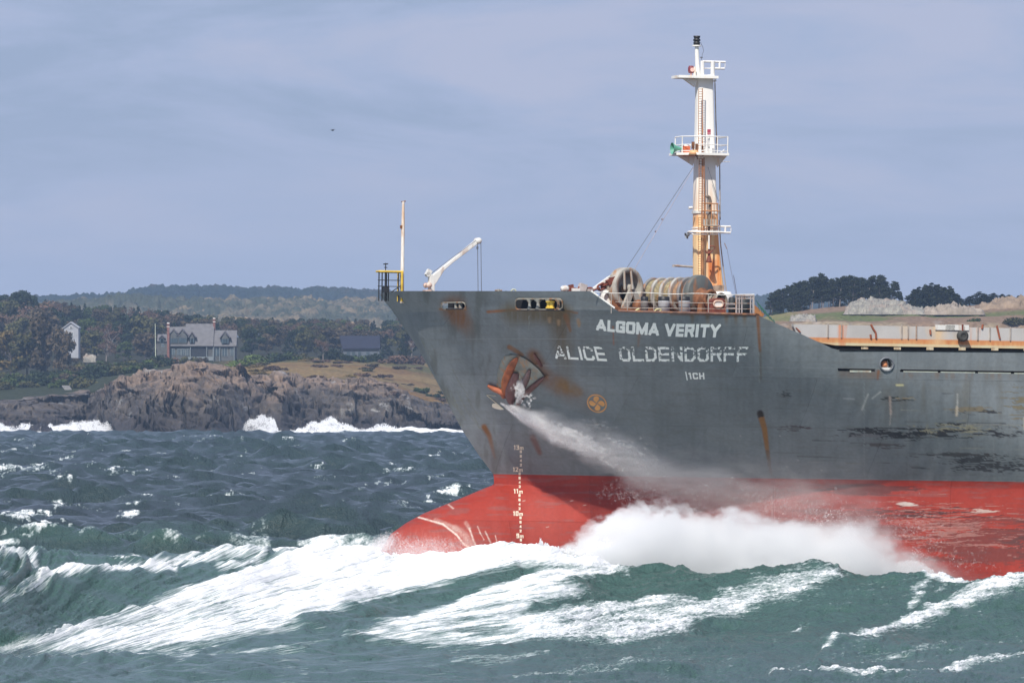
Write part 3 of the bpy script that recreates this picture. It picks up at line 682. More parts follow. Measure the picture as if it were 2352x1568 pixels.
# pulpit cage
yl = 0.0
pul = bpy.data.objects.new('pulpit_cage', None); C.objects.link(pul); pul.parent = ship
zb = zat(890, 668, yl) - .5; zt = zat(890, 623.5, yl)
xl, xr = P2L(869, 650, yl).x, P2L(922, 650, yl).x
m = MB()
for x in np.linspace(xl, xl + .32, 3): m.tube((x, -.1, zb), (x, -.1, zt), .03, n=6)
for f in (.38, .46, .9, .99): m.tube((xl + (xr - xl) * f, .1, zb), (xl + (xr - xl) * f, .1, zt), .028, n=6)
for z in (zt - .42, zt - .72, zt - .05): m.tube((xl, .1, z), (xr, .1, z), .02, n=6)
m.tube((xr - .5, 0, zb + .45), (xr, 0, zb + .8), .03, n=6); m.box(((xl + xr) / 2 - .2, 0, zb + .55), (.26, .3, .3)); part('cage_bars', m, M_blk, par=pul)
m = MB(); m.tube((xl, -.1, zt), (xr + .05, -.1, zt), .05, n=8); m.tube((xl, .35, zt), (xr + .05, .35, zt), .045, n=8); m.tube((xl, -.1, zt), (xl, .35, zt), .045)
m.tube((xr, -.1, zt), (xr, -.1, zb), .06, n=8); m.tube((xr - .11, .2, zt), (xr - .11, .2, zb), .045, n=8); part('yellow_rail', m, M_yel, par=pul)
xa_ = P2L(885.5, 640, .2).x; m = MB(); m.tube((xa_, .2, zb), (xa_, .2, zt + .42), .022, n=6); m.tube((xa_ - .12, .2, zt + .36), (xa_ + .12, .2, zt + .38), .03, n=6); m.tube((xa_ - .08, .2, zt + .2), (xa_ + .08, .2, zt + .2), .02, n=6); part('wind_sensor', m, M_blk, par=pul)

# jackstaff
M_staff = paint('jackstaff_paint', (.85, .82, .75), .5, .1, 2, rust=.5, rustcol=(.6, .3, .13), rust2=(.75, .5, .28), thr=.44)
a = P2L(923.5, 672, .1); b_ = P2L(926.3, 463, .1)
m = MB(); m.tube(a - Vector((0, 0, .5)), a + (b_ - a) * .75, .095, .085, 12); m.tube(a + (b_ - a) * .75, b_, .085, .06, 12); jk = part('jackstaff', m, M_staff)
m = MB(); m.tube(b_ - Vector((.1, 0, .02)), b_ + Vector((.12, 0, .02)), .03); part('masthead', m, M_rust, par=jk); q = a + (b_ - a) * .72; m = MB(); m.box(q + Vector((-.08, 0, 0)), (.1, .14, .16)); part('cleat', m, M_rust, par=jk)

# davit crane
cr_ = bpy.data.objects.new('davit_crane', None); C.objects.link(cr_); cr_.parent = ship
yl = -1.5
def q3(x, y): return P2L(x, y, yl)
m = MB(); poly = [(987, 690), (987, 628), (995, 631), (1092, 553), (1098, 548), (1105, 551), (1104, 557), (1098, 560), (1040, 604), (1020, 622), (1004, 648), (999, 655), (999, 690)]
m.prism([q3(x, y) for x, y in poly], Vector((0, .34, 0))); part('jib', m, M_white, par=cr_, bevel=.03)
m = MB(); m.box(q3(986, 627) + Vector((0, .15, .02)), (.22, .3, .3), Matrix.Rotation(.5, 3, 'Y')); m.tube(q3(985, 630), q3(985, 630) + Vector((0, .3, 0)), .12, n=12); part('jib_heel', m, M_white, par=cr_)
m = MB(); p = q3(1100, 553); m.lathe([(.0, -.06), (.14, -.06), (.15, .0), (.15, .4), (.14, .46), (0, .46)], p, (0, 1, 0), 18); part('sheave', m, M_white, par=cr_)
m = MB(); p = q3(982, 655); m.lathe([(.0, -.3), (.14, -.3), (.14, -.26), (.1, -.26), (.1, .3), (.13, .3), (0, .3)], p, (0, 1, 0), 18); m.box(p + Vector((-.02, 0, -.35)), (.3, .5, .24)); part('hoist_winch', m, paint('hoist_paint', (.85, .62, .5), .5, .2, 3, rust=.35), par=cr_)
m = MB()
for x in (1096.8, 1104.5): m.tube(q3(x, 556), q3(x + 1.5, 684), .016, n=6)
m.tube(q3(1096.5, 566) , q3(1096.6, 572), .05, n=8); m.tube(q3(992, 627), q3(1095, 550.5), .012, n=6); part('hoist_wire', m, M_wire, par=cr_)
# little fittings along the rail
m = MB()
m.tube(q3(1145, 672), q3(1145, 664), .09, .06, 10); m.tube(q3(1137, 667), q3(1153, 667), .04); part('vent_head', m, M_frame)
m = MB(); m.path([q3(1174, 674), q3(1174, 668), q3(1178, 664.5), q3(1183, 665), q3(1186, 674)], .045, 8); part('hose_loop', m, paint('pale_hose', (.5, .55, .42), .6), par=ship)

# windlass chain and pieces before the wheel
yl = -8.0
m = MB(); p = q3(1298, 663)
m.lathe([(0, -.2), (.12, -.2), (.17, 0), (.12, .2), (0, .2)], p, (1, .2, 0), 14); m.box(q3(1320, 667), (.4, .5, .2)); part('mooring_fitting', m, M_white)
m = MB()
for (x, y, s_) in ((1312, 661, .22), (1308, 667, .2), (1322, 668, .2), (1331, 665, .18)): m.box(q3(x, y), (s_, .2, s_ * 1.4), Matrix.Rotation(.5 * s_ * x, 3, 'Y'))
part('rusty_fitting', m, M_redrust)
m = MB(); m.box(q3(1337, 662), (.34, .4, .42), Matrix.Rotation(.3, 3, 'Y')); m.box(q3(1353, 668), (.3, .3, .2)); part('bitt', m, paint('bitt_paint', (.55, .5, .48), .6, .3, 3, rust=.3))
# heavy chain: interlocked links up to the gypsy
chain = bpy.data.objects.new('anchor_chain', None); C.objects.link(chain); chain.parent = ship
cp = [q3(x, y) for x, y in ((1345, 668), (1360, 667), (1375, 662), (1388, 655), (1400, 650), (1408, 645))]
def link_mb(m, p, d, roll, L_=.42, w=.13, r=.05):
    d = d.normalized(); up = Vector((0, 1, 0)) if roll else d.cross(Vector((0, 1, 0))).normalized()
    pts = []
    for k in range(14):
        a = 2 * math.pi * k / 14; ex = (L_ / 2 - w) * (1 if math.cos(a) > 0 else -1)
        pts.append(p + d * (ex + w * math.cos(a)) + up * w * math.sin(a))
    m.path(pts, r, 6, closed=True)
acc = 0; m = MB(); k = 0
for i in range(len(cp) - 1):
    s_ = (cp[i + 1] - cp[i]); nlk = max(1, int(s_.length / .27))
    for j in range(nlk): link_mb(m, cp[i] + s_ * ((j + .5) / nlk), s_, k % 2); k += 1
part('chain_links', m, M_redrust, par=chain)
m = MB(); pp = [q3(x, y) for x, y in ((1386, 654), (1404, 643), (1412, 640), (1412, 668), (1402, 668), (1398, 660), (1388, 664))]; m.prism(pp, Vector((0, .5, 0)))
for (x, y) in ((1396, 648), (1404, 641), (1409, 652), (1406, 662)): m.box(q3(x, y), (.25, .7, .2), Matrix.Rotation(x, 3, 'Y'))
part('chain_stopper', m, M_redrust, par=chain)
m = MB(); pp = [q3(x, y) for x, y in ((1360, 664), (1386, 645), (1398, 636), (1412, 628), (1412, 634), (1396, 645), (1378, 656), (1364, 667))]; m.prism(pp, Vector((0, .3, 0))); part('chain_guard', m, M_white, par=chain)
m = MB(); pp = [q3(x, y) for x, y in ((1385, 668), (1392, 655), (1396, 652), (1402, 668), (1430, 712), (1400, 700), (1380, 690))]; m.prism(pp, Vector((0, .4, 0))); m.lathe([(.3, -.2), (.42, 0), (.3, .2), (0, .2)], q3(1398, 684), (0, 1, 0), 20); part('brake_housing', m, M_white, par=chain)

# angled winch axes
AX = (R3.to_3x3().inverted() @ Vector((.70, -.71, 0))).normalized()       # towards the viewer and the right
AXP = Vector((0, 0, 1)).cross(AX).normalized(); UPL = Vector((0, 0, 1))
def rim(c, r_out, r_in, h0, h1, n=48):
    m = MB(); m.lathe([(r_in, h0), (r_out * .97, h0), (r_out, h0 + .03), (r_out, h1 - .03), (r_out * .97, h1), (r_in, h1), (r_in, h0)], c, AX, n); return m
wl = bpy.data.objects.new('windlass', None); C.objects.link(wl); wl.parent = ship
cw = P2L(1442, 662, -8.0); Rw = 1.0
M_wheel = paint('wheel_paint', (.42, .40, .35), .65, .25, 2, rust=.6, rustcol=(.35, .17, .08))
part('wheel_rim', rim(cw, Rw, Rw * .76, -.45, .12), M_wheel, par=wl)
m = MB(); m.lathe([(Rw * .77, -.3), (Rw * .4, -.34), (0, -.34)], cw, AX, 40); part('wheel_web', m, paint('web_grey', (.27, .27, .26), .6, .3, 2, rust=.3), par=wl)
m = MB(); m.lathe([(0, .3), (.17, .3), (.19, .25), (.19, -.3)], cw, AX, 20); part('hub', m, M_wheel, par=wl)
m = MB()
for (x0, x1) in ((1434, 1435), (1449, 1453)):
    a = P2L(x0, 622, -8.4); b_ = P2L(x1, 664, -8.4); m.path([a, b_], [.05, .07], 8)
for dxx, sgn in ((-1, 1), (1, 1)):
    a = cw + AX * .22; b_ = cw + AX * .3 + AXP * dxx * -.8 - UPL * 1.35
    Rb = Matrix((AXP, AX, UPL)).transposed()
    m.prism([a + AXP * .16, a - AXP * .16, b_ - AXP * .22, b_ + AXP * .22], AX * .14)
part('a_frame', m, M_wheel, par=wl)
m = MB(); m.box(P2L(1441, 714, -8.2), (2.3, 1.2, .35), Matrix.Rotation(0, 3, 'Z')); part('bed_plate', m, M_rust, par=wl)
m = MB(); pp = [P2L(x, y, -8.2) for x, y in ((1400, 706), (1407, 690), (1414, 682), (1420, 690), (1424, 706), (1418, 712), (1404, 712))]; m.prism(pp, Vector((0, .25, 0))); part('brake_gear', m, M_rust, par=wl); m = MB(); m.lathe([(0, -.2), (.26, -.2), (.3, 0), (.26, .2), (0, .2)], P2L(1467, 702, -8.3), AX, 16); part('brake_gear', m, M_rust, par=wl)
m = MB(); m.box(P2L(1440, 700, -7.6), (1.1, .3, 1.0)); part('gear_case', m, M_dark, par=wl)
# slim rods behind the wheel
wn = bpy.data.objects.new('mooring_winch', None); C.objects.link(wn); wn.parent = ship
c0 = P2L(1506, 677, -10.0 + 3); 
def along(h, dn=0): return c0 + AX * h
M_drum = paint('rope_drum', (.34, .29, .17), .85, .45, 6, rust=.5, bump=.6); M_fl = paint('drum_flange', (.22, .22, .22), .6, .3, 2, rust=.6); M_fl2 = paint('drum_flange_pale', (.40, .39, .36), .6, .25, 2, rust=.55)
Rf = .82
pos = [-.15, .42, 1.02, 1.62, 2.2, 2.62]
for i, h in enumerate(pos):
    m = MB(); m.lathe([(.3, h - .04), (Rf, h - .04), (Rf + .02, h), (Rf, h + .12), (Rf - .05, h + .12), (.3, h + .08)], c0, AX, 44); part('drum_flange', m, M_fl2 if i in (1, 2, 3) else M_fl, par=wn)
for i in range(5):
    m = MB(); h0, h1 = pos[i] + .1, pos[i + 1] - .04; pr = []
    nn_ = max(3, int((h1 - h0) / .07)); rr = Rf - .12 - .03 * i
    for k in range(nn_ * 2 + 1): pr.append((rr + (.03 if k % 2 else 0), h0 + (h1 - h0) * k / (nn_ * 2)))
    m.lathe(pr, c0, AX, 36); part('rope_drum', m, M_drum if i < 3 else paint('rusty_rope', (.36, .23, .14), .85, .4, 6, rust=.5, bump=.5), par=wn)
m = MB(); m.lathe([(.9, 2.72), (.92, 2.75), (.92, 3.0), (.86, 3.05), (0, 3.05)], c0, AX, 40); part('gear_cover', m, paint('gear_cover_grey', (.13, .14, .13), .6, .3, 2, rust=.35), par=wn)
m = MB()
for h in (2.3, .9): 
    a = c0 + AX * (h + .2)
    m.prism([a + AXP * .2 + UPL * .5, a - AXP * .2 + UPL * .5, a - AXP * .6 - UPL * 1.15, a + AXP * .6 - UPL * 1.15], AX * .08)
part('bearing_stand', m, M_rust, par=wn)
m = MB(); cd = c0 - UPL * .25
m.lathe([(.5, 3.0), (.55, 3.1), (.42, 3.2), (.38, 3.5), (.46, 3.62), (.48, 3.7), (.3, 3.72), (.3, 3.5)], cd, AX, 32); part('warping_drum', m, M_rust, par=wn)
cd2 = cd - UPL * .12 + AXP * -.0
m = MB(); m.lathe([(.3, 3.7), (.32, 4.15), (.40, 4.28), (.43, 4.34), (.41, 4.4), (.36, 4.4), (.33, 4.3), (.28, 4.2), (0, 4.2)], cd2, AX, 32); part('drum_end', m, M_frame, par=wn)
m = MB(); m.lathe([(.27, 4.22), (.0, 4.22)], cd2, AX, 32); m.lathe([(.36, 4.0), (.3, 4.0)], cd2, AX, 20); part('drum_bore', m, M_dark, par=wn)
m = MB(); a = c0 + AX * 3.2; m.prism([a + AXP * .2, a - AXP * .3, a - AXP * .5 - UPL * 1.1, a - AXP * .1 - UPL * 1.1], AX * .3); m.box(c0 + AX * 1.4 - UPL * 1.05, (2.0, 1.0, .22), Matrix.Rotation(-.6, 3, 'Z')); part('winch_foot', m, M_rust, par=wn)
# bollards
M_bol = paint('bollard_paint', (.42, .44, .46), .5, .2, 3, rust=.2)
for (x, w_, ml, mt) in ((1480, 17, paint('bollard_shade', (.2, .19, .18), .6, .3, 3, rust=.3), M_blk), (1524.5, 26, M_bol, M_blk), (1571.5, 26, M_bol, M_blk)):
    yl = -11.6; p = P2L(x, 716, yl); r = w_ / 2 * PX; zt = zat(x, 681, yl) - p.z; zb2 = -.2
    m = MB(); m.lathe([(0, zb2), (r, zb2), (r, zt * .62), (r * 1.02, zt * .66), (r * .98, zt * .7), (r * .98, zt * .72)], p, (0, 0, 1), 28); bo = part('bollard', m, ml)
    m = MB(); m.lathe([(r * .97, zt * .72), (r * .97, zt * .97), (r * .85, zt), (0, zt)], p, (0, 0, 1), 28); part('bollard_cap', m, mt, par=bo)
    m = MB(); m.lathe([(r * 1.005, zt * .28), (r * 1.05, zt * .3), (r * 1.005, zt * .32)], p, (0, 0, 1), 28); part('bollard_band', m, mt, par=bo)
# mooring rope ends, yellow
m = MB(); yl = -12.6; m.path([q3(x, y) for x, y in ((1502, 716), (1507, 711), (1514, 709), (1519, 711), (1516, 715), (1508, 717))], .04, 6); M_yr = paint('yellow_rope', (.62, .58, .3), .8, .3, 6); part('rope_end', m, M_yr); m = MB(); m.path([q3(x, y) for x, y in ((1457, 717), (1462, 712), (1468, 709))], .05, 6); part('rope_end', m, M_yr)
# open rail along the deck edge
rail = bpy.data.objects.new('deck_rail', None); C.objects.link(rail); rail.parent = ship
m = MB(); top = []; mid = []; low = []
for d in np.linspace(1362, 1733, 30):
    e_ = edge_at(max(d, 1421)); e_ = Vector((P2L(d, 690, e_.y + .12).x, e_.y + .12, 0)); yy = e_.y
    t_ = 671.5 + (d - 1362) / 371 * 5.5 + 1.2 * math.sin(d * .05)
    top.append(P2L(d, t_, yy)); mid.append(P2L(d, 693 + (d - 1400) * .012, yy)); low.append(P2L(d, 706.5 + (d - 1400) * .01, yy))
m.path(top, .02, 6); part('rail_bar', m, paint('rail_white', (.72, .70, .64), .6, .2, 5, rust=.3), par=rail)
m = MB(); m.path(mid[4:], .014, 6); m.path(low[5:], .014, 6); part('rail_bar', m, M_railw, par=rail)
for d in (1404, 1441, 1502, 1566, 1627, 1690, 1732):
    e_ = edge_at(max(d, 1421)); yy = e_.y + .12
    m = MB(); m.tube(P2L(d, 719, yy), P2L(d, 673 + (d - 1362) / 371 * 5.0, yy), .02, n=6); part('stanchion', m, M_railw, par=rail)
# roller chock: brown arch with white oval
yl = -14.2
rc = [(1630, 721), (1633, 700), (1634, 690), (1638, 686), (1648, 684.5), (1657, 684.5), (1664, 687), (1667, 692), (1667, 721)]
m = MB(); m.prism([q3(x, y) for x, y in rc], Vector((0, .5, 0))); ro = part('roller_chock', m, M_redrust, bevel=.03)
m = MB(); m.prism([q3(x, y) - Vector((0, .03, 0)) for x, y in rrect(1649.5, 698, 10.5, 7, 6.5)], Vector((0, .2, 0))); part('chock_mouth', m, M_white, par=ro)
m = MB(); m.path([q3(x, y) - Vector((0, .04, 0)) for x, y in rrect(1649.5, 698, 10.5, 7, 6.5)], .04, 6, closed=True); part('chock_lip', m, paint('lip', (.7, .5, .38), .6, .2), par=ro)
# machinery cage right of it
yl = -12.0
m = MB(); cg = bpy.data.objects.new('vent_cage', None); C.objects.link(cg); cg.parent = ship
for (x, w_) in ((1681, 8), (1709, 13), (1696, 5)): p = q3(x, 716); m.lathe([(0, -.2), (w_ * PX, -.2), (w_ * PX, .62), (w_ * PX * .7, .7), (0, .7)], p, (0, 0, 1), 20)
part('ventilator', m, paint('dark_vent', (.03, .035, .035), .6, .4), par=cg)
m = MB(); m.prism([q3(x, y) for x, y in ((1692, 690), (1727, 690), (1727, 718), (1692, 718))], Vector((0, .05, 0))); part('cage_back', m, M_dark, par=cg)
m = MB(); yl = -13.4
for x in (1692, 1698, 1704, 1724, 1730): m.tube(q3(x, 719), q3(x, 678), .035, n=6)
m.tube(q3(1690, 679), q3(1732, 679), .05); m.tube(q3(1692, 686), q3(1732, 686), .03); m.tube(q3(1668, 699), q3(1692, 699), .025); m.tube(q3(1668, 708), q3(1692, 708), .025)
for x in range(1696, 1730, 5): m.tube(q3(x, 679), q3(x + 3, 686), .022, n=5)
part('cage_frame', m, paint('cage_paint', (.42, .38, .37), .6, .3, 4, rust=.4), par=cg)
m = MB(); yl = -15.0; m.prism([q3(x, y) for x, y in ((1733, 700), (1740, 706), (1756, 722), (1752, 728), (1738, 722), (1733, 719))], Vector((0, .1, 0))); part('bracket', m, paint('orange_bracket', (.4, .17, .06), .8, .3, 3), par=cg)
m = MB()
for k in range(5): m.tube(q3(1736 + k * 4, 690 + k * 6), q3(1772 + k * 2, 733 + k * 2), .018, n=5); 
for k in range(7): m.tube(q3(1740 + k * 6, 694 + k * 6.5), q3(1744 + k * 6, 714 + k * 4.5), .014, n=5)
part('green_net', m, paint('net', (.05, .16, .12), .8), par=cg)

# ------------------------------------------------------------------ foremast
ym = 0.0
mast = bpy.data.objects.new('foremast', None); C.objects.link(mast); mast.parent = ship
def zm(dy_): return P2L(1625, dy_, ym).z
xm_ = lambda d, dy_: P2L(d, dy_, ym).x
# left edge and right edge of the column in the picture, by height
prof = [(720, 1588.5, 1672), (690, 1588.5, 1669), (630, 1588.5, 1661.5), (560, 1588.5, 1654), (490, 1589, 1650), (420, 1590, 1647), (360, 1591.5, 1645), (300, 1593, 1643.5), (230, 1594.5, 1641.5), (181, 1595, 1640)]
def mast_ring(dyy, l_, r_, n=10):
    w = (r_ - l_) * PX; ly = w * .62; lx = (w - ly * math.sin(YAW)) / math.cos(YAW)
    c = P2L((l_ + r_) / 2, dyy, ym); z = c.z; rr = min(lx, ly) * .22; pts = []
    for (sx_, sy_, a0) in ((1, 1, 0), (-1, 1, 90), (-1, -1, 180), (1, -1, 270)):
        for k in range(5):
            a = math.radians(a0 + 90 * k / 4); pts.append(Vector((c.x + sx_ * (lx / 2 - rr) + rr * math.cos(a), c.y + sy_ * (ly / 2 - rr) + rr * math.sin(a), z)))
    return pts
pr2 = []
for i in range(len(prof) - 1):
    for k in range(14): f = k / 14; pr2.append(tuple(prof[i][j] * (1 - f) + prof[i + 1][j] * f for j in range(3)))
pr2.append(prof[-1])
m = MB(); vs = []; 
for p in pr2: vs += mast_ring(*p)
nn_ = 20; fs = [(j * nn_ + i, j * nn_ + (i + 1) % nn_, (j + 1) * nn_ + (i + 1) % nn_, (j + 1) * nn_ + i) for j in range(len(pr2) - 1) for i in range(nn_)]
m.add(vs, fs, True); m.add(vs[-nn_:], [tuple(range(nn_))])
# mast paint: ochre bleeding over the lower column, drips below the fittings
M_col, t, b = newmat('mast_column_paint'); n = t.nodes; l = t.links
tcn = n.new('ShaderNodeTexCoord'); sp = n.new('ShaderNodeSeparateXYZ'); l.new(tcn.outputs['Object'], sp.inputs[0])
def NM(scale, mapscale, det=5):
    mp = n.new('ShaderNodeMapping'); mp.inputs['Scale'].default_value = mapscale; l.new(tcn.outputs['Object'], mp.inputs[0])
    a = n.new('ShaderNodeTexNoise'); a.inputs['Scale'].default_value = scale; a.inputs['Detail'].default_value = det; l.new(mp.outputs[0], a.inputs['Vector']); return a.outputs['Fac']
def MR(v, a, b_, c, d):
    m = n.new('ShaderNodeMapRange'); l.new(v, m.inputs['Value'])
    for k, q in zip(('From Min', 'From Max', 'To Min', 'To Max'), (a, b_, c, d)): m.inputs[k].default_value = q
    return m.outputs[0]
def MA(op, a, b_):
    m = n.new('ShaderNodeMath'); m.operation = op
    for k, q in enumerate((a, b_)):
        if isinstance(q, (int, float)): m.inputs[k].default_value = q
        else: l.new(q, m.inputs[k])
    return m.outputs[0]
def MX(f, a, b_):
    m = n.new('ShaderNodeMixRGB'); l.new(f, m.inputs[0])
    for k, q in ((1, a), (2, b_)):
        if isinstance(q, tuple): m.inputs[k].default_value = (*q, 1)
        else: l.new(q, m.inputs[k])
    return m.outputs[0]
och = MR(sp.outputs['Z'], zm(500), zm(486), 1.0, 0.0)                      # below the flange
och2 = MR(sp.outputs['Z'], zm(480), zm(385), .40, .03)
tint = MX(MA('MAXIMUM', MA('MULTIPLY', och, 1.0), och2), (.97, .95, .89), (1.0, .74, .40))
drip = MR(NM(1.0, (3.4, 3.4, .16), 7), .44, .57, 0, 1)
zf = MR(sp.outputs['Z'], zm(600), zm(400), 1.0, .0)
below_fl = MR(sp.outputs['Z'], zm(545), zm(490), .0, 1.0)
below_fl = MA('MULTIPLY', below_fl, och)
c_ = MX(MA('MULTIPLY', MA('MULTIPLY', drip, zf), .92), tint, (.84, .30, .07))
c_ = MX(MA('MULTIPLY', MA('MULTIPLY', below_fl, MR(NM(1.3, (4, 4, .5)), .35, .65, .2, 1)), .8), c_, (.70, .24, .07))
# the wide drip below the pipe end
xd0 = xm_(1628, 640); dd = MA('ABSOLUTE', MA('SUBTRACT', sp.outputs['X'], xd0), 0)
dr2 = MA('MULTIPLY', MR(dd, .06, .42, 1, 0), MA('MULTIPLY', MR(sp.outputs['Z'], zm(592), zm(600), 0, 1), MR(sp.outputs['Z'], zm(690), zm(620), .25, 1)))
c_ = MX(MA('MULTIPLY', dr2, MR(NM(2, (3, 3, .3)), .3, .6, .6, 1)), c_, (.66, .16, .035))
l.new(c_, b.inputs['Base Color']); b.inputs['Roughness'].default_value = .55
part('mast_column', m, M_col, par=mast)
# flange
def ring_at(dyy, l_, r_, grow, h):
    a = mast_ring(dyy, l_, r_); c = sum(a, Vector()) / len(a); m = MB()
    o = [c + (p - c) * grow for p in a]; m.prism(o, Vector((0, 0, h))); return m
part('flange', ring_at(491, 1589, 1651, 1.1, .14), M_white, par=mast)
part('flange', ring_at(531, 1588, 1652, 1.09, .07), M_mastw, par=mast); part('flange', ring_at(425 + 100, 1588, 1652, 1.07, .05), M_mastw, par=mast)
ymf = -.75      # face of the column turned to the viewer
def qm(x, y, yl_=None): return P2L(x, y, ymf if yl_ is None else yl_)
# lower platform
pl = bpy.data.objects.new('mast_platform', None); C.objects.link(pl)
pl.parent = mast
zz = zm(359)
xa, xb = xm_(1547, 358), xm_(1655, 358)
m = MB(); m.prism([(xa, .7, zz), (xa, -.45, zz), (xa + .9, -1.25, zz), (xb, -1.25, zz), (xb + .1, -.6, zz), (xb + .1, .9, zz)], (0, 0, .12))
m.prism([(xa + .1, -.2, zz - .02), (xa + .95, -.2, zz - .5), (xa + 1.1, -.2, zz - .02)], (0, .06, 0)); m.prism([(xb, -.9, zz - .02), (xb - .25, -.3, zz - .55), (xb - .6, -.3, zz - .02)], (0, .06, 0))
pl2 = m.build('mast_platform', M_mastw, mast); bpy.data.objects.remove(pl); pl = pl2
def railing(pts, z0, h, mids=(.5,), r=.028, par=mast, mt=None):
    m = MB()
    for hh in (1.0,) + tuple(mids): m.path([Vector((p[0], p[1], z0 + h * hh)) for p in pts], r if hh == 1 else r * .8, 6)
    for p in pts: m.tube((p[0], p[1], z0), (p[0], p[1], z0 + h), r, n=6)
    return part('platform_rail', m, mt or M_railm, par=par)
h_ = zm(316) - zz
railing([(xm_(1560, 340), .6), (xm_(1560, 340), -.45), (xm_(1592, 340), -1.15), (xb - 1.15, -1.2), (xb - .6, -1.2), (xb - .06, -1.2), (xb + .05, .8)], zz + .12, h_ - .12, (.5, .12))
# horn
m = MB(); ch = P2L(1543.5, 341, -.3); ax = Vector((1, 0, 0))
m.lathe([(.29, 0), (.27, .04), (.15, .2), (.08, .4), (.05, .62)], ch, ax, 24); ho = part('fog_horn', m, M_green, par=mast)
m = MB(); m.tube(ch + Vector((.55, 0, 0)), ch + Vector((.9, 0, .0)), .14, n=14); m.box(ch + Vector((.8, 0, -.28)), (.75, .4, .14)); m.box(ch + Vector((.7, 0, -.16)), (.4, .3, .12)); part('horn_base', m, M_orange, par=mast)
m = MB(); m.tube(ch + Vector((.5, .1, .12)), ch + Vector((1.0, .1, .13)), .1, n=12); part('horn_cover', m, M_mastw, par=mast)
m = MB(); p = qm(1594, 351, -.9); m.lathe([(0, -.1), (.28, -.1), (.2, .12), (0, .16)], p, (0, 0, 1), 16); part('light_housing', m, paint('peach', (.8, .45, .22), .5, .2), par=mast)
for (x, y, w_, hh) in ((1592, 334, .12, .35), (1600, 342, .1, .5), (1612, 345, .12, .4), (1600, 352, .1, .3)):
    m = MB(); m.box(qm(x, y, -1.0), (w_, .12, hh)); m.tube(qm(x, y + 6, -1.0), qm(x + 3, y + 14, -1.0), .025, n=6); part('deck_lamp', m, M_rust, par=mast)
# light box with red fitting
m = MB(); m.box(qm(1628.5, 301.5, -1.05), (.15, .1, .18)); m.box(qm(1628.5, 308, -1.05), (.15, .1, .06)); lb = part('red_lamp', m, paint('lamp_red', (.5, .07, .12), .4, .2), par=mast)
m = MB(); m.tube(qm(1628.5, 309, -1.05), qm(1628.5, 356, -1.05), .055, n=8); part('lamp_post', m, M_railm, par=mast)
m = MB(); m.tube(P2L(1655, 356, -.6), P2L(1672, 357, -.6), .022, n=6); part('yard_arm', m, M_railm, par=mast); m = MB(); m.tube(P2L(1654, 352, -.6), P2L(1664, 343, -.6), .02, n=6); m.tube(P2L(1646, 362, -.6), P2L(1668, 361, -.6), .05, .02, n=6); part('yard_arm', m, M_railm, par=mast); m = MB(); m.tube(P2L(1646, 371, .4), P2L(1676, 372, .6), .02, n=6); part('yard_arm', m, M_railm, par=mast)
# upper platform with bracket
zz2 = zm(182); xa, xb = xm_(1551.5, 181), xm_(1638.5, 181)
m = MB(); m.prism([(xa, .6, zz2), (xa, -.5, zz2), (xb, -.75, zz2), (xb, .9, zz2)], (0, 0, .13))
part('upper_platform', m, M_mastw, par=mast)
m = MB(); m.prism([(xa + .35, -.2, zz2 - .01), (xm_(1594, 197), -.2, zm(201)), (xm_(1600, 197), -.2, zz2 - .01)], (0, .25, 0)); part('bracket', m, M_mastw, par=mast)
# top pole and light
m = MB(); a = P2L(1603, 182, 0); b_ = P2L(1600.3, 107, 0); m.tube(a, a + (b_ - a) * .4, .16, .12, 14); m.tube(a + (b_ - a) * .4, b_, .115, .10, 14); m.tube(b_, b_ + Vector((0, 0, .06)), .22, n=16); po = part('top_pole', m, M_mastw, par=mast)
m = MB(); c = b_ + Vector((0, 0, .06)); m.lathe([(0, 0), (.16, 0), (.17, .16), (.13, .18), (.13, .2), (.19, .22), (.17, .3), (.13, .32), (.15, .36), (.18, .46), (0, .46)], c, (0, 0, 1), 20); part('top_light', m, M_blk, par=mast)
m = MB(); p = P2L(1587.5, 161, -.2); m.lathe([(0, -.16), (.13, -.16), (.16, -.05), (.16, .1), (.12, .2), (0, .2)], p, (0, 0, 1), 16); nl = part('nav_light', m, paint('dark_red', (.2, .04, .05), .4, .2), par=mast)
m = MB(); m.tube(p - Vector((0, .14, 0)), p - Vector((0, .2, 0)), .1, n=12); m.tube(p - Vector((0, 0, .4)), p - Vector((0, 0, .16)), .05); m.lathe([(.2, -.44), (.1, -.36)], p, (0, 0, 1), 12); part('lens', m, paint('lens', (.95, .6, .5), .2, .1), par=mast)
m = MB()
for x, y0, y1 in ((1595.5, 181, 154), (1612, 181, 140)): m.tube(P2L(x, y0, -.3), P2L(x, y1, -.3), .07, n=8)
part('light_post', m, M_mastw, par=mast)
m = MB()
T = lambda x, y: P2L(x, y, -.5)
for p0, p1, r in (((1614, 141.5), (1666, 143), .055), ((1614, 157.5), (1637, 157.5), .03), ((1614, 173.5), (1637, 173.5), .03), ((1615, 141), (1615, 181), .06), ((1637, 141), (1637, 181), .11), ((1639, 157.5), (1664, 158), .055), ((1653, 143), (1653, 158), .06), ((1665.5, 143), (1665.5, 155), .02), ((1641, 143), (1641, 158), .03)):
    m.tube(T(*p0), T(*p1), r, n=8)
m.tube(P2L(1641, 184, -.4), P2L(1643, 188, -.4), .08, n=8); part('aerial_frame', m, M_railm, par=mast)
m = MB(); m.path([P2L(x, y, -.3) for x, y in ((1611, 140), (1613, 125), (1616, 118), (1614, 108), (1609, 98))], .012, 5); m.tube(P2L(1611, 134, -.3), P2L(1611, 131, -.3), .06); part('aerial_wire', m, M_wire, par=mast)
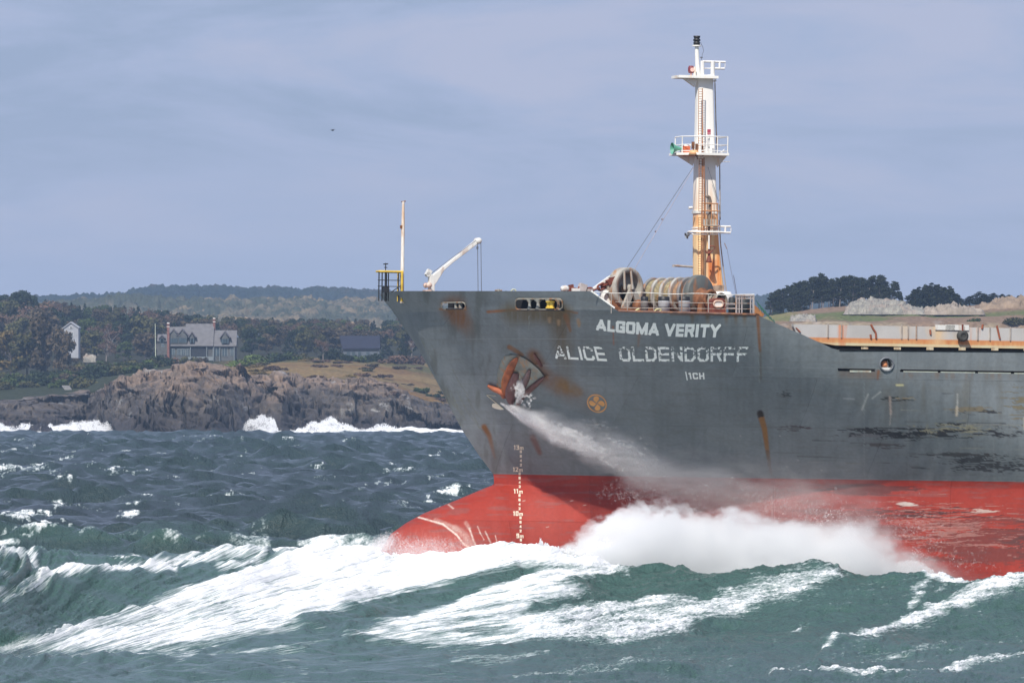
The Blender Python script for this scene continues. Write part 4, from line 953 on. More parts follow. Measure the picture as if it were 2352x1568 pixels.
# ladder down the face, conduits
def ladder(x0, y0, x1, y1, w_, name='ladder', mt=None, yl_=-.78, step=5.5):
    m = MB()
    a0, a1 = qm(x0, y0, yl_), qm(x1, y1, yl_); b0, b1 = qm(x0 + w_, y0, yl_), qm(x1 + w_, y1, yl_)
    m.tube(a0, a1, .017, n=5); m.tube(b0, b1, .017, n=5)
    n_ = int(abs(y1 - y0) / step)
    for k in range(n_ + 1): f = k / n_; m.tube(a0 + (a1 - a0) * f, b0 + (b1 - b0) * f, .013, n=5)
    return part(name, m, mt or M_lad, par=mast)
M_lad = paint('ladder_rust', (.45, .2, .09), .7, .4, 4)
ladder(1605, 205, 1604, 352, 8.5, yl_=-.72); ladder(1606, 365, 1605, 485, 8.5, yl_=-.82); ladder(1604, 500, 1603.5, 700, 8.5, yl_=-.9)
m = MB(); m.path([qm(x, y, -.74) for x, y in ((1613.5, 203), (1613.5, 270), (1614.5, 300), (1613, 320), (1616, 352))], .022, 6); m.path([qm(x, y, -.84) for x, y in ((1617, 362), (1618, 480), (1615, 540), (1615, 700))], .03, 6)
m.path([qm(x, y, -.84) for x, y in ((1611, 700), (1611, 560), (1612, 470), (1613, 365))], .022, 6); m.path([qm(x, y, -.92) for x, y in ((1622, 640), (1621, 690))], .03, 6)
part('conduit', m, M_lad, par=mast)
# pipe along the after edge
m = MB(); m.path([P2L(x, y, .1) for x, y in ((1642, 190), (1645, 300), (1648, 352))], .03, 6); m.path([P2L(x, y, .0) for x, y in ((1652, 470), (1654, 505), (1653, 370))], .03, 6); m.path([P2L(x, y, .0) for x, y in ((1652, 505), (1655, 560), (1662, 620), (1671, 690))], .03, 6); part('guide_rail', m, M_railw, par=mast)
# swan neck pipe and working ledge
m = MB(); m.path([qm(x, y, -1.15) for x, y in ((1622, 453), (1625, 450.5), (1629, 453), (1631, 462), (1630.5, 480), (1629, 505), (1628.5, 540))], [.07, .08, .08, .09, .08, .07, .05], 10); part('vent_pipe', m, paint('dark_pipe', (.22, .17, .13), .7, .3, 3, rust=.4), par=mast)
m = MB(); m.path([qm(x, y, -1.15) for x, y in ((1628.5, 538), (1628.5, 572))], .045, 8); part('conduit', m, M_mastw, par=mast)
m = MB()
for p0, p1 in (((1612, 467), (1650, 468)), ((1612, 484), (1652, 485)), ((1612, 518), (1652, 519))):
    m.tube(qm(*p0, -1.3), qm(*p1, -1.3), .03, n=6)
for x in (1613, 1620, 1634, 1640, 1648): m.tube(qm(x, 467, -1.3), qm(x + .6, 519, -1.3), .022, n=6)
part('ledge_frame', m, paint('ledge_rust', (.58, .27, .12), .7, .3, 3, rust=.4), par=mast)
m = MB(); m.prism([qm(x, y, -1.3) for x, y in ((1616, 503), (1625, 503), (1625, 517), (1616, 517))], Vector((0, .1, 0))); m.prism([qm(x, y, -1.3) for x, y in ((1632, 503), (1646, 503), (1646, 517), (1632, 517))], Vector((0, .1, 0)))
m.prism([qm(1616, 519, -.75), qm(1650, 519, -.75), qm(1650, 519, -1.35), qm(1616, 519, -1.35)], Vector((0, 0, .05))); part('ledge', m, paint('ledge_grey', (.5, .44, .36), .6, .3, 3, rust=.35), par=mast)
m = MB()
m.path([qm(x, y, -1.2) for x, y in ((1620, 575), (1622, 580), (1627, 583), (1634, 578), (1638, 574))], .035, 6); m.path([qm(x, y, -1.2) for x, y in ((1630, 566), (1636, 565), (1643, 567), (1640, 573))], .03, 6)
m.lathe([(.05, .75), (.07, .3), (.13, .0), (.16, -.08), (0, -.08)], qm(1628.3, 599, -1.1), (0, 0, 1), 14); part('lamp_bracket', m, paint('bracket_dark', (.25, .07, .04), .7, .4, 4), par=mast)
# upper band with the light on the fore side and aerial frame on the after side
m = MB(); m.path([P2L(x, y, yy) for x, y, yy in ((1580, 534, .2), (1582, 532.5, -.5), (1592, 532, -1.15), (1652, 533, -1.2), (1668, 534.5, -1.0))], .05, 8); m.path([P2L(x, y, yy) for x, y, yy in ((1582, 536, -.3), (1592, 538, -1.1), (1650, 538, -1.1))], .035, 6); part('band', m, M_mastw, par=mast)
m = MB(); U = lambda x, y: P2L(x, y, -.9)
for p0, p1, r in (((1652, 520), (1678, 520.5), .05), ((1655, 534), (1678, 534.5), .05), ((1666, 520), (1666, 534), .05), ((1679, 523), (1679, 532), .02)): m.tube(U(*p0), U(*p1), r, n=8)
m.tube(P2L(1582, 477.5, -.4), P2L(1590, 477, -.4), .07, n=8); part('aerial_frame', m, M_railm, par=mast)
m = MB(); p = P2L(1579, 541, -.4); m.lathe([(.14, 0), (.06, .2), (0, .22)], p - Vector((.1, 0, 0)), (1, 0, .25), 14); m.tube(p + Vector((.0, 0, 0)), p + Vector((0, 0, -.16)), .04); part('flood_lamp', m, paint('lamp_grey', (.22, .24, .27), .5), par=mast)
m = MB(); m.tube(P2L(1548, 610, -.6), P2L(1592, 613, -.6), .055, n=10); m.tube(P2L(1547.5, 608, -.6), P2L(1547.5, 613, -.6), .075, n=10); part('boom_rest', m, M_railw, par=mast)
m = MB(); m.box(P2L(1652, 697, -1.3), (.5, .4, .6)); m.lathe([(0, -.5), (.55, -.5), (.6, .1), (.5, .3), (0, .35)], P2L(1655, 684, -1.4), (0, 0, 1), 20); m.tube(P2L(1618, 678, -1.4), P2L(1644, 679, -1.4), .04, n=6); part('mast_foot', m, M_mastw, par=mast)
m = MB(); m.box(P2L(1648, 669, -1.6), (.42, .3, .55)); m.box(P2L(1655, 664, -1.6), (.3, .3, .4)); part('junction_box', m, paint('box_grey', (.45, .33, .24), .6, .3, 3, rust=.4), par=mast)
# stays
m = MB()
for (p0, p1, y0, y1) in (((1592, 384), (1438, 618), -.6, -3), ((1626, 384), (1650, 462), -1, -.9)):
    m.tube(P2L(*p0, y0), P2L(*p1, y1), .014, n=5)
part('stay_wire', m, M_wire, par=mast)
m = MB(); m.tube(P2L(1593, 386, -.6), P2L(1455, 622, -3), .014, n=5); m.tube(P2L(1664, 558, .6), P2L(1670, 572, .6), .03, n=5); m.path([P2L(1670, 572, .6), P2L(1678, 615, 1.2), P2L(1691, 680, 2)], .008, 5); m.path([P2L(1685, 632, 1), P2L(1693, 680, 2)], .014, 5)
for (x, y) in ((1520, 502), (1505, 530)): m.tube(P2L(x, y, -1.8), P2L(x + 2, y + 3, -1.8), .05, n=6)
part('stay_wire', m, paint('pale_wire', (.42, .38, .42), .6), par=mast)

# ------------------------------------------------------------------ hatch coaming band along the main deck
yl = -13.0
M_coam, t, b = newmat('coaming_paint'); n = t.nodes; l = t.links
tcn = n.new('ShaderNodeTexCoord'); sp = n.new('ShaderNodeSeparateXYZ'); l.new(tcn.outputs['Object'], sp.inputs[0])
ZT = zat(2000, 744.5, yl); ZB = zat(2000, 795, yl); ZO = zat(2000, 777, yl)
c_ = MX(MR(NM(.8, (1, 1, 1)), .35, .65, 0, 1), (.58, .565, .54), (.48, .465, .44))
zo = MR(sp.outputs['Z'], ZO - .02, ZO + .02, 1, 0)
c_ = MX(zo, c_, (.62, .24, .09))
c_ = MX(MA('MULTIPLY', zo, MA('MULTIPLY', MR(NM(1, (4, 4, .6)), .35, .65, 0, 1), MR(sp.outputs['Z'], ZB, ZO, 1, .1))), c_, (.80, .55, .24))
c_ = MX(MA('MULTIPLY', MR(sp.outputs['Z'], ZB + .12, ZB + .16, 1, 0), MR(NM(1, (1, 1, 1)), .3, .6, .5, 1)), c_, (.66, .60, .38))
c_ = MX(MR(NM(1, (1.1, 1.1, .12), 5), .60, .68, 0, .9), c_, (.68, .25, .10))
c_ = MX(MR(NM(1, (.42, .42, .2), 5), .62, .74, 0, .8), c_, (.78, .55, .30))
l.new(c_, b.inputs['Base Color']); b.inputs['Roughness'].default_value = .55
xw = lambda d, y=770: P2L(d, y, yl).x
m = MB(); pts = [(1823, 744.3), (1823, 750), (1828, 762), (1850, 775), (1890, 788), (1920, 793)]
top = [P2L(1823, 744.3, yl)]; bot = [q3(x, y) for x, y in pts[1:]]
xe = 118.0; e0 = q3(1950, 744.5); e1 = q3(2352, 748.0); z_at = lambda x: e0.z + (e1.z - e0.z) * (x - e0.x) / (e1.x - e0.x)
ZTf = e0.z
poly = [P2L(1823, 744.3, yl)] + bot + [Vector((xe, yl, bot[-1].z)), Vector((xe, yl, P2L(1823, 744.3, yl).z))]
m.prism(poly, Vector((0, .3, 0))); co = part('hatch_coaming', m, M_coam)
m = MB()
for d in (1986, 2061, 2136, 2210, 2285, 2359, 2435, 2510): 
    p = P2L(d, 802, yl - .6); m.box(p, (.2, .4, .2))
part('coaming_bracket', m, paint('bracket_cream', (.72, .62, .42), .6, .25, 4, rust=.3), par=co)
m = MB()
for d in (1901, 1932, 2070, 2085, 2104, 2214, 2245, 2273, 2320, 2402): m.box(Vector((xw(d), yl - .03, (ZT + ZO) / 2)), (.045, .06, (ZT - ZO) * .98))
part('stiffener', m, M_railw, par=co)
m = MB(); m.prism([q3(x, y) + Vector((0, -.03, 0)) for x, y in ((1826, 752), (1830, 753), (1839, 762), (1836, 763))], Vector((0, -.03, 0)))
for (x0, y0, x1, y1) in ((2000, 745, 2006, 757), (2006, 757, 2011, 764), (2011, 764, 2012, 777), (1999, 768, 2000, 777), (2289, 748, 2292, 760), (2292, 760, 2296, 778), (2257, 745, 2255, 755), (2136, 757, 2137, 768), (2354, 756, 2357, 768)): m.path([q3(x0, y0) + Vector((0, -.03, 0)), q3(x1, y1) + Vector((0, -.03, 0))], .05, 6)
part('rust_scar', m, paint('scar', (.34, .1, .05), .8, .3), par=co)
m = MB(); m.box(q3(2198, 752) + Vector((0, -.03, 0)), (1.2, .05, .26)); m.box(q3(2170, 752) + Vector((0, -.03, 0)), (1.0, .05, .24)); part('repair_plate', m, M_white, par=co)
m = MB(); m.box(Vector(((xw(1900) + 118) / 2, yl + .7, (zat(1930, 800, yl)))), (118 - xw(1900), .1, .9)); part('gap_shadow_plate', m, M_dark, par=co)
# round black fender
c = P2L(2211, 771.5, yl - .3); m = MB(); m.lathe([(.10, -.12), (.16, -.16), (.26, -.12), (.27, .1), (.14, .14), (.1, .12)], c, (0, 1, 0), 28); m.lathe([(.1, -.1), (0, -.1)], c, (0, 1, 0), 12); part('round_fender', m, paint('fender_rubber', (.06, .06, .055), .8, .4))
m = MB(); m.tube(P2L(2211, 745, yl - .3), P2L(2211, 762, yl - .3), .05); part('fender_hanger', m, M_redrust)

# ------------------------------------------------------------------ anchor in its pale recess
anc = bpy.data.objects.new('anchor', None); C.objects.link(anc); anc.parent = ship
rec = [(1142, 893), (1141, 868), (1145, 845), (1152, 826), (1160, 816), (1172, 812), (1190, 814), (1205, 820), (1222, 832), (1240, 848), (1250, 862), (1244, 878), (1225, 888), (1205, 893), (1185, 900), (1165, 905), (1150, 903)]
m = MB(); 
ctr = hit(1190, 862, .05)[0]; o1 = onhull(rec, .02); o2 = [ (p - ctr) * .96 + ctr + Vector((0, -.12, -.02)) for p in o1]
m.add(o1 + o2 + [ctr + Vector((0, -.08, 0))], [(i, (i + 1) % 17, 17 + (i + 1) % 17, 17 + i) for i in range(17)] + [(17 + i, 17 + (i + 1) % 17, 34) for i in range(17)], False)
part('bolster_plate', m, paint('bolster_pale', (.24, .245, .21), .6, .35, 1.5, rust=.55, rustcol=(.3, .17, .09)), par=anc)
# arms and flukes: swept blades lying on the plate, shaped in three dimensions
def blade(cl, wd, th, off, name, mt, nrm=None):
    """centre line in d units, half widths (d units), thickness (m), distance off the plating"""
    m = MB(); vs = []; k = len(cl)
    for i, (x, y) in enumerate(cl):
        a = cl[max(i - 1, 0)]; b_ = cl[min(i + 1, k - 1)]; tx, ty = b_[0] - a[0], b_[1] - a[1]; L_ = math.hypot(tx, ty); nx, ny = -ty / L_, tx / L_
        c, nn = hit(x, y, off[i] if isinstance(off, (list, tuple)) else off)
        for f, hh in ((-1, 0), (-.55, .8), (0, 1), (.55, .8), (1, 0)):
            q = P2L(x + nx * wd[i] * f, y + ny * wd[i] * f, c.y - hh * th)
            vs.append(q)
        vs.append(P2L(x, y, c.y + th * .6))
    fs = []
    for i in range(k - 1):
        for j in range(6): fs.append((i * 6 + j, i * 6 + (j + 1) % 6, (i + 1) * 6 + (j + 1) % 6, (i + 1) * 6 + j))
    m.add(vs, fs, True); m.add(vs[:6], [tuple(range(6))]); m.add(vs[-6:], [tuple(range(6))])
    o = part(name, m, mt, par=anc); s_ = o.modifiers.new('s', 'SUBSURF'); s_.levels = s_.render_levels = 1; return o
M_anc = paint('anchor_rust', (.36, .10, .035), .75, .5, 2.5, bump=.6); M_anc2 = paint('anchor_dark', (.13, .05, .04), .6, .4, 3, bump=.4)
blade([(1188, 822), (1180, 832), (1171, 848), (1166, 868), (1166, 884), (1162, 898), (1155, 908)], [4, 11, 13, 14, 14, 13, 7], .26, .42, 'fluke', M_anc)
blade([(1170, 840), (1160, 860), (1155, 880), (1155, 900)], [2, 6, 7, 4], .15, .62, 'fluke', paint('anchor_bright_rust', (.46, .15, .04), .75, .35, 3, bump=.5))
blade([(1120, 885), (1127, 890), (1136, 894), (1150, 897), (1158, 905), (1158, 915)], [3.5, 7, 9, 11, 12, 6], .22, .45, 'fluke', paint('anchor_tip', (.36, .10, .04), .7, .4, 3, bump=.5))
blade([(1250, 866), (1240, 874), (1225, 888), (1208, 902), (1197, 914), (1190, 926), (1187, 938)], [3, 7, 9, 9, 9, 9, 4], .24, .42, 'fluke', M_anc2)
blade([(1186, 858), (1180, 880), (1174, 900), (1172, 920), (1178, 934)], [10, 17, 21, 14, 3], .3, .22, 'crown', paint('anchor_brown', (.16, .065, .06), .6, .35, 2, bump=.5))
blade([(1216, 850), (1212, 864), (1204, 880), (1196, 898), (1190, 915)], [5, 10, 12, 11, 6], .2, .3, 'shank', paint('shank_wet', (.15, .085, .08), .4, .4, 3, bump=.6))
blade([(1226, 812), (1236, 826), (1244, 842)], [3, 7, 6], .1, .12, 'rust_scab', paint('scab', (.16, .06, .045), .8, .4, 3))
print('gear', round(time.time() - T00, 1))
# ------------------------------------------------------------------ LAND
def zd(dyv, Y): return HC + (HZ - np.asarray(dyv, float)) / F * Y
def Xd(dxv, Y): return (dxv - CX) / F * Y
# ground height is set at a few distances by where the ground lies in the view
gx = [-400, 0, 60, 120, 200, 230, 260, 300, 330, 380, 440, 480, 530, 560, 600, 650, 700, 760, 830, 900, 960, 1000, 1060, 1200, 1500, 1760, 1850, 1950, 2050, 2150, 2250, 2352, 2800]
rock_top = [920, 925, 921, 916, 907, 900, 886, 872, 856, 848, 838, 842, 858, 868, 870, 868, 880, 879, 884, 896, 920, 930, 945, 950, 950, 930, 930, 930, 930, 930, 930, 930, 930]
shoreY = [1640, 1640, 1640, 1650, 1680, 1640, 1590, 1575, 1568, 1562, 1560, 1564, 1580, 1605, 1625, 1612, 1640, 1650, 1640, 1640, 1640, 1640, 1645, 1650, 1500, 1400, 1400, 1400, 1400, 1400, 1400, 1400, 1400]
topY = [s + t for s, t in zip(shoreY, [60, 60, 60, 60, 60, 60, 70, 75, 75, 75, 75, 75, 70, 40, 40, 60, 50, 50, 60, 70, 70, 70, 70, 70, 60] + [40] * 8)]
bench = [882, 882, 880, 878, 870, 866, 862, 858, 855, 845, 838, 838, 845, 845, 838, 832, 832, 832, 836, 840, 842, 850, 870, 880, 880, 742, 742, 741, 740, 740, 741, 742, 742]     # Y = 1850
back = [868, 868, 862, 858, 850, 848, 846, 845, 842, 838, 833, 830, 828, 826, 824, 822, 822, 822, 826, 828, 830, 836, 850, 850, 800, 726, 716, 702, 706, 712, 700, 688, 680]     # Y = 2000 (left), rise (right)
ridge = [735, 735, 732, 735, 745, 750, 752, 758, 775, 778, 780, 780, 778, 772, 772, 776, 778, 780, 780, 778, 780, 780, 780, 780, 770, 745, 735, 728, 728, 728, 716, 705, 700]   # Y = 2500
benchY = np.interp(gx, gx, [1850] * 25 + [1480] * 8); backY = np.array([2000] * 24 + [1800] + [1600] * 8, float)
def ground(DX, Y, rough=True):
    sy = np.interp(DX, gx, shoreY); ty = np.interp(DX, gx, topY); by = np.interp(DX, gx, benchY); ky = np.interp(DX, gx, backY)
    by = np.maximum(by, ty + 20); ky = np.maximum(ky, by + 30)
    z1 = zd(np.interp(DX, gx, rock_top), ty); z2 = zd(np.interp(DX, gx, bench), by); z3 = zd(np.interp(DX, gx, back), ky); z4 = zd(np.interp(DX, gx, ridge), 2500.0); z5 = z4 + 6
    ysets = [np.full_like(sy, 1300), sy - 6, sy, sy + (ty - sy) * .35, ty, by, ky, np.full_like(sy, 2500), np.full_like(sy, 3200)]
    zsets = [np.full_like(sy, -6), np.full_like(sy, -3), np.full_like(sy, .3), z1 * .62, z1, z2, z3, z4, z5]
    out = np.full(np.broadcast(DX, Y).shape, -6.0)
    for a in range(len(ysets) - 1):
        t = np.clip((Y - ysets[a]) / np.maximum(ysets[a + 1] - ysets[a], 1e-3), 0, 1)
        if a >= 4: t = t * t * (3 - 2 * t) * .5 + t * .5
        out = np.where(Y >= ysets[a], zsets[a] + (zsets[a + 1] - zsets[a]) * t, out)
    return out, (sy, ty)
GRID = {}
def gz(dxv, Y):
    return float(ground(np.array([float(dxv)]), np.array([float(Y)]))[0][0])

# ---- rocks along the shore: broken ledges (one sheet of terrain)
ncol, nrow = 1500, 210
DX = np.linspace(-330, 1300, ncol)[None, :]; tY = np.linspace(0, 1, nrow)[:, None]
sy = np.interp(DX, gx, shoreY); ty = np.interp(DX, gx, topY)
Y = sy - 10 + tY ** 1.1 * (ty + 32 - sy + 10)
# wiggle the shoreline
X = Xd(DX, Y)
wob = (fbm(X * .035, Y * 0 + 3.3, 201, 4) - .5) * 26
zb_, _ = ground(DX + (fbm(X * .05, Y * .05, 208, 3) - .5) * 18, Y + wob * ss(1.0, .2, tY))
zb_ = np.asarray(zb_)
xr_, yr_ = X * .966 + Y * .18, Y * .966 - X * .26
rid = 1 - np.abs(2 * fbm(xr_ * .055, yr_ * .04, 211, 5, .55) - 1)
crk = np.abs(2 * fbm(xr_ * .13, yr_ * .05, 215, 4, .55) - 1)
big = fbm(X * .022, Y * .02, 219, 3)
led = fbm(X * .30, Y * .22 + zb_ * .4, 223, 4, .6)
above = ss(-1.5, 3, zb_)
zt_r = zb_ + above * (.35 + .65 * ss(170, 290, DX)) * ((rid - .62) * 5.5 + (big - .5) * 6.5 + (led - .5) * 2.6 - ss(.10, 0, crk) * 3.2) * (1 - .78 * ss(.70, .86, tY * (1 + 0 * DX)))
# terracing: fractured steps
st_ = 1.7; k_ = np.floor(zt_r / st_); fr = zt_r / st_ - k_; zt_r2 = (k_ + ss(.25, .75, fr)) * st_; zt_r = zt_r * .5 + zt_r2 * .5
# land meets the meadow behind
zt_r = np.where(zt_r < -5, -5, zt_r)
dg = 1 - np.abs(2 * fbm((X + zt_r * 1.1) * .11, (zt_r * .25 - X * .03) + Y * .02, 241, 5, .6) - 1); dg2 = fbm((X + zt_r * .8) * .5, Y * .15, 243, 4, .65)
Yj = Y - (dg - .6) * 4.0 * above - (dg2 - .5) * 1.5 * above + (fbm3(X * .16, Y * .1, zt_r * .25, 231, 4) - .5) * 4.0 * above; Xj = X + (fbm3(X * .2 + 40, Y * .1, zt_r * .3, 235, 4) - .5) * 3.0 * above
def facets(px, py, cr, seed):
    """blocky relief: every cell a plane with its own tilt"""
    ix = np.floor(px / cr); iy = np.floor(py / cr); best = np.full(px.shape, 1e9); val = np.zeros(px.shape)
    for a in (-1, 0, 1):
        for c in (-1, 0, 1):
            jx = ix + a; jy = iy + c; qx = (jx + _h(jx, jy, 1, seed)) * cr; qy = (jy + _h(jx, jy, 2, seed)) * cr; d2 = (px - qx) ** 2 + (py - qy) ** 2; u = d2 < best
            v = (_h(jx, jy, 3, seed) - .5) * cr * .55 + (px - qx) * (_h(jx, jy, 4, seed) - .5) * 1.1 + (py - qy) * (_h(jx, jy, 5, seed) - .35) * 1.1; best = np.where(u, d2, best); val = np.where(u, v, val)
    return val
wv_ = X + 4 * (fbm(X * .1, zt_r * .1 + Y * .05, 246, 3) - .5); wz_ = zt_r * 1.25 + (Y - sy) * .25 + .55 * X
f1 = facets(wv_, wz_, 15.0, 247); f2 = facets(wv_ * 1.1, wz_ * .9, 4.2, 248); f3 = facets(wv_, wz_, 1.7, 249)
Yj = Yj - (f1 * 1.0 + f2 * .65 + f3 * .3) * above; zt_r = zt_r + (f1 * .12 + f2 * .18 + f3 * .14) * above * (1 - .7 * ss(.7, .86, tY + 0 * DX))
RV = np.stack([Xj, Yj, zt_r], -1).reshape(-1, 3)
M_rock, t, b = newmat('shore_rock'); n = t.nodes; l = t.links
tcn = n.new('ShaderNodeTexCoord'); sp = n.new('ShaderNodeSeparateXYZ'); l.new(tcn.outputs['Object'], sp.inputs[0])
def NN(scale, ms=(1, 1, 1), det=6, rot=(0, 0, 0), rgh=.6):
    mp = n.new('ShaderNodeMapping'); mp.inputs['Scale'].default_value = ms; mp.inputs['Rotation'].default_value = rot; l.new(tcn.outputs['Object'], mp.inputs[0])
    a = n.new('ShaderNodeTexNoise'); a.inputs['Scale'].default_value = scale; a.inputs['Detail'].default_value = det; a.inputs['Roughness'].default_value = rgh; l.new(mp.outputs[0], a.inputs['Vector']); return a.outputs['Fac']
def MR(v, a, b_, c, d):
    m = n.new('ShaderNodeMapRange'); l.new(v, m.inputs['Value'])
    for k, q in zip(('From Min', 'From Max', 'To Min', 'To Max'), (a, b_, c, d)): m.inputs[k].default_value = q
    return m.outputs[0]
def MA(op, a, b_):
    m = n.new('ShaderNodeMath'); m.operation = op
    for k, q in enumerate((a, b_)):
        if isinstance(q, (int, float)): m.inputs[k].default_value = q
        else: l.new(q, m.inputs[k])
    return m.outputs[0]
def MX(f, a, b_):
    m = n.new('ShaderNodeMixRGB')
    if isinstance(f, (int, float)): m.inputs[0].default_value = f
    else: l.new(f, m.inputs[0])
    for k, q in ((1, a), (2, b_)):
        if isinstance(q, tuple): m.inputs[k].default_value = (*q, 1)
        else: l.new(q, m.inputs[k])
    return m.outputs[0]
c_ = MX(MR(NN(.12), .38, .62, 0, 1), (.043, .034, .027), (.135, .109, .087))
c_ = MX(MR(NN(.5, (1, 1, .4), 6, (0, .6, 0)), .42, .6, 0, .8), c_, (.055, .05, .052))
zz_ = MA('ADD', sp.outputs['Z'], MA('MULTIPLY', MA('SUBTRACT', NN(.06), .5), 16))
c_ = MX(MA('MULTIPLY', MR(zz_, 9.5, 14, 0, 1), MR(NN(.35), .35, .6, .2, 1)), c_, (.25, .175, .125))
c_ = MX(MA('MULTIPLY', MR(NN(.09, (1, 1, 1.5)), .60, .66, 0, 1), MR(NN(1.2), .4, .55, .2, .8)), c_, (.33, .33, .32))
c_ = MX(MR(MA('ADD', sp.outputs['Z'], MA('MULTIPLY', MA('SUBTRACT', NN(.2), .5), 8)), 2.2, 6.5, .9, 0), c_, (.026, .022, .024))   # wave-wetted foot
l.new(c_, b.inputs['Base Color']); b.inputs['Roughness'].default_value = .8
bp = n.new('ShaderNodeBump'); bp.inputs['Strength'].default_value = .7; bp.inputs['Distance'].default_value = .7; l.new(NN(.45, (1, 1, .5), 8, (0, .5, .2), .7), bp.inputs['Height']); l.new(bp.outputs[0], b.inputs['Normal'])
ro_ = npmesh('shore_rocks', RV, gridfaces(nrow, ncol), [M_rock], None, smooth=False); tag(ro_, kind='structure')

# ---- land behind: meadow, turf, woodland floor
ncol, nrow = 900, 260
DX = np.linspace(-400, 2800, ncol)[None, :]; Yr = np.concatenate([np.linspace(1395, 2100, 190), np.geomspace(2110, 3300, 70)])[:, None]
zb_, (sy, ty) = ground(DX, Yr); X = Xd(DX, Yr + 0 * DX); Y = Yr + 0 * DX
left = DX < 1500
zl_ = np.asarray(zb_) - np.where(left & (Y < ty + 18), 7.0, 0.0) + (fbm(X * .05, Y * .05, 251, 4) - .5) * 1.8 + (fbm(X * .4, Y * .3, 255, 3) - .5) * .7 * ss(2300, 1900, Y)
LV = np.stack([X, Y, zl_], -1).reshape(-1, 3)
xx, yy = DX + 0 * Yr, Y
cg_ = np.zeros(xx.shape + (3,)); cg_[...] = (.13, .10, .045)
def blend(col, a): 
    global cg_
    cg_ = cg_ * (1 - a[..., None]) + np.array(col) * a[..., None]
m1 = fbm(X * .03, Y * .02, 261, 4); m2 = fbm(X * .12, Y * .1, 265, 4)
blend((.19, .13, .05), ss(.45, .6, m1)); blend((.17, .10, .045), ss(.46, .58, m2) * .8); blend((.07, .08, .03), ss(.55, .7, 1 - m1) * .7)
blend((.24, .17, .08), ss(.5, .58, fbm(X * .02, Y * .05, 271, 3)) * .5)
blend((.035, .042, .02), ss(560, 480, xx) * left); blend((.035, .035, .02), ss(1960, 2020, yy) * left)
rt = (xx > 1600)
blend((.22, .15, .10), rt * 1.0); blend((.115, .135, .05), rt * ss(1490, 1500, yy) * ss(1560, 1535, yy) * ss(.38, .5, m1 + .1 * m2)); blend((.30, .24, .16), rt * ss(1490, 1480, yy) * ss(.4, .6, m2)); blend((.20, .19, .07), rt * ss(1850, 1800, xx) * ss(1500, 1540, yy) * .8)
blend((.30, .25, .21), rt * ss(.62, .7, fbm(X * .5, Y * .4, 281, 3)) * ss(1500, 1480, yy) * .7)
M_gr, t, b = newmat('turf'); a_ = t.nodes.new('ShaderNodeAttribute'); a_.attribute_name = 'col'; no_ = t.nodes.new('ShaderNodeTexNoise'); no_.inputs['Scale'].default_value = .9; no_.inputs['Detail'].default_value = 5
tcn = t.nodes.new('ShaderNodeTexCoord'); t.links.new(tcn.outputs['Object'], no_.inputs['Vector'])
mrn = t.nodes.new('ShaderNodeMapRange'); mrn.inputs['From Min'].default_value = .3; mrn.inputs['From Max'].default_value = .7; mrn.inputs['To Min'].default_value = .6; mrn.inputs['To Max'].default_value = 1.3; t.links.new(no_.outputs['Fac'], mrn.inputs['Value'])
vv = t.nodes.new('ShaderNodeVectorMath'); vv.operation = 'SCALE'; t.links.new(a_.outputs['Color'], vv.inputs[0]); t.links.new(mrn.outputs[0], vv.inputs['Scale']); t.links.new(vv.outputs[0], b.inputs['Base Color']); b.inputs['Roughness'].default_value = .9; b.inputs['Specular IOR Level'].default_value = .1
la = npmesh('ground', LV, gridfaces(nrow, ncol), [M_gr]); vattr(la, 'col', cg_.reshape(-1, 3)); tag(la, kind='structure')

# ---- far wooded hills: canopy of crowns
def canopy(name, Y0, Y1, prof_x, top_d, bot_d, nx, ny, cr, seed, cols, lab=None):
    DX = np.linspace(prof_x[0], prof_x[-1], nx)[None, :]; tY = np.linspace(0, 1, ny)[:, None]; Y = Y0 + tY * (Y1 - Y0) + 0 * DX
    X = Xd(DX, Y); zt = zd(np.interp(DX, prof_x, top_d), Y1 - 60); zb = zd(np.interp(DX, prof_x, bot_d), Y0)
    t = np.clip((Y - Y0) / (Y1 - 60 - Y0), 0, 1); z = zb + (zt - zb) * (t ** .75)
    z = np.where(Y > Y1 - 60, zt - (Y - (Y1 - 60)) * .25, z)
    z = z + (fbm(X * .006, Y * .008, seed, 3) - .5) * 16 * np.sin(np.pi * np.clip(t, 0, 1))
    # crowns: cellular domes
    rs = np.random.RandomState(seed); ix = np.floor(X / cr); iy = np.floor(Y / cr); dome = np.zeros_like(X); cid = np.zeros_like(X)
    for a in (-1, 0, 1):
        for c in (-1, 0, 1):
            jx = ix + a; jy = iy + c; px = (jx + _h(jx, jy, 1, seed)) * cr; py = (jy + _h(jx, jy, 2, seed)) * cr; hh = .5 + _h(jx, jy, 3, seed)
            d2 = ((X - px) ** 2 + (Y - py) ** 2) / (cr * .75) ** 2; v = np.sqrt(np.clip(1 - d2, 0, 1)) * hh; u = v > dome; dome = np.where(u, v, dome); cid = np.where(u, _h(jx, jy, 4, seed), cid)
    z = z + dome * cr * .75 + (vn(X * .9, Y * .5, seed + 9) - .5) * 2.2
    band = fbm(X * .004, z * .02 + Y * .002, seed + 30, 3)
    mixv = np.clip(cid * .6 + (band - .5) * 2.6 + .22, 0, 1)
    c = np.zeros(X.shape + (3,)); k = np.clip(mixv * (len(cols) - 1), 0, len(cols) - 1.001); i0 = k.astype(int); f = (k - i0)[..., None]; A = np.array(cols); c = A[i0] * (1 - f) + A[i0 + 1] * f
    o = npmesh(name, np.stack([X, Y, z], -1).reshape(-1, 3), gridfaces(ny, nx), [M_gr]); vattr(o, 'col', c.reshape(-1, 3))
    return o
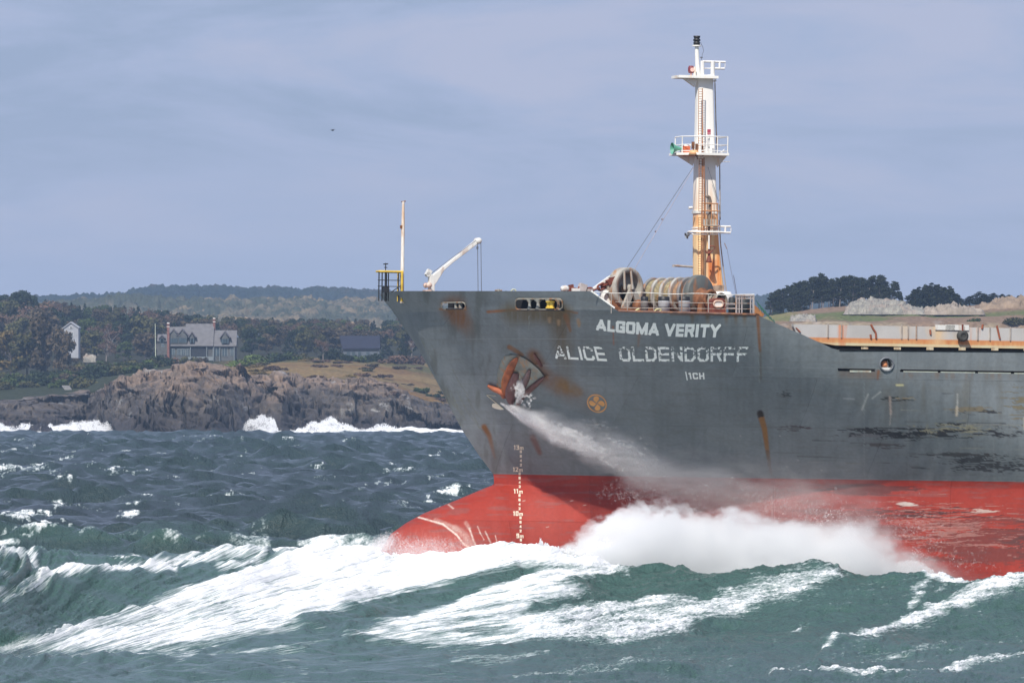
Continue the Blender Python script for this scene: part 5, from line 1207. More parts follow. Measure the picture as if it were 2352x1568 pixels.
px_ = [-400, 0, 60, 120, 180, 240, 280, 320, 360, 420, 480, 560, 640, 700, 760, 820, 866, 940, 1100, 1165, 1200, 1300, 1500, 1720, 1752, 1800, 1900, 2100, 2800]
ridge1 = [684, 684, 683, 681, 677, 676, 674, 662, 656, 655, 657, 661, 660, 661, 659, 664, 668, 676, 682, 672, 676, 690, 690, 684, 680, 684, 690, 700, 700]
o = canopy('far_woods', 4300, 4900, px_, [v + 16 for v in ridge1], [742] * len(px_), 1000, 90, 7.0, 401, [(.024, .036, .040), (.028, .042, .042), (.035, .044, .04), (.055, .05, .045)]); tag(o, 'blue-green wooded ridge fading into the haze on the skyline', 'woods', kind='stuff')
p2x = [-400, 0, 150, 240, 280, 330, 400, 480, 560, 620, 700, 760, 820, 880, 960, 1060, 1200, 1500]
ridge2 = [720, 715, 700, 690, 684, 687, 692, 690, 694, 690, 692, 697, 692, 698, 700, 705, 712, 720]
o = canopy('autumn_woods', 3300, 3900, p2x, [v + 14 for v in ridge2], [770] * len(p2x), 900, 110, 7.5, 441, [(.06, .07, .05), (.15, .13, .09), (.30, .215, .125), (.44, .29, .17), (.36, .29, .18)]); tag(o, 'pale orange and tan autumn woods covering the middle hill', 'woods', kind='stuff')
print('land', round(time.time() - T00, 1))

# ------------------------------------------------------------------ trees
def leafcloud(centres, radii, npt, size, seed, flat=.8, shell=.55):
    rs = np.random.RandomState(seed); w = np.array(radii) ** 2; w = w / w.sum(); idx = rs.choice(len(centres), npt, p=w)
    d = rs.normal(size=(npt, 3)); d /= np.linalg.norm(d, axis=1)[:, None]; r = (shell + (1.05 - shell) * rs.rand(npt) ** .7)
    P = np.array(centres)[idx] + d * (np.array(radii)[idx] * r)[:, None] * np.array([1, 1, flat])
    a = rs.normal(size=(npt, 3)); a /= np.linalg.norm(a, axis=1)[:, None]; b_ = np.cross(a, d); b_ /= np.linalg.norm(b_, axis=1)[:, None] + 1e-6
    s = size * (.6 + .8 * rs.rand(npt))[:, None]
    V = np.stack([P - a * s, P + b_ * s * .7, P + a * s, P - b_ * s * .7 + d * s * .3], 1).reshape(-1, 3); f = np.arange(npt * 4).reshape(-1, 4)
    return V, f
BARK = paint('bark', (.10, .085, .08), .9, .3, 3); BARKP = paint('pale_bark', (.26, .22, .20), .9, .3, 3)
def mk_tree(kind, seed):
    """unit-size meshes; returns (crown verts, faces), trunk MB"""
    rs = np.random.RandomState(seed); m = MB(); cs = []; rr = []
    if kind == 'pine':       # windblown, bare leg, layered boughs
        lean = rs.uniform(.2, 1.2); h = 10.0
        m.tube((0, 0, -1.5), (lean * .5, 0, h * .5), .17, .13, 7, False); m.tube((lean * .5, 0, h * .5), (lean, 0, h * .95), .13, .04, 7, False)
        for k in range(11):
            t_ = .34 + .64 * k / 10; z = h * t_; sp_ = (1.0 - t_) * 2.9 + .5
            for q in range(3):
                a = rs.uniform(0, 6.28); L = sp_ * rs.uniform(.4, 1.1); c = np.array([lean * t_ + math.cos(a) * L + .5, math.sin(a) * L, z + rs.uniform(-.3, .5)]); cs.append(c); rr.append(rs.uniform(.55, 1.0))
                m.tube((lean * t_, 0, z - .3), tuple(c), .05, .02, 4, False)
        V, f = leafcloud(cs, rr, 1500, .26, seed, .55, .3)
    elif kind == 'cedar':    # dense, ragged cone down to the ground
        h = 9.0; m.tube((0, 0, -1.5), (0, 0, h * .9), .2, .03, 7, False)
        for k in range(16):
            t_ = .06 + .92 * k / 15; sp_ = (1 - t_) ** .75 * 2.7
            for q in range(4):
                a = rs.uniform(0, 6.28); L = sp_ * rs.uniform(.3, 1.05); cs.append(np.array([math.cos(a) * L, math.sin(a) * L, h * t_ + rs.uniform(-.4, .4)])); rr.append(rs.uniform(.4, .85) * (1.1 - .6 * t_))
        V, f = leafcloud(cs, rr, 1900, .26, seed, .8, .3)
    elif kind == 'round':    # broadleaf
        h = 10.0; m.tube((0, 0, -1.5), (.1, 0, h * .42), .26, .18, 8, False)
        for k in range(15):
            a = rs.uniform(0, 6.28); el = rs.uniform(-.1, 1.4); R_ = rs.uniform(1.6, 3.3); c = np.array([math.cos(a) * math.cos(el) * R_ * 1.2, math.sin(a) * math.cos(el) * R_ * 1.2, h * .52 + math.sin(el) * R_ * 1.15]); cs.append(c); rr.append(rs.uniform(.9, 1.7)); m.tube((.1, 0, h * .38), tuple(c), .1, .03, 5, False)
        for k in range(8): cs.append(np.array([rs.uniform(-2.6, 2.6), rs.uniform(-2.6, 2.6), h * rs.uniform(.18, .4)])); rr.append(rs.uniform(.8, 1.3))
        V, f = leafcloud(cs, rr, 2400, .36, seed, .85, .35)
    elif kind == 'bare':     # thinning autumn crown, branches show
        h = 9.0; m.tube((0, 0, -1.5), (0, 0, h * .3), .24, .2, 7, False)
        for k in range(16):
            a = rs.uniform(0, 6.28); L = rs.uniform(1.2, 3.2); z0 = h * rs.uniform(.2, .55); c = np.array([math.cos(a) * L, math.sin(a) * L, z0 + rs.uniform(1.5, 4)]); m.tube((0, 0, z0), tuple(c), .1, .02, 5, False); cs.append(c); rr.append(rs.uniform(.7, 1.3))
            for q in range(2): e_ = c + rs.uniform(-1, 1, 3) * .9; m.tube(tuple((c + np.array([0, 0, z0])) / 2), tuple(e_), .04, .01, 4, False)
        V, f = leafcloud(cs, rr, 950, .2, seed, .9, .2)
    else:                    # shrub
        h = 3; m.tube((0, 0, -.6), (0, 0, 1.0), .1, .06, 6, False)
        for k in range(12): a = rs.uniform(0, 6.28); L = rs.uniform(0, 2.1); cs.append(np.array([math.cos(a) * L, math.sin(a) * L, rs.uniform(.2, 1.8) * (1 - L / 4)])); rr.append(rs.uniform(.5, .95))
        V, f = leafcloud(cs, rr, 900, .2, seed, .75, .35)
    return V, f, m
LM = {'dark': leafmat('needles_dark', (.012, .022, .012), (.035, .05, .022)), 'green': leafmat('leaves_green', (.03, .05, .015), (.075, .10, .03)), 'olive': leafmat('leaves_olive', (.05, .055, .022), (.11, .10, .04)),
      'brown': leafmat('leaves_brown', (.055, .046, .032), (.12, .09, .055)), 'rust': leafmat('leaves_rust', (.085, .055, .042), (.16, .10, .07)), 'gold': leafmat('leaves_gold', (.13, .10, .035), (.24, .17, .06)),
      'pine': leafmat('pine_needles', (.010, .016, .010), (.032, .038, .018), .15), 'bright': leafmat('leaves_bright', (.06, .10, .02), (.14, .17, .05))}
PROTO = {}
def proto(kind, var, mt, nm):
    key = (kind, var, mt)
    if key not in PROTO:
        V, f, m = mk_tree(kind, 1000 + var * 17 + len(kind)); 
        o = npmesh('crown' if kind != 'shrub' else 'foliage', V, f, [LM[mt]], None, smooth=False, link=False)
        tr = m.build('trunk' if kind != 'shrub' else 'stem', BARKP if (kind == 'pine' and var % 2) or kind == 'bare' else BARK)
        me2 = tr.data; bpy.data.objects.remove(tr); PROTO[key] = (o.data, me2); bpy.data.objects.remove(o)
    return PROTO[key]
rt_ = random.Random(11)
def plant(kind, mt, dxv, Y, h, nm, label, cat, group=None, base=None, wide=1.0, var=None):
    var = rt_.randrange(4) if var is None else var
    cme, tme = proto(kind, var, mt, nm); h0 = {'pine': 10.5, 'cedar': 9.6, 'round': 10.0, 'bare': 8.5, 'shrub': 2.6}[kind]; s = h / h0
    z = gz(dxv, Y) if base is None else base
    e = bpy.data.objects.new(nm, None); C.objects.link(e); e.location = (Xd(dxv, Y), Y, z); e.rotation_euler = (0, 0, rt_.uniform(-.5, .5) if kind == 'pine' else rt_.uniform(0, 6.28)); e.scale = (s * wide, s * wide, s)
    tag(e, label, cat, group)
    for pn, me in ((('crown', cme), ('trunk', tme)) if kind != 'shrub' else (('foliage', cme), ('stem', tme))):
        o = bpy.data.objects.new(pn, me); C.objects.link(o); o.parent = e
    return e
# woodland on the left: rows going back up the slope
wood_lab = {'dark': ('dense dark green tree standing in the wood on the left hillside', 'round'), 'olive': ('olive brown tree standing in the wood on the left hillside', 'round'), 'brown': ('brown autumn tree standing in the wood on the left hillside', 'round'),
            'rust': ('reddish autumn tree with thinning leaves in the wood on the left hillside', 'bare'), 'green': ('green leafy tree standing in the wood on the left hillside', 'round')}
def top_line(x): return np.interp(x, [-300, 0, 40, 75, 120, 200, 300, 420, 600, 800, 870, 950, 1100], [674, 674, 672, 680, 688, 696, 700, 716, 728, 728, 735, 722, 735])
def wood_ok(x, Y): return True
rows = [(2520, 15, 29), (2440, 14, 30), (2350, 13, 31), (2260, 12, 33), (2180, 10.5, 35), (2100, 9.5, 37)]
for ri, (Yb, hh, stp) in enumerate(rows):
    x = -90 + ri * 9
    while x < 1000:
        xj = x + rt_.uniform(-9, 9); mt = rt_.choices(['dark', 'olive', 'brown', 'rust', 'green'], [4, 3, 3, 2, 1.2])[0]
        if ri < 2 and rt_.random() < .3: mt = 'dark'
        Yj_ = Yb + rt_.uniform(-25, 25); zg = gz(xj, Yj_); hmax = float(zd(top_line(xj) + ri * 5, Yj_)) - zg
        h = min(hh * rt_.uniform(.75, 1.15) * (1.45 if xj < 130 else 1), hmax) if hmax > 3 else 3
        if not (ri >= 4 and 350 < xj < 560) and not (ri >= 5 and (765 < xj < 885)):
            lb, kd = wood_lab[mt]; kd = 'cedar' if (mt == 'dark' and rt_.random() < .45) else kd
            lb2 = 'dark pointed evergreen standing in the wood on the left hillside' if kd == 'cedar' else lb
            plant(kd, mt, xj, Yj_, h, 'woodland_tree', lb2, 'tree', 'trees of the wood on the left hillside', wide=1.15)
        x += stp
# named individuals at the left
plant('round', 'dark', 47, 2330, 13, 'oak_tree', 'tall dark twin-topped tree rising above the wood at far left', 'tree', base=gz(47, 2330) + 4, wide=.95, var=1)
plant('round', 'dark', 66, 2335, 11.5, 'oak_tree', 'shorter dark crown leaning against the tall dark tree at far left', 'tree', base=gz(60, 2335) + 3, wide=1.0, var=2)
plant('round', 'gold', 25, 1960, 16.5, 'autumn_tree', 'broad golden brown tree in front of the wood at the left edge', 'tree', wide=1.15, var=0)
plant('round', 'olive', -45, 1965, 15, 'autumn_tree', 'olive tree cut by the left edge of the picture', 'tree', wide=1.1, var=3)
plant('round', 'brown', 104, 1935, 20, 'maple_tree', 'tall dark reddish brown tree screening the white house, left of it', 'tree', wide=1.0, var=2)
plant('round', 'brown', 143, 1925, 16, 'maple_tree', 'thin-leaved brown tree just left of the white house, its twigs over the windows', 'tree', wide=.62, var=1)
plant('round', 'olive', 62, 1945, 15.5, 'maple_tree', 'olive tree between the golden and the tall brown tree at left', 'tree', wide=.95, var=3)
for x, Yv, h, mt, lb in ((90, 1880, 6, 'dark', 'dark shrub at the foot of the brown tree on the left'), (160, 1900, 7, 'brown', 'brown bush in the dip below the white house'), (205, 1890, 7.5, 'olive', 'olive bush between the white house and the orange rock'), (245, 1900, 7, 'green', 'green bush above the orange rock slope'),
                         (285, 1905, 6.5, 'olive', 'olive bush left of the shingle house'), (325, 1900, 6, 'green', 'green bush below the flagpole'), (180, 1870, 6, 'brown', 'low brown bush beside the grey steps'), (225, 1860, 6.5, 'dark', 'dark bush on the slope above the orange rock'), (30, 1850, 5.2, 'green', 'green shrub at the left edge above the shore'), (65, 1850, 5.0, 'green', 'second green shrub above the left shore'),
                         (5, 1860, 5.4, 'olive', 'olive shrub at the picture corner above the left shore'), (105, 1850, 4.8, 'dark', 'dark shrub above the left shore ledges'), (135, 1855, 4.6, 'green', 'green shrub left of the grey steps'), (365, 1930, 6, 'dark', 'dark bush below the left chimney of the shingle house'),
                         (400, 1940, 4.2, 'rust', 'reddish twiggy bush in front of the shingle house veranda'), (430, 1945, 3.8, 'olive', 'olive bush in front of the shingle house veranda'), (460, 1945, 3, 'brown', 'brown bush under the dark veranda opening'), (350, 1925, 5.0, 'olive', 'olive bush at the foot of the flagpole')):
    plant('shrub', mt, x, Yv, h, 'bush', lb, 'bush', 'bushes below the houses', wide=.95)
for k in range(64):
    x = rt_.uniform(-30, 345); Yv = rt_.choice([1800, 1820, 1845, 1870, 1890]) + rt_.uniform(-12, 12)
    if x > 200 and Yv < 1840: Yv += 60
    mt = rt_.choice(['dark', 'olive', 'green', 'brown', 'dark', 'olive']); nmx = {'dark': 'dark', 'olive': 'olive', 'green': 'green', 'brown': 'brown'}[mt]
    plant('shrub', mt, x, Yv, rt_.uniform(3.2, 5.2), 'scrub_bush', nmx + ' scrub bush in the thicket between the left shore and the houses', 'bush', 'thicket above the left shore', wide=1.15)
for k in range(46):
    x = rt_.uniform(555, 1040); Yv = rt_.choice([1700, 1730, 1760, 1800, 1840, 1880]) + rt_.uniform(-15, 15); mt = rt_.choice(['rust', 'gold', 'brown', 'rust', 'olive']); nmx = {'rust': 'reddish', 'gold': 'golden', 'brown': 'brown', 'olive': 'olive'}[mt]
    plant('shrub', mt, x, Yv, rt_.uniform(.9, 1.9), 'heath_tuft', 'low ' + nmx + ' tuft growing on the meadow above the rocks', 'bush', 'low tufts on the meadow', wide=2.2)
for x, Yv, h, mt, lb, wd_ in ((565, 1880, 6.0, 'bright', 'bright green spreading shrub right of the shingle house', 1.2), (598, 1875, 5.0, 'green', 'green layered shrub on the meadow edge', 1.2), (545, 1870, 3.6, 'bright', 'bright green cushion shrub on the rock edge', 1.3), (585, 1860, 3.0, 'bright', 'low bright shrub spilling over the rock', 1.4), (622, 1895, 4.6, 'dark', 'dark green shrub on the meadow, before the wood', 1.1), (655, 1900, 4.8, 'green', 'rounded green shrub in the middle of the meadow edge', 1.1), (690, 1905, 4.2, 'olive', 'olive shrub left of the pale bare tree', 1.1),
                              (760, 1910, 6.6, 'dark', 'dark shrub right of the pale bare tree', .8), (800, 1905, 3.8, 'dark', 'dark green shrub before the blue-roofed house', 1.2), (832, 1905, 3.6, 'green', 'green shrub under the eaves of the blue-roofed house', 1.1), (862, 1910, 4.6, 'dark', 'dark shrub at the right corner of the blue-roofed house', .9), (898, 1900, 4.6, 'rust', 'wide reddish brown thicket right of the blue-roofed house', 1.4), (935, 1905, 5.0, 'rust', 'reddish brown thicket next to the bow of the ship', 1.3), (975, 1750, 3, 'green', 'green shrub on the cliff top beside the ship', 1.1), (1000, 1740, 2.6, 'dark', 'dark shrub on the cliff top, half behind the ship', 1.2)):
    plant('shrub', mt, x, Yv, h, 'shrub', lb, 'shrub', 'shrubs along the meadow', wide=wd_)
plant('cedar', 'dark', 925, 1960, 9, 'cedar_tree', 'dark wind-clipped evergreen standing alone near the bow of the ship', 'tree', wide=.75)
plant('bare', 'rust', 742, 1900, 6.6, 'bare_tree', 'small pale pinkish leafless tree on the meadow', 'tree', wide=.95)
# groves on the right-hand rise
def grove(x0, x1, n, topx, topy, basex, basey, Y0, kind, lab, grp):
    for k in range(n):
        f = (k + .5) / n; x = x0 + (x1 - x0) * f + rt_.uniform(-5, 5); Yv = Y0 + rt_.uniform(-22, 22)
        b_ = float(zd(np.interp(x, basex, basey), Yv)); h = float(zd(np.interp(x, topx, topy), Yv)) - b_
        plant(kind if rt_.random() < .8 else 'cedar', 'pine', x, Yv, h * rt_.uniform(.86, 1.06), 'windblown_pine' if kind == 'pine' else 'juniper_tree', lab, 'tree', grp, base=b_, wide=10.5 / max(h, 3) * 1.0 * (1.35 if kind == 'cedar' else 1.0))
tx = [1752, 1770, 1790, 1830, 1860, 1880, 1900, 1925, 1960, 2000, 2020, 2050, 2062]; tyy = [695, 672, 655, 648, 636, 626, 628, 636, 634, 630, 632, 655, 672]
bx_ = [1750, 1800, 1860, 1900, 1960, 2060]; by_ = [728, 726, 718, 712, 706, 700]
for Y0 in (1640, 1670, 1700): grove(1762, 2052, 13, tx, tyy, bx_, by_, Y0, 'pine', 'dark windblown pine in the dense grove nearest the ship on the right hill', 'pines of the large grove')
plant('cedar', 'pine', 2070, 1660, 4.6, 'juniper_tree', 'small dark juniper standing alone between the two groves', 'tree', base=float(zd(708, 1660)), wide=.8)
tx = [2080, 2100, 2120, 2150, 2180, 2200, 2212]; tyy = [682, 664, 654, 650, 656, 672, 690]
for Y0 in (1650, 1690): grove(2090, 2203, 8, tx, tyy, [2080, 2210], [712, 712], Y0, 'cedar', 'dark juniper in the middle grove behind the pale outcrop', 'junipers of the middle grove')
tx = [2212, 2230, 2250, 2300, 2340, 2400]; tyy = [688, 675, 670, 674, 676, 680]
grove(2218, 2400, 10, tx, tyy, [2200, 2280, 2400], [702, 694, 690], 1660, 'cedar', 'dark low juniper in the row at the right edge', 'junipers of the right-hand row')
plant('shrub', 'green', 2239, 1485, 2.2, 'shrub', 'small green shrub on the rubble slope', 'shrub', base=float(zd(744, 1485)), wide=1.1)
plant('shrub', 'olive', 2335, 1480, 2.6, 'shrub', 'olive brown shrub at the right edge of the slope', 'shrub', base=float(zd(745, 1480)), wide=1.6)
plant('shrub', 'olive', 2370, 1482, 2.8, 'shrub', 'larger olive shrub cut by the right edge of the picture', 'shrub', base=float(zd(745, 1482)), wide=1.6)
plant('shrub', 'dark', 1800, 1600, 2.2, 'shrub', 'dark undergrowth below the large grove', 'shrub', base=float(zd(728, 1600)), wide=1.6)
# pale outcrops
M_out, t, b = newmat('outcrop_rock'); n = t.nodes; l = t.links
tcn = n.new('ShaderNodeTexCoord')
c_ = MX(MR(NN(.7), .4, .6, 0, 1), (.36, .34, .29), (.22, .21, .19)); c_ = MX(MR(NN(.25), .5, .62, 0, .7), c_, (.34, .26, .21)); c_ = MX(MR(NN(2.0), .60, .68, 0, .8), c_, (.06, .07, .045))
l.new(c_, b.inputs['Base Color']); b.inputs['Roughness'].default_value = .85
bp = n.new('ShaderNodeBump'); bp.inputs['Strength'].default_value = .9; bp.inputs['Distance'].default_value = .6; l.new(NN(1.2), bp.inputs['Height']); l.new(bp.outputs[0], b.inputs['Normal'])
def outcrop(name, x0, x1, px, py, base_d, Y, depth, lab, seed, mt=None, cat='outcrop'):
    nx, ny = 220, 60; DX = np.linspace(x0, x1, nx)[None, :]; tt_ = np.linspace(0, 1, ny)[:, None]
    Yv = Y - depth / 2 + tt_ * depth + 0 * DX; X = Xd(DX, Yv); zt = zd(np.interp(DX, px, py), Y); zb = zd(base_d, Y) - .8
    prof_ = np.sqrt(np.clip(1 - (2 * tt_ - 1) ** 2, 0, 1)) ** .6; ed = ss(x0, x0 + (x1 - x0) * .06, DX) * ss(x1, x1 - (x1 - x0) * .06, DX)
    h = (zt - zb) * prof_ * ed; r = 1 - np.abs(2 * fbm(X * .25, Yv * .3, seed, 5) - 1)
    z = zb + h * (.55 + .55 * r) + ((fbm(X * .55, Yv * .5, seed + 5, 5, .65) - .5) * 3.2 + (np.floor(fbm(X * .3, Yv * .3, seed + 15, 3) * 7) / 7 - .5) * 2.2) * np.clip(h * .5, 0, 1)
    z0 = z[:1]; V = np.stack([X + (fbm3(X * .5, Yv * .5, z * .7, seed + 9, 3) - .5) * 1.6, Yv, z], -1).reshape(-1, 3)
    o = npmesh(name, V, gridfaces(ny, nx), [mt or M_out], None, smooth=False); tag(o, lab, cat); return o
outcrop('rock_outcrop', 1935, 2130, [1935, 1955, 1975, 2000, 2030, 2060, 2090, 2130], [712, 702, 692, 690, 689, 694, 705, 713], 717, 1545, 30, 'large pale grey lichen-covered rock outcrop below the groves', 501)
outcrop('rock_outcrop', 1815, 1875, [1815, 1835, 1850, 1875], [728, 721, 723, 729], 733, 1520, 12, 'small cream rock outcrop at the left end of the slope', 521)
outcrop('rock_outcrop', 2110, 2262, [2110, 2150, 2190, 2230, 2262], [716, 706, 700, 706, 714], 717, 1540, 20, 'pinkish tan rock outcrop in front of the junipers at right', 541, paint('pink_rock', (.31, .26, .21), .9, .35, .5, bump=.8))
outcrop('rock_outcrop', 2230, 2700, [2230, 2270, 2310, 2360, 2500, 2700], [708, 694, 688, 683, 680, 690], 712, 1575, 30, 'long tan rock ridge cut by the right edge', 561, paint('tan_rock', (.27, .20, .14), .9, .35, .5, bump=.8))
# sea rocks, small stone, steps
outcrop('sea_rock', 56, 122, [56, 75, 95, 110, 122], [992, 985, 980, 983, 990], 1000, 1585, 12, 'small black rock awash in the surf at the left', 581, paint('wet_black_rock', (.03, .027, .03), .4, .4, .5, bump=.8), 'rock')
outcrop('sea_rock', -20, 50, [-20, 5, 25, 38, 50], [968, 965, 972, 978, 985], 996, 1625, 16, 'dark ledge in the surf at the left edge', 591, paint('wet_rock', (.05, .04, .042), .4, .4, .5, bump=.8), 'rock')
outcrop('boulder', 192, 222, [192, 205, 222], [820, 813, 818], 826, 1930, 5, 'rounded pale boulder beside the white house', 601, None, 'boulder')
outcrop('boulder', 24, 40, [24, 32, 40], [882, 879, 881], 884, 1845, 3, 'small whitish stone on the lawn at the far left', 611, paint('pale_stone', (.5, .5, .5), .7, .2), 'boulder')
m = MB()
for k in range(9):
    f = k / 8; p = W(151 + 14 * f, 886 + 20 * f, 1790 - 20 * f); m.box(p, (2.2, 1.0, .3))
M_wood = paint('grey_wood', (.30, .29, .29), .8, .3, 2)
e = m.build('wooden_steps', M_wood); tag(e, 'grey wooden steps going down to the shore at left', 'steps')
print('trees', round(time.time() - T00, 1))

# ------------------------------------------------------------------ houses
M_shing = paint('grey_shingle_roof', (.155, .15, .155), .85, .2, .8); M_wallg = paint('shingle_wall', (.11, .115, .115), .85, .25, 1.0); M_win = paint('window_glass', (.07, .10, .12), .2, .3, .5); M_winf = paint('window_frame', (.22, .25, .26), .6, .1)
M_brick = paint('brick', (.24, .11, .09), .85, .3, 2.0); M_wwall = paint('white_clapboard', (.40, .41, .44), .7, .1, .7); M_nroof = paint('dark_blue_roof', (.012, .014, .034), .8, .2, .7); M_dk = paint('opening_shade', (.02, .025, .035), .6, .3)
def H(x, y, Y): return W(x, y, Y)
def slab(m, pts, off): m.prism(pts, off)
hs = empty('shingle_house', W(450, 832, 2000), 'large grey shingle house with dormers and two brick chimneys', 'house'); hb = hs.location
def add(m, nm, mt, par): 
    o = m.build(nm, mt, par); o.matrix_parent_inverse = Matrix.Translation(-Vector(hs_loc)); return o
hs_loc = tuple(hs.location)
Yf = 1994.0; D_ = 9.0
def gable(m, x0, x1, ye, yr, Yf_, dep, th=.25):
    """roof with ridge along x; ye/yr = eave / ridge height in d units"""
    a0, a1 = H(x0, ye, Yf_), H(x1, ye, Yf_); r0, r1 = H(x0, yr, Yf_ + dep / 2), H(x1, yr, Yf_ + dep / 2); b0, b1 = a0 + Vector((0, dep, 0)), a1 + Vector((0, dep, 0))
    r0.x, r1.x = a0.x, a1.x
    for q in ((a0, a1, r1, r0), (r0, r1, b1, b0)): m.prism(list(q), (0, 0, th))
m = MB(); gable(m, 386, 490, 795, 752, Yf - .5, 11); gable(m, 424, 492, 796, 745 + 0, Yf + .2, 15); gable(m, 491, 543, 795.5, 760, Yf - .4, 11); gable(m, 361, 388, 784, 769, Yf + 3, 8)
rf = add(m, 'roof', M_shing, hs)
m = MB()
for x0, x1, y0, y1, dd_, yo in ((386, 541, 794, 835, 9.5, .4), (361, 388, 783, 830, 6, 3.5)):
    a = H(x0, y0, Yf + yo); b_ = H(x1, y1, Yf + yo); m.box(((a.x + b_.x) / 2, Yf + yo + dd_ / 2, (a.z + b_.z) / 2), (b_.x - a.x, dd_, a.z - b_.z))
for x0, x1, yr_ in ((424.5, 491.5, 747), (386.5, 489.5, 754), (491.5, 542.5, 762)):   # gable ends
    for x in (x0, x1): a = H(x, 795, Yf); m.prism([a, a + Vector((0, 11 if yr_ > 750 else 15, 0)), Vector((a.x, Yf + (5.5 if yr_ > 750 else 7.5), H(x, yr_, Yf + 6).z))], (.1, 0, 0))
add(m, 'wall', M_wallg, hs)
for (x, w_, ya, ye, yb) in ((399, 26, 757, 772, 790), (419.5, 26, 757, 771, 790), (441, 16, 764, 775, 788), (464 - 1, 0, 0, 0, 0), (517, 22, 762, 776, 789), (372, 12, 771, 777, 786)):
    if w_ == 0: continue
    Yd = Yf - .35 if x != 372 else Yf + 2.8
    a, b_, c = H(x - w_ / 2, ye, Yd), H(x + w_ / 2, ye, Yd), H(x, ya, Yd)
    m = MB(); m.prism([a + Vector((.5, 0, 0)), b_ - Vector((.5, 0, 0)), c - Vector((0, 0, .3))], (0, 3.2, 0)); lo1, lo2 = H(x - w_ / 2 + 3, yb, Yd), H(x + w_ / 2 - 3, yb, Yd); m.prism([Vector((lo1.x, Yd, a.z)), Vector((lo2.x, Yd, a.z)), lo2, lo1], (0, 2.5, 0)); dm_ = add(m, 'dormer', M_wallg, hs)
    m = MB(); u = Vector((0, -.3, 0)); m.prism([a + u, c + u, c + u + Vector((0, 0, .4)), a + u + Vector((-.3, 0, .1))], (0, 3.8, 0)); m.prism([b_ + u, c + u, c + u + Vector((0, 0, .4)), b_ + u + Vector((.3, 0, .1))], (0, 3.8, 0)); o = m.build('dormer_roof', paint('dormer_roof', (.13, .12, .14), .8, .2), dm_)
    m = MB(); n_w = 3 if w_ > 20 else 2
    for k in range(n_w):
        xx_ = x + (k - (n_w - 1) / 2) * (w_ * .23); p = H(xx_, (ye + yb) / 2 + 1, Yd - .06); m.box(p, (.95, .08, 1.5))
    m.build('window', M_win, dm_)
for (x, w_, y0, y1, mt) in ((397, 9, 801, 815, M_win), (411, 8, 801, 815, M_win), (421, 8, 801, 815, M_win), (431, 7, 801, 816, M_win), (444 + 12, 38, 797, 818, M_dk), (497, 16, 798, 817, M_win), (516, 12, 798, 817, M_win), (533, 8, 798, 816, M_win), (374, 6, 789, 796, M_win), (445, 60, 826, 834, M_dk)):
    a, b_ = H(x - w_ / 2, y0, Yf + .36), H(x + w_ / 2, y1, Yf + .36); m = MB(); m.box(((a.x + b_.x) / 2, Yf + .33 if mt is not M_dk else Yf + .25, (a.z + b_.z) / 2), (b_.x - a.x, .08, a.z - b_.z)); wn_ = add(m, 'window' if mt is M_win else 'veranda_shade', mt, hs)  # the dark slabs on the wall stand in for shade inside the veranda
    if mt is M_win:
        m = MB()
        for s_ in (0, .5, 1): m.box((a.x + (b_.x - a.x) * s_, Yf + .24, (a.z + b_.z) / 2), (.16, .1, a.z - b_.z + .2))
        m.box(((a.x + b_.x) / 2, Yf + .24, a.z), (b_.x - a.x + .2, .12, .16)); o = m.build('frame', M_winf, wn_)
m = MB()
for x in (437.5, 475, 491, 505, 538): a = H(x, 797, Yf - .3); m.tube(a, H(x, 834, Yf - .3), .16, n=6)
a, b_ = H(432, 819, Yf - .6), H(490, 828, Yf - .6); m.box(((a.x + b_.x) / 2, Yf - .6, (a.z + b_.z) / 2), (b_.x - a.x, .2, a.z - b_.z)); add(m, 'veranda', M_winf, hs)
for x, y0, y1, w_, yy_ in ((386.5, 742, 834, 5.5, -.8), (492, 731, 760, 5, 6)):
    m = MB(); a, b_ = H(x - w_ / 2, y0 + 3, Yf + yy_), H(x + w_ / 2, y1, Yf + yy_); m.box(((a.x + b_.x) / 2, Yf + yy_, (a.z + b_.z) / 2), (b_.x - a.x, 1.2, a.z - b_.z))
    m.box(((a.x + b_.x) / 2, Yf + yy_, a.z + .1), (b_.x - a.x + .3, 1.5, .25)); ch_ = add(m, 'chimney', M_brick, hs)
    m = MB(); m.box(((a.x + b_.x) / 2, Yf + yy_, a.z + .42), (b_.x - a.x, 1.2, .35)); m.box(((a.x + b_.x) / 2, Yf + yy_, a.z - .7), (b_.x - a.x + .12, 1.32, .18)); m.build('chimney_cap', M_white, ch_)
# flagpole
p0, p1 = H(357.5, 838, 1985), H(356.5, 743, 1985); m = MB(); m.tube(p0, p1, .16, .10, 8); fp = m.build('flagpole', paint('flagpole_paint', (.62, .66, .5), .5, .05)); tag(fp, 'tall pale flagpole left of the shingle house', 'flagpole')
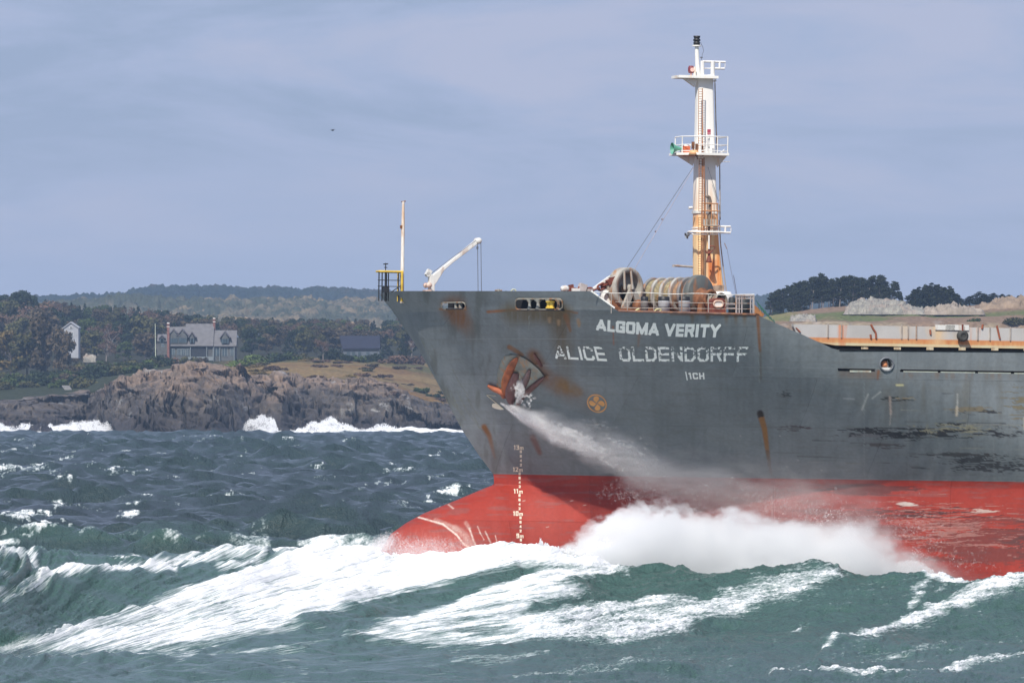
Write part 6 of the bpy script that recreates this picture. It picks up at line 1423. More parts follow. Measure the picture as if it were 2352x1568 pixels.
# white house
hs = empty('white_house', W(160, 820, 2020), 'narrow white clapboard house half hidden behind the brown tree', 'house'); hs_loc = tuple(hs.location); Yw = 2015.0
m = MB(); a = [H(x, y, Yw) for x, y in ((139, 822), (180, 822), (180, 752), (163, 742), (139, 757))]; m.prism(a, (0, 9, 0)); add(m, 'wall', M_wwall, hs)
m = MB(); a = H(181.5, 754, Yw - .4); r = H(162.5, 741, Yw - .4); b_ = H(137, 760, Yw - .4); up_ = Vector((0, 0, .35)); m.prism([a, r, r + up_, a + up_], (0, 10, 0)); m.prism([b_, r, r + up_, b_ + up_], (0, 10, 0)); add(m, 'roof', M_wwall, hs)
for x, y, w_, h_ in ((163, 752, 5, 4), (160, 768, 3.5, 9), (166, 768, 3.5, 9), (155, 768, 3.0, 9), (158, 789, 3.5, 9), (164, 789, 3.5, 9), (170, 789, 3.5, 9)):
    a = H(x, y, Yw - .1); m = MB(); m.box(a, (w_ * .142, .12, h_ * .142)); wn_ = add(m, 'window', M_win, hs); m = MB(); 
    for s_ in (-1, 1): m.box(a + Vector((s_ * w_ * .075, -.06, 0)), (.12, .1, h_ * .16)); m.box(a + Vector((0, -.06, s_ * h_ * .075)), (w_ * .15, .1, .12))
    m.build('frame', M_white, wn_)
# side of the white house in shade is its right wall: give it depth
# dark blue roofed house
hs = empty('blue_roofed_house', W(826, 826, 1990), 'low house under a big dark blue roof at the edge of the meadow', 'house'); hs_loc = tuple(hs.location); Yb = 1985.0
m = MB(); a0, a1, r1, r0 = H(786, 802, Yb), H(873, 801, Yb), H(872, 773, Yb + 5), H(780, 773, Yb + 5); m.prism([a0, a1, r1, r0], (0, 0, .3)); b0, b1 = a0 + Vector((0, 10, 0)), a1 + Vector((0, 10, 0)); m.prism([r0, r1, b1, b0], (0, 0, .3)); add(m, 'roof', M_nroof, hs)
m = MB(); a, b_ = H(788, 801.5, Yb + .6), H(871, 828, Yb + .6); m.box(((a.x + b_.x) / 2, Yb + 5, (a.z + b_.z) / 2), (b_.x - a.x, 8.6, a.z - b_.z)); add(m, 'wall', paint('bluish_wall', (.12, .14, .17), .8, .2), hs)
m = MB()
for x in (800, 812, 826, 845): m.box(H(x, 812, Yb + .55), (1.0, .1, 1.2))
add(m, 'window', M_win, hs)
# bird
m = MB(); bp_ = W(764, 300, 900); s_ = .22
m.lathe([(0, -.25), (.05, -.15), (.07, 0), (.05, .15), (0, .24)], bp_, (1, .3, .1), 10)
for sg, up_ in ((-1, .10), (1, .16)):
    a = bp_ + Vector((0, 0, .03)); m.prism([a + Vector((-.05, 0, 0)), a + Vector((.12, 0, 0)), a + Vector((.14 + sg * .12, sg * .3, up_)), a + Vector((sg * .16, sg * .3, up_))], (0, 0, .02)); m.prism([a + Vector((.14 + sg * .12, sg * .3, up_)), a + Vector((sg * .16, sg * .3, up_)), a + Vector((sg * .42 , sg * .55, up_ - .1))], (0, 0, .015))
bd = m.build('seabird', paint('bird_dark', (.05, .05, .06), .7)); tag(bd, 'small dark bird flying in the open sky left of the ship', 'bird')
print('houses', round(time.time() - T00, 1))

# ------------------------------------------------------------------ haze
m = MB(); m.box((0, 2900, 63), (3600, 5900, 138)); hz = m.build('haze', [])
hz.data.materials.clear(); M_hz = bpy.data.materials.new('haze_air'); M_hz.use_nodes = True; t = M_hz.node_tree; t.nodes.clear()
oo = t.nodes.new('ShaderNodeOutputMaterial'); pv = t.nodes.new('ShaderNodeVolumePrincipled'); pv.inputs['Color'].default_value = (.50, .70, 1, 1); pv.inputs['Density'].default_value = .000085; pv.inputs['Anisotropy'].default_value = 0
t.links.new(pv.outputs[0], oo.inputs['Volume']); hz.data.materials.append(M_hz); tag(hz, kind='stuff')
# ------------------------------------------------------------------ THE SEA: real heights, foam carried on the surface
ncol = 1250
DXc = np.concatenate([-330 - np.geomspace(4000, 6, 60), np.linspace(-330, 2690, ncol), 2690 + np.geomspace(6, 4000, 60)]); ncol = len(DXc)
Yrow = np.concatenate([np.linspace(118, 215, 260, endpoint=False), np.linspace(215, 330, 480, endpoint=False), 330 * (1800 / 330) ** np.linspace(0, 1, 900)])
nrow = len(Yrow)
DX = DXc[None, :]; Y = Yrow[:, None] + 0 * DX; X = (DX - CX) / F * Y
cxs = [-330, 0, 60, 90, 130, 200, 330, 400, 460, 520, 560, 610, 640, 700, 740, 800, 870, 900, 1050, 1120, 1180, 1240, 1280, 1330, 1400, 1450, 1560, 1640, 1700, 1830, 1900, 2000, 2060, 2130, 2200, 2240, 2300, 2352, 2690]
cys = [1278, 1278, 1284, 1322, 1327, 1318, 1300, 1290, 1272, 1258, 1254, 1256, 1268, 1264, 1257, 1258, 1270, 1274, 1273, 1264, 1256, 1250, 1262, 1270, 1288, 1293, 1296, 1308, 1311, 1306, 1303, 1310, 1310, 1320, 1334, 1330, 1336, 1334, 1330]
yc = np.interp(DXc, [-330, 0, 100, 330, 640, 900, 1400, 1900, 2352, 2690], [245, 248, 252, 262, 272, 277, 276, 268, 262, 258])[None, :]
dc = np.interp(DXc, cxs, cys)[None, :] + (fbm(DXc * .04, DXc * 0, 601, 4)[None, :] - .5) * 9
zc = HC - (dc - HZ) / F * yc
def blur(a, k):
    w = np.hanning(2 * k + 1); w /= w.sum(); ax = np.pad(a, ((0, 0), (k, k)), mode='edge'); return np.stack([np.convolve(r, w, 'valid') for r in ax])
zs_ = blur(zc, 45)
# profile of the big wave from front to back
def prof_z(Y):
    ys = [np.full_like(yc, 60), np.full_like(yc, 172), np.full_like(yc, 222), yc - 24, yc - 7, yc, yc + 6, yc + 14, np.full_like(yc, 335)]
    zs = [np.full_like(yc, -.9), np.full_like(yc, -.85), np.full_like(yc, -1.35), np.minimum(zs_ - 1.75, -.75), zs_ - .50 + .35 * (zc - zs_), zc, zs_ - .9 + .6 * (zc - zs_), np.minimum(zs_ - 1.3, -.3), np.full_like(yc, 0.)]
    out = np.zeros(Y.shape)
    for a in range(len(ys) - 1):
        t = np.clip((Y - ys[a]) / (ys[a + 1] - ys[a]), 0, 1)
        sm = t * t * (3 - 2 * t)
        if a == 4: sm = 1 - (1 - t) ** 1.7
        if a == 5: sm = t ** .8
        if a == 3: sm = t ** 1.3
        out = np.where(Y >= ys[a], zs[a] + (zs[a + 1] - zs[a]) * sm, out)
    return out
Zb = prof_z(Y)
dyb = HZ + (HC - Zb) / Y * F        # where the surface lies in the view
near = ss(345, 300, Y)
# wind sea
rs = np.random.RandomState(5)
stepy = np.gradient(Yrow)[:, None]; stepx = np.gradient(DXc)[None, :] / F * Y
H_ = np.zeros(Y.shape)
for k in range(110):
    lam = (1.3 * (32 / 1.3) ** rs.rand()) if k < 64 else 2.2 * (8 / 2.2) ** rs.rand() ; th = rs.normal(0, .55) + math.radians(-78); kx, ky = math.cos(th) * 2 * math.pi / lam, math.sin(th) * 2 * math.pi / lam
    vis = np.clip(lam / (2.1 * np.maximum(stepy * abs(math.sin(th)), stepx * abs(math.cos(th)))) - .6, 0, 1)
    a = (.0085 * lam ** .85) if k < 64 else .0135 * lam ** .8
    ph = kx * X + ky * Y + rs.rand() * 6.28 + 1.2 * (k % 3)
    H_ += a * vis * (1.33 - 2 * np.abs(np.sin(ph / 2)) ** .85) * 1.25
grp = fbm(X * .03, Y * .015, 611, 3)
chop = H_ * (.45 + 1.2 * grp) * (1 - .80 * near)
far_boost = 1 + .35 * ss(500, 900, Y)
U0, V0 = DX + 0 * Y, blur(dyb, 30)
# raised ridges and foam bands where the photograph shows them (positions on the surface)
def sline(pts, w0, w1=None, soft=.7): 
    s, a = stroke(pts, w0, w1, soft, X=U0.ravel(), Y=V0.ravel()); return s.reshape(Y.shape), a.reshape(Y.shape)
msk = (Y < 330)
ridges = [([(800, 1458), (900, 1446), (1020, 1432), (1140, 1402), (1240, 1370), (1340, 1345)], 10, .30), ([(1900, 1496), (2000, 1468), (2100, 1434), (2200, 1398), (2280, 1366), (2360, 1340), (2500, 1290)], 13, .34),
          ([(0, 1482), (160, 1458), (330, 1420), (500, 1370), (650, 1310)], 14, .22), ([(1500, 1372), (1650, 1352), (1800, 1320), (1900, 1305)], 16, .25), ([(1780, 1553), (1950, 1562), (2150, 1553), (2352, 1522), (2600, 1480)], 10, .25),
          ([(80, 1345), (150, 1335), (300, 1318), (380, 1305)], 10, .2), ([(700, 1440), (900, 1385), (1060, 1345), (1180, 1300)], 9, .22), ([(1450, 1530), (1650, 1515), (1750, 1520)], 12, .15), ([(0, 1375), (200, 1390), (420, 1370), (600, 1300)], 20, -.12)]
Zr = np.zeros(Y.shape)
for pts, w, a_ in ridges: s, al = sline(pts, w * 1.6, w * 1.6, .95); Zr += s * a_
# streak coordinates: the wash fans out from the lower left
px0, py0 = -350.0, 1640.0
ang = np.degrees(np.arctan2(py0 - V0, U0 - px0)); rad = np.hypot(U0 - px0, V0 - py0)
flow = lambda fa, fr, seed, o=5, g=.6: fbm(ang * fa + .6 * fbm(rad * .01, ang * .5, seed + 77, 2), rad * fr, seed, o, g)
st1 = flow(.55, .0022, 621, 3, .6); st2 = flow(1.5, .005, 627, 2, .8); st3 = flow(2.6, .012, 629, 1)
blot = fbm(U0 * .012, V0 * .02, 641, 4); stH = fbm(U0 * .008, (V0 + U0 * .10) * .09, 631, 5, .62); lace = fbm(U0 * .05, (V0 + U0 * .08) * .22, 637, 5, .65)
Zs = ((st1 - .5) * .62 + (st2 - .5) * .30 + (st3 - .5) * .07) * near * ss(2000, 1200, U0) + ((stH - .5) * .55 + (lace - .5) * .20) * near * ss(900, 1500, U0)
Zt = Zb + Zr + Zs + chop * far_boost
# swell lumps in the middle distance
for (dx_, Yc_, w_, a_) in ((90, 400, 3.2, .8), (10, 345, 2.6, .6), (430, 480, 5, .6), (1040, 420, 3.5, .5), (620, 620, 8, .6), (300, 900, 12, .8), (850, 760, 10, .8)):
    xx_ = (dx_ - CX) / F * Yc_; Zt += a_ * np.exp(-((X - xx_) / w_) ** 2 - ((Y - Yc_) / (w_ * 1.6)) ** 2)
Zt = np.where(Y > 1500, Zt * .6, Zt)

# ---- foam amount
foam = np.zeros(Y.shape)
def addf(v): 
    global foam
    foam = np.maximum(foam, v)
def poly_mask(poly, soft=10):
    """1 inside a polygon (d units), fading over `soft`"""
    x = U0; y = V0; ins = np.zeros(Y.shape, bool); n_ = len(poly); dmin = np.full(Y.shape, 1e9)
    bx0, bx1 = min(p[0] for p in poly) - 4 * soft, max(p[0] for p in poly) + 4 * soft; by0, by1 = min(p[1] for p in poly) - 4 * soft, max(p[1] for p in poly) + 4 * soft
    lo = (x > bx0) & (x < bx1) & (y > by0) & (y < by1) & msk; xs2, ys2 = x[lo], y[lo]; i2 = np.zeros(xs2.shape, bool); d2 = np.full(xs2.shape, 1e9)
    for i in range(n_):
        (x0, y0), (x1, y1) = poly[i], poly[(i + 1) % n_]
        c = ((y0 > ys2) != (y1 > ys2)) & (xs2 < (x1 - x0) * (ys2 - y0) / ((y1 - y0) or 1e-9) + x0); i2 ^= c
        L2 = (x1 - x0) ** 2 + (y1 - y0) ** 2; t = np.clip(((xs2 - x0) * (x1 - x0) + (ys2 - y0) * (y1 - y0)) / L2, 0, 1); d2 = np.minimum(d2, np.hypot(xs2 - x0 - t * (x1 - x0), ys2 - y0 - t * (y1 - y0)))
    sd = np.where(i2, d2, -d2); out = np.zeros(Y.shape); out[lo] = ss(-soft, soft, sd); return out
def eq(nv): return np.clip((nv - .5) * 3.0 + .5, 0, 1)
def thr(nv, d, k=.10): return np.clip(d, 0, 1.3) * (.97 + .30 * (eq(nv) - .5))
Aq = poly_mask([(-330, 1500), (0, 1478), (150, 1452), (330, 1400), (450, 1352), (540, 1312), (600, 1288), (680, 1258), (740, 1245), (870, 1255), (1100, 1255), (1240, 1235), (1420, 1270), (1420, 1300), (1330, 1300), (1210, 1292), (1120, 1312), (1000, 1345), (900, 1378), (760, 1422), (620, 1458), (470, 1486), (330, 1494), (150, 1496), (0, 1496), (-330, 1520)], 20)
A = Aq * .98 * (.84 + .22 * ss(200, 700, U0) * ss(1420, 1300, V0))
addf(thr(st1 * .7 + st2 * .3, A * (1.02 + .4 * (blot - .5))))
Bm = poly_mask([(790, 1466), (900, 1436), (1000, 1405), (1100, 1362), (1180, 1325), (1240, 1298), (1420, 1290), (1440, 1300), (1320, 1335), (1280, 1346), (1360, 1352), (1330, 1372), (1240, 1388), (1180, 1420), (1020, 1460), (860, 1468)], 15)
addf(thr(st1 * .7 + st2 * .3, Bm * .90))
Cm = poly_mask([(950, 1475), (1030, 1440), (1200, 1400), (1400, 1388), (1560, 1378), (1700, 1350), (1830, 1312), (1900, 1298), (1950, 1312), (1930, 1330), (1860, 1350), (1900, 1358), (1820, 1385), (1720, 1405), (1740, 1412), (1600, 1440), (1560, 1462), (1420, 1486), (1250, 1488), (1080, 1482)], 18)
addf(thr(stH, Cm * .74))
for pts, w0, w1, dn in (([(-100, 1400), (0, 1358), (50, 1338), (95, 1322)], 4, 7, .75), ([(92, 1330), (200, 1322), (320, 1306), (400, 1298)], 11, 7, 1.1), ([(-60, 1280), (20, 1281), (70, 1286), (92, 1306), (98, 1326)], 5, 7, .9), ([(-50, 1318), (30, 1312), (70, 1300)], 5, 6, .6),
                       ([(10, 1375), (60, 1352), (120, 1338)], 6, 6, .75), ([(400, 1292), (460, 1276), (520, 1260), (612, 1257)], 4, 9, .95), ([(505, 1286), (560, 1280), (610, 1266)], 9, 6, .85), ([(640, 1266), (740, 1255), (880, 1270)], 6, 7, 1.1),
                       ([(1890, 1498), (1990, 1474), (2080, 1444), (2160, 1414), (2240, 1382), (2300, 1362), (2360, 1338), (2560, 1262)], 2.5, 22, 1.0), ([(2080, 1436), (2180, 1390), (2290, 1344), (2352, 1318)], 4, 7, .62),
                       ([(2118, 1318), (2140, 1326), (2178, 1332), (2200, 1338)], 4, 4, 1), ([(2195, 1334), (2240, 1326), (2290, 1334)], 5, 4, 1), ([(2140, 1330), (2118, 1350), (2095, 1362), (2120, 1372), (2090, 1392)], 7, 6, .72), ([(2170, 1352), (2150, 1372)], 6, 5, .6),
                       ([(1770, 1550), (1850, 1557), (1960, 1566), (2060, 1562), (2150, 1554), (2240, 1530), (2360, 1512)], 4, 7, .85), ([(1950, 1520), (2100, 1500), (2352, 1462)], 4, 4, .55), ([(0, 1508), (240, 1500), (480, 1506), (700, 1490)], 5, 4, .62), ([(350, 1516), (560, 1500), (700, 1496)], 4, 3, .6),
                       ([(1040, 1530), (1180, 1522), (1260, 1512)], 6, 4, .6), ([(1180, 1556), (1360, 1540), (1560, 1520)], 4, 5, .5), ([(130, 1425), (260, 1400), (400, 1372)], 4, 3, .5), ([(1420, 1288), (1400, 1300), (1440, 1306)], 8, 6, .8), ([(1340, 1302), (1420, 1300)], 12, 8, .8), ([(1840, 1445), (1780, 1470)], 3, 3, .4)):
    s, al = sline(pts, w0 * 1.25, w1 * 1.25, .95); nz_ = np.where(U0 < 1400, st2 * .6 + lace * .4, lace * .6 + stH * .4)
    addf(thr(nz_, s * dn * .92) * (Y < 340))
# scattered flecks and whitecaps
stx = fbm(X * .05 + 3, Y * .03, 651, 4, .6); crest = ss(.20, .55, chop)
wx_ = X + 2.5 * fbm(X * .3, Y * .2, 653, 3); wy_ = Y + 6 * fbm(X * .25, Y * .1, 654, 3)
cx2 = fbm(wx_ * .5 + wy_ * .08, wy_ * .42 - wx_ * .35, 655, 6, .68)
addf(ss(.53, .70, cx2) * crest * ss(.52, .68, stx) * .72 * (Y > 300) * ss(1700, 800, Y))
fine = fbm(wx_ * .28 + wy_ * .03, wy_ * .16 - wx_ * .07, 661, 6, .68); addf(ss(.60, .78, fine) * ss(.45, .65, stx) * .42 * (1 - .5 * near)); addf(.20 * near * ss(.48, .68, blot))
# named whitecaps in the middle distance (d units on the mean surface)
Um = U0; Vm = HZ + HC / Y * F; dyT = HZ + (HC - Zt) / Y * F
def cap(x, y, rx, ry, d=1.0, seed=0, sl=-.25):
    yy = dyT - y - (Um - x) * sl * .35; r = np.hypot((Um - x) / (rx * 1.25), yy / (ry * 1.1)); lo = (r < 1.5) & (Y > 300)
    v = np.zeros(Y.shape); v[lo] = .85 * ss(.34, .72, fbm(wx_[lo] * .9, wy_[lo] * .35, 700 + seed, 5, .7) * 1.0 + (1 - r[lo]) * .50 * d - .12); addf(v)
for i, c in enumerate(((1042, 1126, 40, 12), (1042, 1121, 22, 8), (295, 1180, 24, 9), (8, 1076, 26, 9), (20, 1245, 40, 12), (60, 1180, 62, 9), (110, 1200, 40, 6), (90, 1208, 30, 6, .7), (150, 1050, 20, 5), (735, 1065, 18, 4), (625, 1213, 12, 6), (280, 1280, 46, 5, .7), (880, 1112, 40, 5, .6), (930, 1075, 40, 4, .6), (150, 1095, 45, 4, .7), (260, 1072, 40, 3, .6), (560, 1045, 12, 4), (140, 1158, 20, 5, .6), (480, 1232, 26, 5, .6), (1010, 1045, 30, 3, .6), (990, 1095, 40, 4, .5), (700, 1150, 18, 5, .5))): cap(*c, seed=i)
# surf on the shore
shz = ss(1480, 1560, Y) * ss(-.5, .1, fbm(X * .05, Y * .02, 671, 3) * .5 + np.interp(U0, [-300, 0, 270, 300, 500, 540, 1080, 1300], [1, 1, 1, -.6, -.6, 1, 1, .2]) - .3)
addf(shz * ss(.38, .5, fbm(X * .12, Y * .03, 675, 4) + .25 * ss(1540, 1600, Y)))
# small relief inside foam
Zt = Zt + foam * ((lace - .5) * .16 + .05) * near + foam * .15 * (1 - near)
V1 = .3 * V0 + .7 * blur(HZ + (HC - Zt) / Y * F, 4); ang = np.degrees(np.arctan2(py0 - V1, U0 - px0)); rad = np.hypot(U0 - px0, V1 - py0)
SV = np.stack([X, Y, Zt], -1).reshape(-1, 3)
M_sea, t, b = newmat('sea_water'); n = t.nodes; l = t.links
tcn = n.new('ShaderNodeTexCoord'); at = n.new('ShaderNodeAttribute'); at.attribute_name = 'foam'; sep = n.new('ShaderNodeSeparateColor'); l.new(at.outputs['Color'], sep.inputs[0]); foam_o = sep.outputs[0]; aer_o = sep.outputs[1]
rip = NN(1.0, (2.6, 1.2, 2.6), 7, (0, 0, .25), .65); rip2 = NN(1.0, (.5, .35, .5), 4, (0, 0, -.3), .6)
wcol = MX(aer_o, (.030, .046, .054), (.062, .130, .108))
l.new(wcol, b.inputs['Base Color']); b.inputs['Roughness'].default_value = .25; b.inputs['IOR'].default_value = 1.333
bp = n.new('ShaderNodeBump'); bp.inputs['Strength'].default_value = .8; bp.inputs['Distance'].default_value = .16; l.new(rip, bp.inputs['Height'])
bp2 = n.new('ShaderNodeBump'); bp2.inputs['Strength'].default_value = .6; bp2.inputs['Distance'].default_value = .9; l.new(rip2, bp2.inputs['Height']); l.new(bp2.outputs[0], bp.inputs['Normal']); l.new(bp.outputs[0], b.inputs['Normal'])
fb = n.new('ShaderNodeBsdfPrincipled'); fb.inputs['Roughness'].default_value = .9; fb.inputs['Specular IOR Level'].default_value = .1
fl1 = n.new('ShaderNodeAttribute'); fl1.attribute_name = 'flow'; fl2 = n.new('ShaderNodeAttribute'); fl2.attribute_name = 'drift'
def flown(src, ms, det, rgh, dist=0.0):
    mp = n.new('ShaderNodeMapping'); mp.inputs['Scale'].default_value = ms; l.new(src.outputs['Vector'], mp.inputs[0])
    a = n.new('ShaderNodeTexNoise'); a.inputs['Scale'].default_value = 1.0; a.inputs['Detail'].default_value = det; a.inputs['Roughness'].default_value = rgh; a.inputs['Distortion'].default_value = dist; l.new(mp.outputs[0], a.inputs['Vector']); return a.outputs['Fac']
sepd = n.new('ShaderNodeSeparateXYZ'); l.new(fl2.outputs['Vector'], sepd.inputs[0]); side = sepd.outputs[2]
def mixf(f, a, b_):
    return MA('ADD', MA('MULTIPLY', a, MA('SUBTRACT', 1.0, f)), MA('MULTIPLY', b_, f))
sA = mixf(.42, flown(fl1, (9.0, .55, 1), 6, .62, .08), flown(fl1, (30.0, 3.0, 1), 5, .65, .1))
sB = mixf(.50, flown(fl2, (9.0, 1.6, 0), 6, .65, .5), flown(fl2, (36.0, 11.0, 0), 5, .68, .6))
farn = mixf(.5, NN(1.0, (1.1, .35, 1.1), 6, (0, 0, .2), .7), NN(1.0, (4.5, 1.2, 4.5), 4, (0, 0, .2), .7))
strk = mixf(side, sA, sB)
isn = MR(aer_o, -1, 0, 1, 1); near_o = sep.outputs[2]
strk = mixf(near_o, farn, strk)
eqn = MR(strk, .34, .66, 0, 1)
covi = MA('SUBTRACT', 1.0, foam_o)
dlt = MA('SUBTRACT', eqn, covi)
ff = MR(dlt, -.14, .40, 0, 1); ff = MA('MULTIPLY', ff, MR(foam_o, .02, .15, 0, 1))
l.new(MX(MR(dlt, .0, .4, 0, 1), (.52, .62, .61), (.95, .96, .955)), fb.inputs['Base Color'])
bf = n.new('ShaderNodeBump'); bf.inputs['Strength'].default_value = .6; bf.inputs['Distance'].default_value = .22; l.new(eqn, bf.inputs['Height']); l.new(bf.outputs[0], fb.inputs['Normal'])
# long smooth streaks on the wave faces
bp3 = n.new('ShaderNodeBump'); bp3.inputs['Distance'].default_value = .30; l.new(MA('MULTIPLY', near_o, .55), bp3.inputs['Strength']); l.new(strk, bp3.inputs['Height']); bp4 = n.new('ShaderNodeBump'); bp4.inputs['Strength'].default_value = .85; bp4.inputs['Distance'].default_value = .55; l.new(NN(1.0, (1.1, .28, 1.1), 5, (0, 0, .12), .68), bp4.inputs['Height']); l.new(bp2.outputs[0], bp4.inputs['Normal']); l.new(bp4.outputs[0], bp3.inputs['Normal']); l.new(bp3.outputs[0], bp.inputs['Normal'])
mxs = n.new('ShaderNodeMixShader'); l.new(ff, mxs.inputs[0]); l.new(b.outputs[0], mxs.inputs[1]); l.new(fb.outputs[0], mxs.inputs[2]); l.new(mxs.outputs[0], n['Material Output'].inputs['Surface'])
sea = npmesh('sea', SV, gridfaces(nrow, ncol), [M_sea]); tag(sea, kind='structure')
# air mixed into the water near breaking crests makes it greener
aer = np.clip(ss(1250, 1300, V0) * ss(1800, 1480, V0) * near * .6 + .35 * ss(.45, .65, grp) + foam * .5 + ss(.15, .5, chop) * .5, 0, 1) * (.18 + .82 * near) + .26 * near 
vattr(sea, 'foam', np.stack([foam.ravel(), aer.ravel(), near.ravel()], -1))
vattr(sea, 'flow', np.stack([(ang * .32).ravel(), (rad * .008).ravel(), 0 * rad.ravel()], -1))
vattr(sea, 'drift', np.stack([((V1 + U0 * .12) * .0135).ravel(), (U0 * .008).ravel(), (ss(1150, 1420, U0 + .6 * (V0 - 1350)) + 0 * U0).ravel()], -1))
M_deep = paint('deep_water', (.035, .07, .07), .3, .3, .05)
m = MB(); m.box((0, 6000, -2.6), (16000, 14000, .2)); o = m.build('seabed_water', M_deep); tag(o, kind='structure')
print('sea', round(time.time() - T00, 1))
# ------------------------------------------------------------------ SPRAY: clouds of small flying drops
M_drop, t, b = newmat('spray_drops'); n = t.nodes; l = t.links
df = n.new('ShaderNodeBsdfDiffuse'); df.inputs['Color'].default_value = (.985, .985, .985, 1); tr_ = n.new('ShaderNodeBsdfTranslucent'); tr_.inputs['Color'].default_value = (.985, .985, .985, 1)
mxs = n.new('ShaderNodeMixShader'); mxs.inputs[0].default_value = .42; l.new(df.outputs[0], mxs.inputs[1]); l.new(tr_.outputs[0], mxs.inputs[2]); l.new(mxs.outputs[0], n['Material Output'].inputs['Surface'])
M_mist = M_drop.copy(); M_mist.name = 'spray_mist'; t = M_mist.node_tree; n = t.nodes; l = t.links
tp = n.new('ShaderNodeBsdfTransparent'); m2 = n.new('ShaderNodeMixShader'); m2.inputs[0].default_value = .10; src = [k for k in n if k.type == 'MIX_SHADER' and k != m2][0]
l.new(tp.outputs[0], m2.inputs[1]); l.new(src.outputs[0], m2.inputs[2]); l.new(m2.outputs[0], n['Material Output'].inputs['Surface'])
M_core = M_mist.copy(); M_core.name = 'spray_core'; [k for k in M_core.node_tree.nodes if k.type == 'MIX_SHADER' and not k.inputs[0].is_linked and abs(k.inputs[0].default_value - .10) < 1e-4][0].inputs[0].default_value = .17
gdx = np.arange(820, 2700, 14.0); gdy = np.arange(900, 1400, 14.0); GY = np.full((len(gdx), len(gdy)), np.nan)
for i, x in enumerate(gdx):
    for j, y in enumerate(gdy):
        h, _ = hit(x, y)
        if h is not None: GY[i, j] = (SM @ h).y
for j in range(len(gdy)):
    r = GY[:, j]; ok = ~np.isnan(r); GY[:, j] = np.interp(gdx, gdx[ok], r[ok]) if ok.any() else 297.0
def hullY(x, y):
    fi_ = np.clip((x - gdx[0]) / 14, 0, len(gdx) - 1.001); fj = np.clip((y - gdy[0]) / 14, 0, len(gdy) - 1.001); i = fi_.astype(int); j = fj.astype(int); a = fi_ - i; c = fj - j
    return GY[i, j] * (1 - a) * (1 - c) + GY[i + 1, j] * a * (1 - c) + GY[i, j + 1] * (1 - a) * c + GY[i + 1, j + 1] * a * c
def drops(name, x, y, Yd, size, seed, label, cat=None, kind='stuff', mt=None):
    rs = np.random.RandomState(seed); n_ = len(x)
    P = np.stack([(x - CX) / F * Yd, Yd, HC + (HZ - y) / F * Yd], -1)
    a = rs.normal(size=(n_, 3)); a /= np.linalg.norm(a, axis=1)[:, None]; c = rs.normal(size=(n_, 3)); c = np.cross(a, c); c /= np.linalg.norm(c, axis=1)[:, None]
    s = (size * (.5 + rs.rand(n_) ** 2 * 1.2))[:, None]
    V = np.stack([P + a * s, P - a * s * .5 + c * s * .87, P - a * s * .5 - c * s * .87], 1).reshape(-1, 3)
    o = npmesh(name, V, np.arange(n_ * 3).reshape(-1, 3), [mt or M_drop], None, smooth=False); tag(o, label, cat, kind=kind); return o
def sample(dens, bx, n_, seed):
    rs = np.random.RandomState(seed); out = []; tot = 0
    while tot < n_:
        x = rs.uniform(bx[0], bx[1], 400000); y = rs.uniform(bx[2], bx[3], 400000); k = rs.rand(400000) < dens(x, y); out.append(np.stack([x[k], y[k]])); tot += k.sum()
        if len(out) > 30: break
    o = np.concatenate(out, 1)[:, :n_]; return o[0], o[1], rs
# bow burst thrown up along the side
bt = ([1280, 1330, 1355, 1385, 1410, 1440, 1480, 1550, 1600, 1640, 1690, 1750, 1800, 1850, 1900, 1960, 2020, 2060, 2090, 2120, 2150, 2200], [1268, 1262, 1238, 1212, 1188, 1176, 1168, 1170, 1178, 1196, 1196, 1208, 1212, 1206, 1203, 1208, 1222, 1240, 1262, 1290, 1310, 1320])
def dA(x, y):
    top = np.interp(x, *bt) + (fbm(x * .05, y * .03, 801, 4) - .5) * 34 * ss(1300, 1420, x) + (fbm(x * .25, y * .25, 803, 3) - .5) * 10
    soft = np.interp(x, [1300, 1420, 1560, 1700, 2000, 2150], [5, 8, 16, 40, 46, 60])
    core = ss(0, 1, (y - top) / soft); core *= .35 + .65 * ss(.36, .56, fbm(x * .012, y * .03, 811, 4) + .25 * ss(1230, 1290, y)) 
    return np.clip(core, 0, 1) * ss(2200, 2020, x) * ss(1290, 1345, x)
dA2 = lambda x, y: dA(x, y - 16) ** 1.5 * ss(0, 34, y - np.interp(x, *bt)) * ss(2060, 1820, x)
x, y, rs = sample(dA2, (1280, 2210, 1150, 1372), 80000, 29)
drops('spray_heart', x, y, np.minimum(hullY(x, np.minimum(y, 1290)), 300) - .25 - rs.rand(len(x)) * .9, .05, 30, 'dense white water against the red side inside the bow burst')
# the soft body of the burst: a real cloud of fine droplets, denser low down, ragged on top
vb = [(1322, 1275), (1352, 1262), (1382, 1238), (1410, 1210), (1442, 1186), (1500, 1170), (1560, 1166), (1640, 1182), (1700, 1186), (1760, 1196), (1840, 1200), (1920, 1198), (2000, 1208), (2080, 1240), (2150, 1278), (2250, 1320), (2330, 1340)]
vp = [P2L(x, y, -17.0) for x, y in vb]; vx0, vx1, vz0, vz1 = vp[0].x, vp[-1].x, 5.2, 12.6
m = MB(); m.box(((vx0 + vx1) / 2, -16.2, (vz0 + vz1) / 2), (vx1 - vx0, 7.2, vz1 - vz0)); vo = m.build('spray_cloud', []); vo.matrix_world = SM
vo.data.materials.clear(); M_v = bpy.data.materials.new('spray_cloud_air'); M_v.use_nodes = True; t = M_v.node_tree; t.nodes.clear(); n = t.nodes; l = t.links
oo = n.new('ShaderNodeOutputMaterial'); pv = n.new('ShaderNodeVolumePrincipled'); pv.inputs['Color'].default_value = (.985, .985, .985, 1); pv.inputs['Anisotropy'].default_value = .0; l.new(pv.outputs[0], oo.inputs['Volume'])
